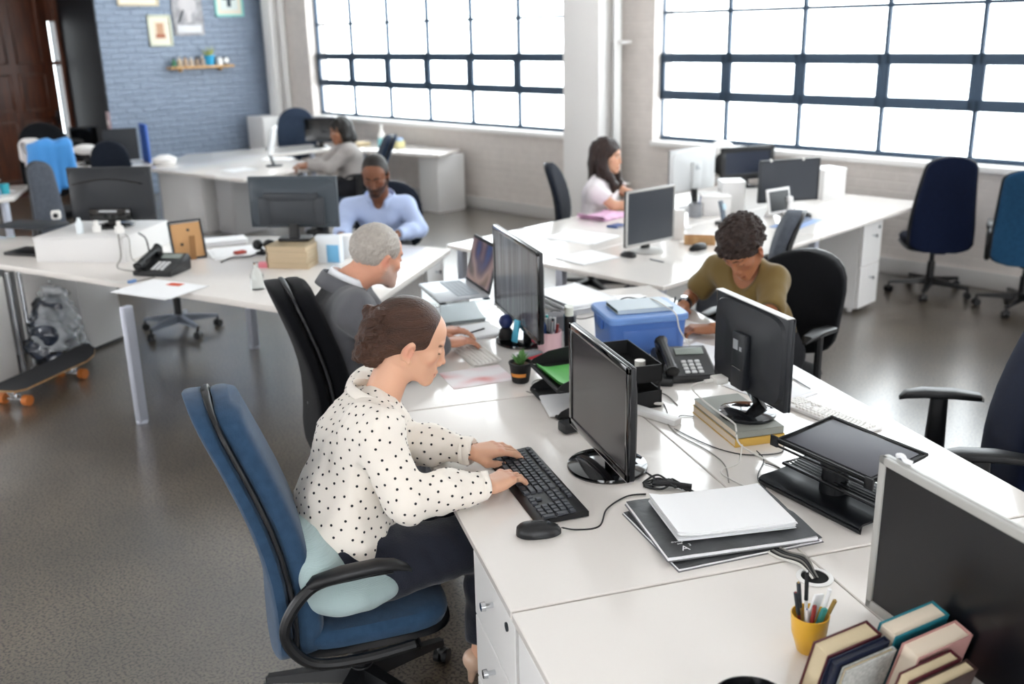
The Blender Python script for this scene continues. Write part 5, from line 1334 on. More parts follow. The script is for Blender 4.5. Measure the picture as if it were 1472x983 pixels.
    t = thing('laptop_stand', 'clear acrylic stand under the open laptop', 'stand', (1.06, 4.56, D), -86)
    for y in (-.11, .11):
        g = G(); g.box((0, y, .112), (.34, .03, .008), bev=.002); obj('bar', g, clear, t)
    for x in (-.16, .16):
        g = G(); g.box((x, 0, .055), (.008, .25, .106), bev=.002); obj('leg', g, clear, t)
    sheets('paper_sheets', 'stack of white papers under the clear laptop stand', 'papers', (1.06, 4.55, D), 3, .21, .27, 10, seed=2)
    sheets('paper_sheets', 'white papers between the laptop stand and the white keyboard', 'papers', (1.05, 4.23, D), 12, .27, .19, 8, seed=8)
    pen('grey pen lying on the papers in front of the laptop', (1.01, 4.18, D+.016), (1.12, 4.24, D+.016), M_charcoal)
    g = G(); g.tube([(.05*math.cos(R(a))*(1+.15*math.sin(3*R(a))), .03*math.sin(R(a)), .006) for a in range(0, 361, 20)], .0015, 6); g.tube([(.05+.05*math.cos(R(a))*1.0+.055, .03*math.sin(R(a)), .006) for a in range(0, 361, 20)], .0015, 6); g.tube([(-.05, .01, .006), (-.04, .12, .004)], .0015, 5); g.tube([(.205, .01, .006), (.19, .12, .004)], .0015, 5)
    solo('eyeglasses', g, mat('glasses_brown', '#7a6a5c', .3), 'pair of thin framed glasses lying beyond the laptop stand', 'glasses', (1.20, 4.55, D-.003), 50)
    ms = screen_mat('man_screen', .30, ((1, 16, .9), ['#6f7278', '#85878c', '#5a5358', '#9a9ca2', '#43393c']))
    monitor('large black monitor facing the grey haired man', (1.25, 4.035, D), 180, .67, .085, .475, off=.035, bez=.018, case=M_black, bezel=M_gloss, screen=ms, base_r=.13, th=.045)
    g = G(); g.ball((0, 0, .078), .032, n=20); t = thing('desk_toy', 'toy with a dark blue ball on the large monitor\'s base', 'toy', (1.165, 4.035, D+.024), 0); obj('ball', g, mat('blue_ball', '#17285e', .35), t)
    g = G(); g.lathe([(0, 0), (.034, 0), (.036, .008), (.028, .04), (.02, .05), (0, .05)], n=20); obj('stand', g, M_matte, t)
    g = G(); g.box((0, 0, .05), (.012, .035, .10), (0, .2, 0), bev=.004); solo('clip', g, mat('cyan_plastic', '#4fb0cf', .4), 'cyan clip standing beside the blue ball toy', 'clip', (1.19, 3.965, D+.024), 20)
    g = G(); g.ball((0, 0, .018), (.022, .018, .018), n=16); g.box((.0, 0, .02), (.05, .008, .01), bev=.003); solo('usb_stick', g, mat('crimson', '#c2294a', .4), 'small red and white gadget on the large monitor\'s base', 'gadget', (1.27, 3.93, D+.020), 30)
    g = G(); g.box((0, 0, .012), (.10, .06, .024), bev=.003); t = thing('card_box', 'small grey and red card box in front of the pink pen cup', 'box', (1.20, 3.80, D), 25); obj('box_body', g, mat('box_grey', '#8a9095', .6), t); g = G(); g.box((0, -.031, .012), (.09, .002, .012)); obj('red_stripe', g, M_red, t)
    t = thing('pen_cup', 'pink round cup crammed with pens beside the large monitor', 'pen cup', (1.305, 3.845, D), 0); g = G(); g.lathe([(0, 0), (.050, 0), (.052, .003), (.052, .098), (.049, .098), (.048, .006), (0, .006)], n=32); obj('cup_body', g, mat('pink_cup', '#e9c3c8', .5), t)
    r = random.Random(5); pm = [P_white, P_blue, P_grey, P_white, M_charcoal, P_teal, P_grey, P_white, M_charcoal, P_red, P_white, P_grey]; names = 'white,blue,grey,silver,black,teal,pale grey,ivory,dark,dark red,slim white,steel'.split(',')
    for k in range(12):
        a = k/12*6.28; q = (.036 if k % 2 else .020); tp = Vector((1.305+math.cos(a)*q, 3.845+math.sin(a)*q, D+.128+r.uniform(0, .035)))
        pen(names[k]+' pen standing in the pink cup', (1.305+math.cos(a)*q*.55, 3.845+math.sin(a)*q*.55, D+.008), tuple(tp), pm[k], .0052, pm[(k*5+2) % 12], group='pens in the pink cup')
    for (x, y, h, mt, lab) in ((1.40, 3.86, .19, M_matte, 'slim black bottle with a pale cap beside the blue storage box'), (1.43, 3.95, .17, mat('teal_glass', '#3f7f92', .2), 'slim teal bottle with a white cap behind the black bottle')):
        t = thing('bottle', lab, 'bottle', (x, y, D)); g = G(); g.lathe([(0, 0), (.021, 0), (.022, .004), (.022, h*.74), (.016, h*.82), (0, h*.82)], n=20); obj('bottle_body', g, mt, t); g = G(); g.lathe([(0, h*.8), (.019, h*.8), (.019, h), (0, h)], n=18); obj('cap', g, mat('pale_cap', '#d9dcd2', .4), t)
    # --- blue storage box, papers
    bl = mat('blue_plastic', '#4b72b8', .38, sss=0)
    t = thing('storage_box', 'blue plastic storage box with a lid on the desk', 'box', (1.70, 3.80, D), -4)
    g = G(); g.loft([superring(0, 0, z, b_, a_, 40, 9) for z, a_, b_ in ((0, .158, .128), (.004, .164, .134), (.10, .170, .140), (.145, .172, .142))]); g.box((0, -.1405, .07), (.24, .006, .09), bev=.003); obj('box_body', g, bl, t)
    g = G(); g.loft([superring(0, 0, z, b_, a_, 40, 9) for z, a_, b_ in ((.143, .176, .146), (.147, .182, .152), (.166, .182, .152), (.172, .176, .146))]); obj('lid', g, mat('blue_lid', '#6e93cf', .35), t)
    for sx in (-1, 1):
        g = G(); g.box((sx*.178, 0, .125), (.014, .07, .05), bev=.004); obj('clip', g, bl, t)
    book('thin book with a pale blue cover lying on the blue storage box', (1.70, 3.80, D+.173), 86, .17, .25, .018, mat('pale_blue_cover', '#b9c6cf', .4), pages=mat('mixed_pages', '#51584a', .8, noise=(70, .9)), soft=True)
    sheets('paper_stack', 'thick heap of white papers at the far end behind the blue box', 'papers', (1.66, 4.56, D), 10, .30, .38, 18, dz=.0022, jit=.016, seed=3, curl=.02)
    sheets('paper_sheets', 'loose white papers spread right of the thick paper heap', 'papers', (1.90, 4.42, D), -14, .25, .34, 5, dz=.002, jit=.02, seed=6)
    g = G(); g.box((0, 0, .05), (.16, .04, .10), (.5, 0, 0), bev=.006); solo('card_stand', g, mat('mid_grey', '#8d8d90', .6), 'tilted grey card stand behind the pink pen cup', 'stand', (1.44, 4.12, D-.002), -10)
    cable('black cable trailing over the papers and onto the blue box lid', [(1.42, 4.22, D+.06), (1.50, 4.30, D+.05), (1.58, 4.22, D+.02), (1.62, 4.02, D+.10), (1.68, 3.93, D+.183), (1.74, 3.90, D+.184), (1.79, 3.93, D+.178)], .0028)
    cable('pale cable hanging from the box lid down to the desk', [(1.78, 3.90, D+.184), (1.78, 3.80, D+.196), (1.78, 3.70, D+.195), (1.80, 3.643, D+.175), (1.82, 3.635, D+.10), (1.87, 3.60, D+.02), (1.92, 3.56, D+.003)], .0032, M_wcable)
    sheets('note_paper', 'white sheet the short haired woman writes on', 'papers', (2.00, 3.97, D), 20, .21, .28, 2, seed=12)
    sheets('note_paper', 'blank white papers between the phone and the short haired woman', 'papers', (1.92, 3.58, D), 30, .21, .26, 3, seed=14, jit=.02)
    pen('dark pen in the right hand of the short haired woman', (1.985, 4.06, D+.004), (2.03, 4.12, D+.11), M_charcoal, .0042)
    g = G(); g.lathe([(0, 0), (.026, 0), (.028, .003), (.028, .012), (0, .014)], n=24); solo('jar_lid', g, M_wkey, 'small white round lid beside the writing woman\'s hand', 'lid', (1.90, 3.78, D), 0)
    # --- phone, second monitor on thick books
    desk_phone('black desk phone with pale keys beside the thick books', (1.715, 3.385, D), -12, 1.05)
    g = G(); g.box((0, 0, .018), (.14, .06, .034), bev=.008); solo('power_adapter', g, M_black, 'black power adapter lying before the black phone', 'adapter', (1.560, 3.32, D), -25)
    book('thick grey book under the second monitor, topmost of the two', (1.645, 2.835, D+.030), 88, .33, .175, .024, mat('grey_cover', '#8b8d86', .6), pages=mat('cream_pages', '#e3d3bf', .8), soft=True)
    book('thick yellow edged book under the grey book and the monitor', (1.645, 2.835, D), 88, .335, .18, .029, mat('yellow_cover', '#c9a24c', .6), pages=mat('cream_pages', '#e3d3bf', .8), soft=True)
    m = monitor('black monitor seen from behind on two thick books', (1.665, 2.80, D+.055), 3, .43, .080, .395, off=.01, bez=.016, case=mat('slate_case', '#171a20', .45), base='slant', base_r=.098, th=.035, neck_m=M_gloss, base_m=mat('mirror_black', '#2a2c30', .04, coat=.6, metal=.5), back='vesa')
    g = G(); g.box((.0, 0, .3965), (.028, .425, .003)); obj('top_edge', g, M_silver, m)
    g = G(); g.box((-.075, .05, .115), (.045, .05, .022), bev=.004); g.cyl((-.10, .05, .115), (-.13, .055, .113), .007, n=8); solo('video_plug', g, M_wcable, 'beige video plug stuck in the back of the second monitor', 'plug', (1.665, 2.82, D+.055), 3)
    cable('white video cable falling from the beige plug to the desk', [(1.535, 2.868, D+.168), (1.50, 2.90, D+.14), (1.54, 2.84, D+.09), (1.575, 2.74, D+.062), (1.56, 2.69, D+.06), (1.555, 2.65, D+.02), (1.59, 2.55, D+.003), (1.60, 2.44, D+.003), (1.56, 2.36, D+.003)], .0032, M_wcable)
    g = G(); g.box((0, 0, .012), (.25, .045, .022), bev=.004); solo('power_strip', g, M_whitebox, 'white power strip lying in front of the letter tray', 'power strip', (1.40, 3.02, D), -62)
    g = G(); g.tube(spline([(0, 0, .02), (.02, .02, .012), (.05, -.01, .01), (.03, -.03, .016), (-.01, -.01, .02), (.03, .02, .018)], 8), .006, 6); solo('cable_coil', g, M_wcable, 'small heap of coiled white cable beside the white power strip', 'cable', (1.44, 3.12, D-.001), 0)
    cs = [('black cable looping from the adapter past the thick books', [(1.54, 3.28, D+.012), (1.52, 3.24, D+.003), (1.50, 3.12, D+.003), (1.47, 3.02, D+.004), (1.44, 2.98, D+.010), (1.47, 2.93, D+.004), (1.50, 2.98, D+.004), (1.545, 2.96, D+.003)], .0019, M_cable),
          ('long black cable from the power strip to the open floor of the desk', [(1.44, 3.05, D+.003), (1.43, 2.95, D+.003), (1.42, 2.83, D+.003), (1.45, 2.68, D+.003), (1.45, 2.56, D+.003), (1.40, 2.44, D+.003)], .0021, M_gcable),
          ('thin black cable running along the front edge of the thick books', [(1.43, 2.88, D+.003), (1.46, 2.76, D+.003), (1.50, 2.66, D+.003), (1.56, 2.60, D+.003), (1.66, 2.58, D+.003), (1.70, 2.62, D+.003), (1.72, 2.645, D+.003)], .0019, M_cable),
          ('grey cable from the phone to the white power strip', [(1.62, 3.47, D+.03), (1.56, 3.47, D+.01), (1.51, 3.40, D+.003), (1.50, 3.28, D+.003), (1.545, 3.20, D+.003), (1.54, 3.08, D+.003)], .0022, M_gcable),
          ('white cable looping in front of the yellow edged book', [(1.56, 2.645, D+.02), (1.53, 2.60, D+.003), (1.49, 2.55, D+.003), (1.43, 2.53, D+.003), (1.41, 2.50, D+.003), (1.42, 2.44, D+.003), (1.44, 2.38, D+.003)], .0024, M_wcable),
          ('black cable dropping towards the corner of the big paper pad', [(1.60, 2.62, D+.003), (1.585, 2.55, D+.003), (1.52, 2.47, D+.003), (1.49, 2.42, D+.003), (1.485, 2.37, D+.003)], .0019, M_cable),
          ('thin black cable wriggling beside the pad corner', [(1.575, 2.53, D+.003), (1.60, 2.47, D+.003), (1.56, 2.43, D+.003), (1.555, 2.39, D+.003), (1.52, 2.37, D+.003)], .0017, M_cable)]
    for lab, pts, r_, mt in cs: cable(lab, pts, r_, mt, group='cables tangled in the middle of the desk')
    # --- laptop stand, papers behind it
    t = thing('monitor_riser', 'black laptop stand with a tilted tray and a wire shelf', 'laptop stand', (1.635, 2.245, D), 14)
    g = G(); prof = [(-.105, .004), (-.115, .022), (-.10, .030), (-.03, .030), (.03, .036), (.085, .052), (.10, .05), (.105, .04)]
    low = [(y, max(z-.006, 0)) for y, z in prof]
    def bent(x): return [(y, x, z) for y, z in prof]+[(y, x, z) for y, z in reversed(low)]
    g.loft([bent(-.19), bent(.19)]); obj('base', g, mat('satin_black', '#14171c', .3, metal=.5), t)
    g = G(); g.lathe([(.043, .03), (.043, .06), (.038, .062), (.038, .10), (.044, .104), (.044, .135), (.036, .138), (0, .138)], n=28); obj('column', g, M_black, t)
    g = G()
    g.tube([(-.055, -.19, .072), (.085, -.19, .072), (.085, .15, .072), (-.055, .15, .072), (-.055, -.19, .072)], .005, 6)
    for k in range(9): x = -.045+k*.015; g.tube([(x, -.19, .072), (x, .15, .072)], .0026, 5)
    obj('wire_shelf', g, M_black, t)
    g = G(); ry = -.10; g.box((0, 0, .148), (.225, .35, .006), (0, ry, 0), bev=.002); g.tube([(-.115, -.172, .142), (-.115, .172, .142)], .006, 6); g.tube([(.117, -.174, .164), (.117, .174, .164)], .006, 6)
    g.tube([(-.115, .172, .144), (.117, .174, .164)], .004, 6); g.tube([(-.115, -.172, .144), (.117, -.174, .164)], .004, 6)
    tr = obj('tray', g, M_matte, t)
    g = G(); g.box((.006, 0, .1525), (.20, .315, .003), (0, ry, 0), bev=.001); obj('grip_mat', g, mat('mat_grey', '#4d4d55', .55), tr)
    g = G(); 
    for z in (.128, .150): g.box((-.122, 0, z), (.005, .36, .005))
    for y in (-.178, .178): g.box((-.122, y*.985, .139), (.008, .03, .034), bev=.003)
    g.box((-.121, 0, .139), (.004, .33, .003)); obj('front_lip', g, M_matte, tr); tr.location.x = .05
    keyboard('white keyboard on the desk beyond the black laptop stand', (1.995, 2.80, D), 105, .36, .12, M_whitebox, M_wkey, .012)
    sheets('paper_sheets', 'white papers between the white keyboard and the desk edge', 'papers', (1.95, 3.13, D), 14, .22, .28, 3, seed=22, jit=.015)
    pen('thin grey pen on the desk beyond the second monitor', (2.088, 3.065, D+.004), (2.09, 3.19, D+.004), P_grey, .003)
    # --- drawing pads
    pad = mat('pad_cover', '#3b3d40', .45, noise=(7, .5), bump=(14, .5))
    def drawing_pad(label, loc, rz, w, d, n):
        t = thing('drawing_pad', label, 'drawing pad', loc, rz)
        g = G(); g.box((0, 0, n*.5+.001), (w, d, n), bev=.001); obj('pages', g, M_paper, t)
        g = G(); g.box((0, 0, .0012), (w+.006, d+.006, .0024)); obj('back_board', g, mat('grey_board', '#77777a', .8), t)
        g = G(); nx = 12; vs = []; fs = []
        for i in range(nx+1):
            for j in range(nx+1):
                x, y = (i/nx-.5)*w, (j/nx-.5)*d; z = n+.0022+.0018*math.sin(x*31+y*22)**2+.006*max(0, (i/nx-.85)/.15)*(j/nx < .5)
                vs.append((x, y, z))
        for i in range(nx):
            for j in range(nx): q = i*(nx+1)+j; fs.append((q, q+1, q+nx+2, q+nx+1))
        b = len(vs); vs += [(x, y, z-.0012) for x, y, z in vs]; fs += [tuple(k+b for k in f) for f in fs[:]]; g.add(vs, fs); c = obj('cover', g, pad, t)
        return t, c
    drawing_pad('large drawing pad with a grey cover, lowest of the pile', (1.238, 2.195, D), 2, .43, .335, .006)
    t, c = drawing_pad('large drawing pad with A3 on its crumpled dark cover', (1.238, 2.205, D+.0125), -4, .425, .33, .010)
    def text(body, parent, loc, size, rz, m):
        cu = bpy.data.curves.new('lettering', 'FONT'); cu.body = body; cu.size = size; cu.extrude = .0002; cu.materials.append(m)
        o = bpy.data.objects.new('lettering', cu); COL.objects.link(o); bpy.context.view_layer.update(); me = bpy.data.meshes.new_from_object(o.evaluated_get(bpy.context.evaluated_depsgraph_get())); bpy.data.objects.remove(o); o = bpy.data.objects.new('lettering', me); COL.objects.link(o); o.parent = parent; o.location = loc; o.rotation_euler.z = R(rz); return o
    text('A', c, (-.165, -.145, .0152), .034, 0, M_paper); text('3', c, (-.139, -.126, .0152), .016, 0, M_paper)
    text('drawing', c, (-.178, -.100, .0152), .010, 0, M_paper); text('pad', c, (-.165, -.111, .0152), .010, 0, M_paper)
    sheets('paper_stack', 'stack of white paper lying on the A3 drawing pad', 'papers', (1.252, 2.215, D+.030), -6, .335, .235, 12, dz=.0014, jit=.005, seed=9, curl=.010)
    # --- grommet with cables
    t = thing('cable_grommet', 'round white cable outlet in the desk with cables running into it', 'cable outlet', (1.338, 1.885, D), 0); g = G(); g.lathe([(.034, 0), (.045, 0), (.046, .003), (.040, .005), (.034, .004), (.033, -.02), (.034, -.02)], n=36); obj('ring', g, M_whitebox, t); g = G(); g.lathe([(0, .0004), (.034, .0004), (.034, .0016), (0, .0016)], n=30); obj('hole', g, mat('hole_shade', '#050505', .9), t)  # the black disc stands in for the shade inside the outlet
    for k, (mt, cn) in enumerate(((M_wcable, 'white'), (M_cable, 'black'), (M_gcable, 'grey'), (M_cable, 'thick black'), (M_cable, 'thin black'), (M_gcable, 'pale grey'))):
        o = k*.009; cable(cn+' cable running from under the drawing pad into the round desk outlet', [(1.285+o*.9, 2.075, D+.004), (1.30+o*.7, 2.0, D+.004+.002*k), (1.325+o*.5, 1.94, D+.012+.003*k), (1.338+o*.35-.01, 1.895, D+.008), (1.338+o*.3-.008, 1.88, D+.001)], (.0034, .0034, .0034, .0046, .0022, .0030)[k], mt, group='cables into the desk outlet')
    # --- near corner: cup, books, silver monitor
    t = thing('pen_cup', 'yellow tapered cup full of pens at the near end of the desk', 'pen cup', (1.150, 1.625, D)); g = G(); g.lathe([(0, 0), (.020, 0), (.024, .004), (.038, .05), (.042, .095), (.0395, .096), (.035, .05), (.02, .008), (0, .008)], n=32); obj('cup_body', g, mat('yellow_cup', '#e0ab2c', .35, coat=.3), t)
    for k, (dx, dy, tx, ty, L, mt, tp, lab) in enumerate(((-.012, .0, -.034, .012, .15, P_red, M_charcoal, 'dark red pencil leaning left in the yellow cup'), (-.006, .01, -.020, .024, .165, P_gold, M_charcoal, 'pen with a dark cap in the yellow cup, behind the pencils'), (.0, .012, .004, .03, .185, P_white, M_matte, 'tall black marker in the yellow cup'), (-.010, -.012, -.010, -.028, .135, P_red, P_red, 'short red pencil at the front of the yellow cup'), (-.004, -.006, -.020, -.014, .12, P_blue, P_white, 'blue and white pen low in the yellow cup'), (.012, -.004, .045, .0, .15, P_white, P_white, 'white pen leaning right in the yellow cup'), (.014, .004, .050, -.016, .13, P_gold, P_gold, 'olive pencil leaning right in the yellow cup'))):
        pen(lab, (1.150+dx, 1.625+dy, D+.010), (1.150+tx, 1.625+ty, D+L), mt, .0042, tp)
    g = G(); g.box((.0, .0, .07), (.03, .006, .12), (.1, .25, 0), bev=.002); solo('ruler', g, P_white, 'white plastic ruler standing in the yellow cup', 'ruler', (1.155, 1.630, D+.010), 15)
    g = G(); g.box((.0, .0, .055), (.014, .008, .09), (.1, .25, 0), bev=.002); solo('highlighter', g, P_teal, 'teal highlighter low in the yellow cup', 'highlighter', (1.167, 1.618, D+.010), 5)
    E_ = Vector((.978, .208)); Dd = Vector((.208, -.978)); st = Vector((1.035, 1.492)); ang = 12
    def row_book(off, w, h, th, cov, lab, pages=None, lean=-.24, z=0, push=0):
        p = st+Dd*(off+th/2)+E_*(w/2+push); return book(lab, (p.x, p.y, D+z+th*.5*abs(math.sin(lean))+.0), ang, w, h, th, cov, stand=True, lean=-lean, pages=pages)
    mar = mat('maroon_cover', '#4a1520', .45); nav = mat('navy_cover', '#161d33', .4); blk = mat('black_cover', '#17171a', .4)
    row_book(.0, .15, .150, .042, mar, 'dark maroon book leaning at the front of the book row beside the yellow cup')
    row_book(.045, .155, .142, .016, nav, 'slim navy book leaning against the first maroon book', pages=nav)
    b = row_book(.066, .14, .128, .012, mat('grey_print_cover', '#a9aaa6', .6, noise=(120, .25)), 'grey book with printed lines on its cover in the leaning row', push=.02)
    row_book(.020, .16, .150, .045, mat('teal_cover', '#1f7280', .5), 'thick book with a teal cover among the leaning books', pages=mat('ivory_pages', '#e4d6c2', .8), push=.165)
    row_book(.082, .16, .135, .045, mat('rose_cover', '#b98c86', .5), 'thick cream paged book behind the teal one', pages=mat('ivory_pages', '#e4d6c2', .8), push=.165)
    row_book(.135, .15, .125, .026, mar, 'dark red book at the near end of the row', push=.10)
    row_book(.164, .15, .112, .028, mat('brown_cover', '#3a2824', .5), 'brown book next to the dark red one', push=.115)
    for (x, y, h, r_, mt, lab) in ((1.215, 1.205, .115, .017, mat('bronze', '#6f6258', .35, .5), 'bronze coloured spray can near the silver monitor'), (1.265, 1.225, .13, .016, M_chrome, 'shiny steel flask near the silver monitor')):
        t = thing('flask', lab, 'flask', (x, y, D)); g = G(); g.lathe([(0, 0), (r_, 0), (r_, h*.8), (r_*.8, h*.85), (0, h*.85)], n=20); obj('flask_body', g, mt, t); g = G(); g.lathe([(0, h*.84), (r_*.8, h*.84), (r_*.95, h*.9), (r_*.7, h), (0, h)], n=18); obj('cap', g, M_chrome, t)
    g = G(); g.lathe([(0, 0), (.050, 0), (.055, .004), (.076, .075), (.078, .08), (.0755, .08), (.069, .06), (.05, .012), (0, .01)], n=40); solo('bowl', g, M_gloss, 'glossy black bowl at the bottom edge of the near desk', 'bowl', (.890, 1.42, D), 0)
    sil = mat('monitor_silver', '#a9a8a4', .42)
    monitor('silver framed monitor with a dark screen at the near desk end', (1.455, 1.47, D), 184, .52, .010, .400, off=.06, bez=.020, case=sil, bezel=sil, screen=mat('matte_screen', '#0c0d12', .28), base='rect', base_r=.10, th=.05, base_m=sil, neck_m=sil)
    g = G(); g.tube(spline([(0, 0, 0), (.012, .004, .004), (.03, -.003, .002), (.045, .002, 0)], 5), .006, 7); solo('tape_strip', g, M_paper, 'crumpled strip of white tape on the silver monitor\'s top corner', 'tape', (1.395, 1.70, D+.404), -86)
main_desk()
# ------------------------------------------------------------------ remaining chairs
round_chair('black round backed chair of the short haired woman in the olive t-shirt', (2.46, 4.02, 0), 207, F_black, seat_z=.45, top=.955, hw=.265, arms=True, lean=.16, low=.02, thick=.04)
exec_chair('navy chair with T shaped arms standing alone at the desk\'s outer side', (2.43, 2.66, 0), 153, F_navy, M_black, seat_z=.46, top=1.22, lean=.13, hw=.235, taper=.80, arms='T', thick=.05, depth=.54)
exec_chair('navy high backed chair turned to the window wall, beside the white desk', (5.27, 6.26, 0), 62, F_navy, M_black, seat_z=.46, top=1.10, lean=.10, hw=.235, taper=.72, arms=None)
exec_chair('teal blue chair next to the navy one under the window', (5.56, 5.62, 0), 46, F_teal, M_black, seat_z=.46, top=1.06, lean=.08, hw=.25, taper=.86, arms='loop')
round_chair('grey chair pushed up to the near edge of the window desk', (2.94, 5.15, 0), 150, F_grey, seat_z=.45, top=1.0, hw=.20, lean=.08, low=.05, thick=.05)
round_chair('dark chair behind the woman in the white t-shirt', (2.80, 7.20, 0), -32, F_dark, seat_z=.45, top=1.04, hw=.20, lean=.10, low=.04)
round_chair('dark chair of the bearded man in the blue shirt', (1.14, 7.02, 0), -107, F_dark, seat_z=.45, top=.98, hw=.255, lean=.10, low=.02)
exec_chair('slate chair of the woman by the blue wall', (1.42, 10.36, 0), 176, F_slate, M_black, seat_z=.45, top=1.03, lean=.14, hw=.23, taper=.8, arms='T')
round_chair('empty slate chair against the window wall corner behind the back desk', (1.02, 12.9, 0), -100, F_slate, seat_z=.47, top=1.15, hw=.25, lean=.05, low=.04)
round_chair('black chair by the wooden door with clothes hung over it', (-1.47, 10.55, 0), -62, F_black, seat_z=.46, top=1.27, hw=.27, lean=.05, low=.06)
round_chair('black chair behind the blue jacket, half hidden', (-.99, 10.92, 0), -80, F_dark, seat_z=.46, top=1.03, hw=.20, lean=.05, low=.04)
exec_chair('narrow grey chair standing side on before the hanging blue jacket', (-1.33, 8.95, 0), -70, F_grey, M_black, seat_z=.44, top=1.06, lean=.06, hw=.125, taper=.8, arms=None, thick=.05)
t = thing('office_stool', 'low black stool with a steel star base under the phone desk', 'stool', (-.36, 7.28, 0), 10)
star_base(t, mat('steel_base', '#7c828c', .3, .6), .40, r=.27, a0=0); g = G(); seat_cushion(g, 0, .40, .40, .40, .46); obj('seat', g, F_black, t)

# ------------------------------------------------------------------ double row by the window
def window_row():
    rz = A2-90
    ds = mat('off_screen', '#3a3e45', .30)
    monitor('thin black monitor with a silver rim near the front of the window desk', (2.525, 5.535, D), -68.5, .425, .055, .400, off=.02, bez=.014, case=M_black, bezel=M_silver, screen=ds, base_r=.10, base_m=M_silver, th=.035)
    monitor('silver monitor seen from behind facing away at the window desk', (3.47, 6.80, D), 113.6, .52, .14, .46, off=.02, bez=.02, case=mat('pale_silver', '#c3c5c6', .4), bezel=M_black, base_r=.11, base_m=M_grey, neck_m=M_black, th=.035)
    monitor('dark monitor with a thick black frame closest to the window sill', (4.40, 7.62, D), -83, .55, .062, .345, off=.0, bez=.045, case=M_black, screen=mat('navy_screen', '#1d2536', .3), base_r=.11, th=.04)
    m = monitor('wide dark monitor with two small white clips on its top edge', (4.03, 6.39, D), -92, .49, .085, .395, off=.02, bez=.012, case=mat('dark_bezel', '#202329', .4), screen=ds, base_r=.10, th=.035)
    for y in (-.16, .10):
        g = G(); g.ball((.032, y, .392), .010, n=10); g.box((.026, y, .398), (.02, .012, .012), bev=.003); obj('clip', g, M_wkey, m)
    t = thing('tablet', 'small white framed tablet leaning behind the grey chair', 'tablet', (3.86, 6.22, D), -72)
    g = G(); g.box((0, 0, .125), (.014, .24, .18), (0, -.2, 0), bev=.004); obj('frame', g, M_whitebox, t); g = G(); g.box((.0085, 0, .126), (.002, .205, .145), (0, -.2, 0)); obj('screen', g, M_screen, t); g = G(); g.box((-.05, 0, .06), (.012, .1, .14), (0, .55, 0), bev=.003); obj('stand', g, M_whitebox, t)
    t = thing('desk_fan', 'white round fan housing with a black oval opening by the window', 'fan', (4.34, 7.98, D), -83)
    g = G(); g.ball((0, 0, .20), (.12, .16, .165), n=26); g.lathe([(0, 0), (.09, 0), (.09, .015), (.04, .05), (0, .06)], n=24); obj('housing', g, M_whitepaint, t)
    g = G(); g.ball((.07, -.06, .17), (.075, .07, .10), n=20); obj('opening', g, M_matte, t)
    g = G(); g.lathe([(.0, 0), (.05, 0), (.05, .10), (.046, .10), (.046, .005), (0, .005)], n=24); t = thing('pen_holder', 'grey metal mesh cup behind the white carton', 'pen cup', (3.34, 6.50, D)); obj('cup_body', g, mat('mesh_grey', '#8b8d92', .5, noise=(300, .4)), t)
    for k, (mt, lab) in enumerate(((P_blue, 'blue pen in the grey mesh cup'), (P_white, 'white pen in the grey mesh cup'), (M_charcoal, 'dark pen in the grey mesh cup'))):
        a = k*2.1; pen(lab, (3.34+.02*math.cos(a), 6.5+.02*math.sin(a), D+.008), (3.34+.042*math.cos(a), 6.5+.042*math.sin(a), D+.15), mt, .004)
    def carton(label, x, y, w, d, h, rz_, m_=None, papers=False):
        t = thing('carton', label, 'box', (x, y, D), rz_); g = G(); g.box((0, 0, h/2), (w, d, h), bev=.003); obj('box_body', g, m_ or M_whitebox, t); g = G(); g.box((0, 0, h+.004), (w+.006, d+.006, .02), bev=.003); obj('lid', g, m_ or M_whitebox, t)
    carton('white carton in front of the fan, lower of the two', 3.54, 6.58, .20, .22, .13, -18)
    carton('taller white carton behind the low one', 3.72, 6.66, .17, .20, .21, -18)
    carton('white square carton at the right of the wide dark monitor', 4.67, 6.85, .22, .20, .225, 8)
    g = G(); g.box((0, 0, .10), (.085, .03, .20), (.06, 0, 0), bev=.002); solo('paper_holder', g, M_whitebox, 'upright white holder beside the thin monitor', 'holder', (2.86, 5.80, D), -22)
    sheets('paper_sheets', 'white papers spread flat in front of the woman in the white t-shirt', 'papers', (2.30, 6.12, D), 35, .3, .4, 4, seed=31, jit=.02)
    sheets('paper_sheets', 'white papers at the front corner of the window desk', 'papers', (2.12, 5.50, D), 20, .30, .26, 4, seed=33, jit=.015)
    sheets('folder', 'pink and white folder by the arm of the woman in the white t-shirt', 'folder', (2.72, 6.74, D), 30, .33, .24, 4, mat('pink_folder', '#e6b9d8', .6, noise=(16, .25)), seed=35, curl=.03, dz=.003)
    book('blue notebook beside the pink folder', (2.67, 6.37, D), 30, .12, .09, .012, mat('blue_note', '#2a4a86', .5))
    mouse('black mouse next to the thin monitor\'s base', (2.36, 5.45, D), 120, s=.95)
    mouse('black mouse near the short haired woman\'s head, on the window desk', (2.84, 5.47, D), 200, s=1.15)
    pen('grey pen lying on the window desk by the small mouse', (2.45, 5.33, D+.004), (2.49, 5.22, D+.004), P_grey)
    g = G(); g.loft([superring(0, 0, z, .10, a, 20, 6) for z, a in ((0, .035), (.05, .04), (.052, .037), (.01, .032))], False); g.box((0, 0, .004), (.07, .19, .006)); solo('wooden_tray', g, M_palewood, 'small pale wooden tray on the window desk', 'tray', (2.93, 5.62, D), 60)
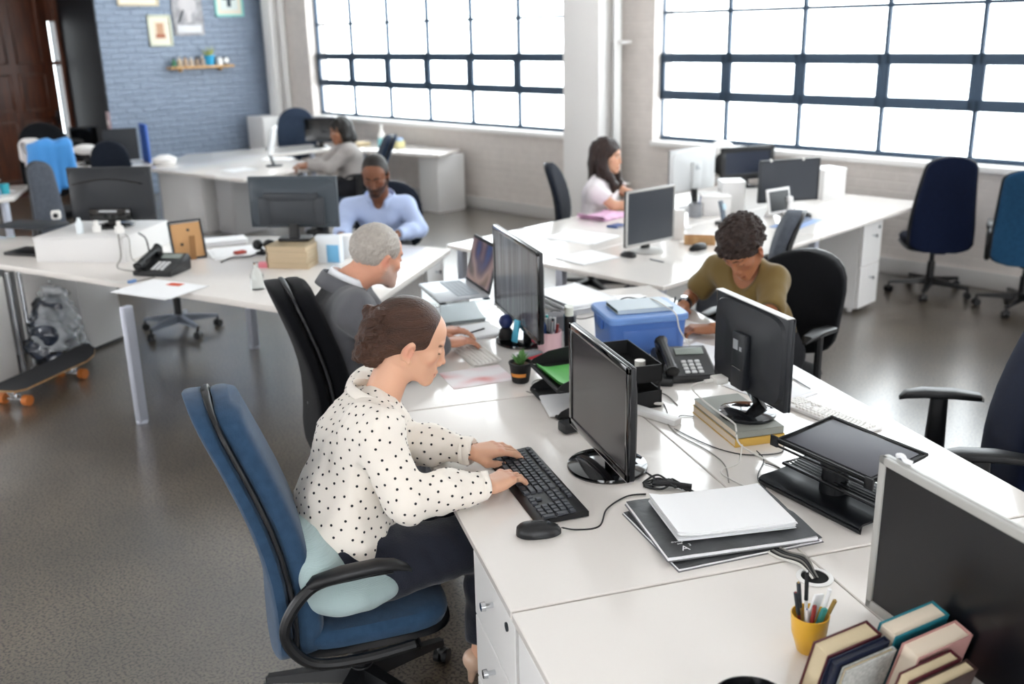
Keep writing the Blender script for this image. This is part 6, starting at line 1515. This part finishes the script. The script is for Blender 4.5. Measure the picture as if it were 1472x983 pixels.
    t = thing('cordless_phone', 'slim cordless phone standing in its cradle', 'phone', (3.38, 6.16, D), -60); g = G(); g.box((0, 0, .09), (.02, .05, .16), (0, -.25, 0), bev=.008); obj('handset', g, mat('slate_grey', '#5b6672', .4), t); g = G(); g.box((0, 0, .012), (.08, .08, .024), bev=.008); obj('cradle', g, M_black, t); g = G(); g.box((.012, 0, .125), (.006, .035, .04), (0, -.25, 0)); obj('display', g, mat('pale_lcd', '#a9c4d2', .3), t)
    g = G(); g.prism([(-.22, -.1), (.22, -.1), (.22, .1), (-.22, .1)], 0, .004, bev=.0015); solo('desk_mat', g, mat('blue_mat', '#7f97c2', .6), 'pale blue mat beside the grey chair', 'mat', (3.86, 5.98, D), 34)
    keyboard('slate keyboard on the pale blue mat', (3.86, 5.99, D+.0045), 34, .34, .11, mat('slate_kb', '#5d6b85', .4), mat('slate_keys', '#7b879c', .5), .012)
    mouse('black mouse on the end of the pale blue mat', (4.03, 6.15, D+.005), 120, s=1.0)
    g = G(); g.lathe([(0, 0), (.035, 0), (.04, .03), (.03, .07), (.018, .10), (.028, .12), (.024, .145), (0, .15)], n=20); solo('figurine', g, M_whitepaint, 'small white figurine under the wide dark monitor', 'figurine', (3.96, 6.24, D), 0)
    sheets('paper_sheets', 'bright white papers behind the thin monitor', 'papers', (2.95, 6.25, D), 10, .3, .3, 5, seed=36, jit=.02)
    g = G()
    for k in range(14): g.box((-.24+k*.036, 0, .01), (.014, .2, .014))
    g.box((0, .105, .008), (.52, .012, .016)); g.box((0, -.105, .008), (.52, .012, .016)); p = W(4.55, -.30); solo('floor_vent', g, M_charcoal, 'dark slatted vent grille on the floor beside the white pedestal', 'vent', (p.x, p.y, 0), -62)
window_row()

# ------------------------------------------------------------------ long desk with the black phone
def phone_desk():
    t = thing('carton', 'low white box under the curved dark monitor', 'box', (-.74, 6.86, D), -24); g = G(); g.box((0, 0, .075), (.60, .60, .15), bev=.004); obj('box_body', g, M_whitebox, t); g = G(); g.box((0, 0, .153), (.606, .606, .008), bev=.002); obj('lid', g, M_whitebox, t)
    m = monitor('dark monitor with a curved line on its back, on the low white box', (-.665, 6.92, D+.157), 71, .555, .035, .385, off=.02, bez=.014, case=mat('ink_case', '#23262b', .5), base='round', base_r=.125, th=.05, back='arc')
    for k, (x, y, lab) in enumerate(((-.76, 6.74, 'white plug adapter beside the stand on the low white box'), (-.62, 6.66, 'white cube charger in front of the stand on the low white box'))):
        g = G(); g.box((0, 0, .022), (.05, .045, .044), bev=.006); g.cyl((0, 0, .044), (0, 0, .075), .014, n=12); solo('plug_adapter', g, M_wkey, lab, 'adapter', (x, y, D+.157), 20*k)
    g = G(); g.lathe([(0, 0), (.022, 0), (.024, .06), (.012, .085), (.010, .10), (0, .10)], n=18); solo('spray_bottle', g, mat('clear_white', '#dfe6ea', .3), 'small clear bottle at the left of the curved monitor\'s stand', 'bottle', (-.86, 6.74, D+.157), 0)
    for lab, pts, mt, r in (('grey cable sagging from the white box onto the phone desk', [(-.62, 6.56, D+.163), (-.61, 6.45, D+.15), (-.61, 6.42, D+.05), (-.63, 6.33, D+.004), (-.55, 6.20, D+.004), (-.42, 6.12, D+.004), (-.40, 5.98, D+.004), (-.50, 5.90, D+.004)], M_gcable, .005),
                            ('dark cable from the white box towards the phone', [(-.50, 6.56, D+.163), (-.45, 6.385, D+.155), (-.43, 6.36, D+.05), (-.37, 6.30, D+.004), (-.28, 6.20, D+.004)], M_cable, .005),
                            ('thin cable crossing the desk towards the picture frame', [(-.58, 6.56, D+.163), (-.55, 6.43, D+.15), (-.54, 6.39, D+.03), (-.41, 6.33, D+.003), (-.26, 6.36, D+.003)], M_gcable, .003),
                            ('white lead with a blue plug lying near the desk\'s front edge', [(-.50, 5.90, D+.004), (-.57, 5.90, D+.004), (-.63, 5.95, D+.004), (-.68, 6.02, D+.004)], M_wcable, .006)): cable(lab, pts, r, mt)
    g = G(); g.box((0, 0, .01), (.05, .022, .018), bev=.004); solo('usb_plug', g, mat('plug_blue', '#6d8fc0', .4), 'blue plug at the end of the white lead', 'plug', (-.52, 5.885, D), 40)
    t = thing('picture_frame', 'picture frame seen from its brown cardboard back, propped on its strut', 'picture frame', (-.21, 6.43, D), 18)
    a = -.22; g = G(); g.box((0, 0, .115), (.185, .008, .225), (a, 0, 0)); obj('backing', g, mat('cardboard', '#c79a6a', .8), t)
    g = G(); c, s = math.cos(a), math.sin(a)
    for cx, cz, sx, sz in ((0, .115+.118, .205, .012), (0, -.003+.0, .205, .012), (.0985, .115, .012, .24), (-.0985, .115, .012, .24)): g.box((cx, -s*(cz-.115), .115+c*(cz-.115)+.008), (sx, .018, sz), (a, 0, 0), bev=.002)
    obj('frame', g, M_charcoal, t); g = G(); g.box((.015, -.045, .075), (.035, .004, .16), (a-.25+.55, .0, 0)); obj('strut', g, mat('cardboard_dark', '#9c7248', .8), t)
    g = G(); g.cyl((0, -.030, .19), (0, -.036, .19), .009, n=12); g.cyl((-.04, -.012, .10), (-.04, -.018, .10), .009, n=12); obj('clip', g, M_charcoal, t)
    desk_phone('black desk phone on the long white desk by the picture frame', (-.36, 6.10, D), -30, 1.15)
    sheets('paper_sheets', 'white papers in front of the black phone', 'papers', (-.36, 5.66, D), -44, .42, .30, 4, seed=41, jit=.012)
    g = G(); g.box((0, 0, .001), (.09, .05, .0016)); solo('sticky_note', g, mat('orange_red', '#d9532c', .6), 'orange red note on the papers by the phone', 'note', (-.28, 5.72, D+.0075), -40)
    sheets('paper_sheets', 'white papers and envelopes left of the thick book stack', 'papers', (.13, 6.50, D), 8, .42, .3, 6, seed=43, jit=.03)
    sheets('envelope', 'white envelope propped low behind the scattered papers', 'envelope', (.0, 6.85, D), 10, .3, .16, 8, seed=44, dz=.004)
    cable('dark cable lying among the papers left of the books', [(-.02, 6.20, D+.012), (.05, 6.30, D+.014), (.16, 6.30, D+.014), (.24, 6.42, D+.014), (.30, 6.40, D+.01)], .005)
    g = G(); g.box((0, 0, .008), (.07, .05, .016), bev=.004); solo('eraser', g, mat('eraser_red', '#b0473a', .6), 'small red and blue item on the papers left of the books', 'eraser', (.10, 6.42, D+.012), 30)
    g = G(); g.box((0, 0, .0125), (.10, .07, .025), bev=.003); solo('note_block', g, mat('note_pink', '#ea8a97', .6), 'pink note block at the foot of the book stack', 'note block', (.24, 6.02, D), -20)
    t = thing('webcam', 'black webcam pair beside the book stack under the monitor back', 'webcam', (.235, 6.36, D+.012), -40)
    g = G(); g.ball((-.03, 0, .055), .034, n=16); g.ball((.05, .02, .055), (.05, .03, .035), n=16); obj('camera_head', g, M_black, t); g = G(); g.lathe([(0, 0), (.04, 0), (.04, .01), (.012, .02), (.012, .03), (0, .03)], n=18); obj('stand', g, M_black, t); g = G(); g.tube([(.08, .02, .06), (.14, .05, .09)], .012, 8); obj('arm', g, M_black, t)
    bm_ = [mat('stack_cover_%d' % k, c, .6) for k, c in enumerate(('#cdb793', '#b7a486', '#d6c6a8', '#a89678'))]
    wv = ('lowest', 'second lowest', 'second highest', 'topmost')
    for k in range(4): book('thick pale book under the monitor back, %s of its stack of four' % wv[k], (.425, 6.04, D+.034*k), -28+(-1)**k*1.5, .26, .30, .034, bm_[k], soft=True, pages=mat('tan_pages', '#cdb99b', .8, wave=(60, .3, .4, 'Z')), group='books under the monitor back')
    monitor('charcoal monitor seen from its framed back, on the four thick books', (.435, 6.10, D+.136), 67.7+0, .55, .075, .385, off=.02, bez=.014, case=mat('graphite_case', '#3a434b', .45), base='rect', base_r=.085, th=.05, back='frame', neck_m=M_black, base_m=M_black)
    g = G(); g.box((0, 0, .085), (.05, .16, .17), bev=.004); t = thing('tissue_packet', 'blue and white packet standing beside the book stack', 'packet', (.62, 5.99, D), 62); obj('packet_body', g, mat('packet_white', '#e4ebf2', .5), t); g = G(); g.box((.0, -.03, .06), (.053, .08, .11), bev=.003); obj('blue_print', g, mat('packet_blue', '#6fb2dd', .5), t)
    g = G(); g.lathe([(0, 0), (.045, 0), (.05, .02), (.05, .12), (.045, .14), (0, .14)], n=24); solo('paper_roll', g, M_whitepaint, 'white paper roll behind the blue and white packet', 'roll', (.74, 6.12, D), 0)
    keyboard('black keyboard of the bearded man in the blue shirt', (.80, 6.36, D), 73+90, .40, .13, None, None, .014)
    t = thing('glass_bottle', 'clear glass bottle near the front edge of the phone desk', 'bottle', (.16, 5.47, D)); g = G(); g.lathe([(0, .0), (.034, 0), (.036, .01), (.036, .08), (.014, .12), (.014, .15), (0, .15)], n=24); obj('bottle_body', g, mat('clear_glass', '#f4fafa', .02, trans=1, ior=1.3), t)
    t = thing('tablet_stand', 'black monitor stand without its screen at the left of the phone desk', 'stand', (-1.20, 7.02, D), -35)
    g = G(); g.box((0, 0, .010), (.30, .20, .02), bev=.006); obj('base', g, M_black, t); g = G(); g.box((.04, .02, .09), (.06, .035, .16), bev=.01); obj('neck', g, M_black, t); g = G(); g.box((-.03, .05, .178), (.42, .24, .014), bev=.004); obj('plate', g, M_charcoal, t)
    for (x, y, lab) in ((-1.05, 7.18, 'white cube camera on the black screenless stand'), (-1.50, 7.24, 'white clip camera at the far left edge of the phone desk')):
        t = thing('web_camera', lab, 'camera', (x, y, D+(.186 if x > -1.2 else 0))); g = G(); g.box((0, 0, .03), (.06, .05, .06), bev=.012); obj('camera_head', g, M_wkey, t); g = G(); g.cyl((0, -.024, .03), (0, -.032, .03), .016, n=16); obj('lens', g, M_black, t)
    # under the desk
    t = thing('skateboard', 'black skateboard with orange wheels on the floor under the desk', 'skateboard', (-1.13, 6.24, 0), 57); g = G(); rings = []
    for x, w_, z in ((-.42, .02, .15), (-.40, .07, .14), (-.34, .105, .118), (-.26, .115, .105), (.26, .115, .105), (.34, .105, .118), (.40, .07, .14), (.42, .02, .15)): rings.append([(x, -w_, z), (x, w_, z), (x, w_, z+.010), (x, -w_, z+.010)])
    g.loft(rings); dk = obj('deck', g, M_palewood, t); g = G(); g.loft([[(x, y, z+.0108) for x, y, z in r[:2]]+[(x, y, z+.0022) for x, y, z in r[2:]] for r in rings]); obj('grip_tape', g, mat('grip_tape', '#2a2b2e', .95, bump=(400, .3)), dk)
    for x in (-.24, .24):
        g = G(); g.box((x, 0, .085), (.06, .05, .04), bev=.006); g.cyl((x, -.085, .032), (x, .085, .032), .010, n=10); g.box((x, 0, .055), (.03, .06, .04), bev=.006); tr = obj('truck', g, M_chrome, t)
        for y in (-.085, .085): g = G(); g.cyl((x, y-.019, .032), (x, y+.019, .032), .032, n=20); obj('wheel', g, mat('orange_wheel', '#c9763a', .5), tr)
    s = SDF((-.26, -.22, -.02), (.26, .22, .56), .012); s.ell((0, 0, .19), (.17, .14, .20), k=0); s.ell((.02, .0, .36), (.12, .10, .13), k=.06); s.ell((.10, -.03, .10), (.12, .11, .11), k=.05)
    a_, b_ = wob(77, 45, 7), wob(78, 110, 7); s.disp(lambda X, Y, Z: .014*a_(X, Y, Z)+.006*b_(X, Y, Z)); s.cut((0, 0, .005), (0, 0, -1)); V, F = s.mesh()
    t = thing('plastic_bag', 'bag in crinkled clear plastic on the floor behind the skateboard', 'bag', (-1.12, 6.72, 0), 50)
    meshobj('bag_body', [(V, F)], mat('dark_bag', '#2c3340', .18, noise=(9, .9), coat=.8), t)
    s = SDF((-.28, -.24, -.02), (.28, .24, .60), .012); s.ell((.03, -.01, .22), (.175, .155, .225), k=0); s.ell((.05, .0, .42), (.10, .09, .12), k=.06); a2 = wob(81, 60, 7); s.disp(lambda X, Y, Z: .016*a2(X, Y, Z)+.006*b_(X, Y, Z)); s.cut((0, 0, .004), (0, 0, -1)); V, F = s.mesh()
    m = bpy.data.materials.new('clear_film'); m.use_nodes = True; b = m.node_tree.nodes['Principled BSDF']; b.inputs['Base Color'].default_value = (.85, .9, .95, 1); b.inputs['Roughness'].default_value = .08; b.inputs['Alpha'].default_value = .32; b.inputs['Coat Weight'].default_value = 1
    meshobj('plastic_wrap', [(V, F)], m, t)
    for (x, y) in ((-1.30, 6.62), (-1.25, 6.70)): g = G(); g.cyl((0, 0, 0), (0, 0, DESK-.035), .014, n=12); g.lathe([(0, 0), (.028, 0), (.028, .008), (0, .008)], n=14); solo('chrome_post', g, M_chrome, 'slim chrome post under the left end of the phone desk' if x < -1.27 else 'second slim chrome post, nearer the bag in plastic', 'post', (x, y, 0), 0)
phone_desk()

# ------------------------------------------------------------------ the back of the room
def back_area():
    lap = mat('laptop_white', '#e9ebee', .35)
    t = thing('desktop_computer', 'white backed computer display in front of the woman by the blue wall', 'computer', (.62, 10.95, D), 170)
    g = G(); g.box((0, 0, .27), (.03, .36, .30), (0, -.25, 0), bev=.01); obj('display_housing', g, lap, t); g = G(); g.box((.03, 0, .10), (.02, .10, .2), (0, .3, 0), bev=.005); obj('stand_neck', g, M_charcoal, t); g = G(); g.lathe([(0, 0), (.09, 0), (.09, .012), (.02, .018), (0, .02)], n=24); obj('stand_base', g, M_charcoal, t); g = G(); g.box((.019, 0, .272), (.002, .33, .26), (0, -.25, 0)); obj('screen', g, M_screen, t)
    sheets('paper_sheets', 'white papers on the back desk wing by the blue wall', 'papers', (.25, 10.75, D), 30, .3, .22, 5, seed=51, jit=.02)
    sheets('paper_sheets', 'papers near the hand of the woman by the blue wall', 'papers', (.70, 11.55, D), -20, .3, .22, 5, seed=52, jit=.02)
    monitor('slate monitor behind the head of the woman by the blue wall', (1.30, 12.60, D), -110, .40, .06, .36, off=0, bez=.012, case=F_slate, base_r=.1, th=.04)
    t = thing('spray_bottle', 'white spray bottle with teal liquid on the desk by the window wall', 'bottle', (2.02, 12.35, D)); g = G(); g.lathe([(0, 0), (.045, 0), (.048, .01), (.048, .10), (0, .10)], n=20); obj('liquid', g, mat('teal_liquid', '#8fd0d6', .3), t); g = G(); g.lathe([(.0, .1), (.048, .1), (.045, .14), (.018, .19), (.018, .23), (0, .23)], n=20); obj('bottle_body', g, M_whitepaint, t); g = G(); g.box((.0, -.02, .245), (.03, .09, .03), bev=.008); obj('trigger', g, M_whitepaint, t)
    t = thing('tissue_box', 'yellow and blue tissue box beside the spray bottle', 'box', (2.16, 12.12, D), -60); g = G(); g.box((0, 0, .04), (.20, .11, .08), bev=.006); obj('box_body', g, mat('pale_yellow', '#e3dba6', .6), t); g = G(); g.box((.06, .0, .095), (.08, .08, .05), bev=.02); obj('tissue', g, mat('pale_blue', '#a9bfe0', .7), t)
    sheets('paper_stack', 'pale wooden coloured folder near the window wall desk end', 'papers', (1.78, 12.55, D), 30, .2, .16, 10, mat('manila', '#dcc9a4', .7), seed=57, dz=.004)
    # far left
    m = monitor('dark monitor in front of the blue partition by the brick wall', (-.96, 11.80, D), -88, .36, .06, .40, off=.03, bez=.012, case=M_black, screen=M_screengrey, base_r=.1, th=.035)
    g = G(); g.prism([(-.17, 0), (.17, 0), (.13, .03), (-.10, .03)], 0, .42, bev=.004); solo('partition', g, mat('partition_blue', '#2a56a8', .7), 'bright blue partition leaning right of the dark monitor', 'partition', (-.73, 12.02, D), -75)
    t = thing('white_helmet', 'white dish shaped lamp on the desk by the blue partition', 'lamp', (-.52, 11.72, D), 0); g = G(); g.lathe([(0, 0), (.11, 0), (.12, .015), (.13, .06), (.06, .095), (0, .10)], n=28); obj('lamp_shade', g, M_whitepaint, t); t.name = 'dish_lamp'
    t = thing('desk_lamp', 'white desk lamp with an oval head behind the curved monitor', 'lamp', (-1.22, 11.62, D), 0); g = G(); g.lathe([(0, 0), (.08, 0), (.085, .02), (.03, .05), (0, .055)], n=24); obj('lamp_base', g, M_whitepaint, t); g = G(); g.tube([(0, 0, .04), (-.02, 0, .12), (-.06, 0, .18)], .012, 8); obj('lamp_arm', g, M_whitepaint, t); g = G(); g.ball((-.09, 0, .21), (.13, .08, .055), n=20); obj('lamp_head', g, M_whitepaint, t)
    g = G(); g.box((0, 0, .04), (.14, .12, .08), bev=.01); solo('leather_pouch', g, mat('dusty_pink', '#b9a3a0', .7), 'dusty pink pouch between the lamp and the dark monitor', 'pouch', (-1.08, 11.45, D), 10)
    monitor('black monitor standing right of the chair with the blue jacket', (-1.35, 12.05, D), -75, .30, .08, .42, off=.02, bez=.012, case=M_black, base_r=.1, th=.035)
    def garment(name, label, loc, rz, m_, w, h, seed, depth=.06, top_w=.8):
        s = SDF((-w*.8, -.16, -h-.05), (w*.8, .16, .10), .014)
        s.ecap((-w*.34, 0, 0), (w*.34, 0, 0), .055, depth, .055, depth, (0, 0, 1), k=0)
        for k in range(5): x = (-.40+.2*k)*w; s.cone((x*top_w, -.035, -.02), (x*1.05, -.055, -h*(.86+.14*math.sin(k*2.1+seed))), .06, .048, k=.03)
        for k in range(3): x = (-.25+.25*k)*w; s.cone((x*top_w, .045, -.02), (x, .06, -h*.55), .05, .04, k=.03)
        a = wob(seed, 34, 6, (1.4, 1, .25)); s.disp(lambda X, Y, Z: .010*a(X, Y, Z)); V, F = s.mesh(); t = thing(name, label, 'clothing', loc, rz); meshobj('cloth_body', [(relax(V, F, 1), F)], m_, t); return t
    garment('jacket', 'bright blue jacket hung over the black chair by the wooden door', (-1.46, 10.22, 1.10), 12, mat('jacket_blue', '#3f8fd6', .6, sheen=.2), .40, .42, 3)
    garment('jacket', 'red and orange jacket hanging low behind the blue one', (-1.57, 10.20, .92), 70, mat('jacket_red', '#c0432c', .7, noise=(7, .35)), .11, .34, 5)
    garment('scarf', 'white scarf draped at the black chair\'s edge', (-1.66, 10.36, 1.10), 40, mat('scarf_white', '#ddd8d6', .85), .10, .22, 8)
    for k, (x, y, h, mt, lab) in enumerate(((-2.05, 9.98, .20, mat('bottle_blue', '#4d7f9e', .3), 'blue spray bottle on the cluttered far left desk'), (-1.93, 9.95, .10, mat('cup_cyan', '#2fa0cf', .4), 'cyan cup on the cluttered far left desk'), (-1.86, 10.02, .09, mat('cup_teal', '#3aa9b8', .4), 'teal tub next to the cyan cup'))):
        g = G(); r_ = .038; g.lathe([(0, 0), (r_, 0), (r_, h*.6), (r_*(.4 if k == 0 else 1.05), h*.8), (r_*(.4 if k == 0 else 1.05), h), (0, h)], n=20); solo('container', g, mt, lab, 'bottle' if k == 0 else 'cup', (x, y, D), 0)
    sheets('paper_stack', 'crumpled white papers heaped on the cluttered far left desk', 'papers', (-2.15, 10.15, D), 20, .36, .28, 16, seed=61, dz=.008, jit=.03, curl=.06)
    g = G(); g.box((0, 0, .07), (.22, .16, .14), bev=.006); solo('carton', g, M_whitebox, 'white box behind the papers on the far left desk', 'box', (-2.28, 10.38, D), 10)
    sheets('paper_sheets', 'flat papers at the corner of the far left desk', 'papers', (-1.93, 10.16, D), 30, .2, .2, 4, seed=63)
    # on the blue wall
    def hang(name, label, cat, d, z, builder, off=.0):
        t = thing(name, label, cat, tuple(W(S0+.0+off, d, z)), math.degrees(WA)+90); builder(t); return t
    def framed(w, h, fm, prints):
        def b(t):
            g = G()
            for c, s in (((0, -.012, h/2-.015), (w, .024, .03)), ((0, -.012, -h/2+.015), (w, .024, .03)), ((w/2-.015, -.012, 0), (.03, .024, h)), ((-w/2+.015, -.012, 0), (.03, .024, h))): g.box(c, s, bev=.004)
            obj('frame', g, fm, t); g = G(); g.box((0, -.005, 0), (w-.04, .008, h-.04)); p = obj('picture', g, mat('cream_mount', '#e9e2d2', .7), t)
            for k, (x, z, sw, sh, c) in enumerate(prints): g = G(); g.box((x, -.0105-.0006*k, z), (sw, .003, sh)); obj('print_shape', g, mat('print_'+c.strip('#'), c, .7), p)
        return b
    cream = mat('cream_frame', '#cfd2bd', .5); mint = mat('mint_frame', '#8fd6cf', .5)
    hang('picture_frame', 'small cream frame with a tan figure print on the blue wall', 'picture', -1.665, 2.13, framed(.33, .40, cream, [(0, 0, .17, .24, '#e6d9c2'), (0, .02, .10, .15, '#c49a7c'), (0, -.07, .13, .05, '#a96a52')]))
    hang('picture_frame', 'wide cream frame cut by the top of the view on the blue wall', 'picture', -1.92, 2.66, framed(.56, .44, mat('tan_frame', '#d6c8ac', .5), [(0, -.03, .36, .2, '#d9cdb4'), (.05, -.05, .16, .1, '#b89f7c')]))
    hang('picture_frame', 'mint green frame with a dark shape on the blue wall', 'picture', -.61, 2.56, framed(.44, .52, mint, [(0, 0, .26, .34, '#dfe8e4'), (0, .0, .20, .07, '#2b3f4a'), (0, -.07, .06, .12, '#2b3f4a'), (0, .10, .10, .06, '#2b3f4a')]))
    def signb(t):
        g = G(); g.box((0, -.012, 0), (.44, .024, .60), bev=.006); o = obj('board', g, mat('poster_grey', '#a5a3a6', .6, noise=(12, .35)), t)
        g = G(); g.ball((.0, -.024, .10), (.13, .006, .13), n=20); g.box((.0, -.025, -.06), (.08, .006, .14), bev=.002); obj('print_shape', g, mat('poster_pale', '#c9c5c6', .6), o)
        g = G(); g.box((-.09, -.026, -.02), (.03, .004, .26), (0, .5, 0)); obj('print_shape', g, M_charcoal, o)
        g = G(); g.box((0, -.027, -.215), (.36, .005, .10), bev=.002); obj('print_band', g, mat('band_white', '#d9d9dc', .6), o)
    hang('poster_board', 'tall grey illustrated board with a pale band, between two frames on the blue wall', 'poster', -1.245, 2.36, signb)
    def shelfb(t):
        g = G(); g.box((0, -.075, 0), (.94, .15, .035), bev=.006); obj('shelf_board', g, M_palewood, t)
        for x in (-.3, .3): g = G(); g.box((x, -.05, -.035), (.02, .09, .04), bev=.004); obj('bracket', g, M_palewood, t)
    hang('wall_shelf', 'pale wooden shelf with bottles and a cyan pot on the blue wall', 'shelf', -1.165, 1.645, shelfb)
    cols = ('#3c7a58', '#c9b59a', '#b9a28c', '#c6b7a6', '#9c8a7a', '#b5a79c'); nms = ('green', 'cream', 'tan', 'ivory', 'brown', 'beige')
    for k in range(6):
        p = W(S0+.075, -1.56+k*.085, 1.663); h = .11+.012*(k % 3); t = thing('small_bottle', nms[k]+' little bottle on the wooden wall shelf', 'bottle', tuple(p), 0, 'little bottles on the wall shelf'); g = G(); g.lathe([(0, 0), (.03, 0), (.032, h*.6), (.014, h*.75), (.014, h*.86), (0, h*.86)], n=16); obj('bottle_body', g, mat('little_'+nms[k], cols[k], .4), t); g = G(); g.lathe([(0, h*.84), (.017, h*.84), (.017, h), (0, h)], n=12); obj('cap', g, M_whitepaint if k % 2 else M_charcoal, t)
    p = W(S0+.075, -1.03, 1.663); t = thing('potted_plant', 'cyan pot with a small yellow green plant on the wall shelf', 'plant', tuple(p)); g = G(); g.lathe([(0, 0), (.055, 0), (.075, .13), (.07, .13), (.05, .02), (0, .02)], n=24); obj('pot', g, mat('cyan_pot', '#34a8d8', .4), t)
    g = G(); r = random.Random(9)
    for k in range(18): a, e = r.uniform(0, 6.28), r.uniform(.9, 1.45); d = Vector((math.cos(a)*math.cos(e), math.sin(a)*math.cos(e), math.sin(e))); g.cyl(Vector((0, 0, .08)), Vector((0, 0, .08))+d*r.uniform(.12, .2), .009, .002, 6)
    obj('leaves', g, mat('yellow_green', '#b9c060', .6), t)
    for (d_, nm, mt, r_, h, lab) in ((-.88, 'white_jar', M_whitepaint, .045, .10, 'white jar right of the cyan pot on the wall shelf'), (-.78, 'dark_clock', M_charcoal, .05, .09, 'round dark clock at the right end of the wall shelf')):
        t = thing(nm, lab, 'jar' if 'jar' in nm else 'clock', tuple(W(S0+.075, d_, 1.663)), math.degrees(WA)+90)
        g = G()
        if 'jar' in nm: g.lathe([(0, 0), (r_, 0), (r_, h*.8), (r_*.6, h), (0, h)], n=20); obj('jar_body', g, mt, t)
        else: g.cyl((0, .015, .058), (0, -.015, .058), .05, n=24); g.box((0, 0, .006), (.06, .04, .012)); obj('clock_body', g, mt, t); g = G(); g.cyl((0, -.015, .058), (0, -.018, .058), .04, n=24); obj('dial', g, M_paper, t)
    p = W(S0+.05-.06, -2.517, .99); t = thing('light_switch', 'pale pink switch plate on the dark wall corner', 'switch', tuple(p), math.degrees(WA)); g = G(); g.box((0, 0, 0), (.10, .012, .28), bev=.003); obj('plate', g, mat('switch_pink', '#c4aab0', .5), t); g = G(); g.box((0, -.01, 0), (.03, .012, .06), bev=.003); obj('rocker', g, M_wkey, t)
    # cushion behind the woman in dots
    s = SDF((-.30, -.30, -.05), (.30, .30, .36), .008)
    s.ell((.0, -.03, .074), (.165, .170, .078), k=0); s.ell((-.095, .0, .165), (.078, .185, .115), np.array(Euler((0, -.3, 0)).to_matrix()), k=.05)
    a_ = wob(91, 26, 5); b2 = wob(92, 60, 5); s.disp(lambda X, Y, Z: .010*a_(X, Y, Z)+.004*b2(X, Y, Z)); s.cut((0, 0, .0), (0, 0, -1), k=.01); V, F = s.mesh()
    t = thing('cushion', 'mint green ribbed cushion between the woman in dots and her chair', 'cushion', (.245, 2.655, .418), 0); meshobj('cushion_cover', [(relax(V, F, 2), F)], mat('mint_rib', '#a5b9ba', .85, wave=(90, .22, .2, 'Z'), sheen=.2), t)
back_area()
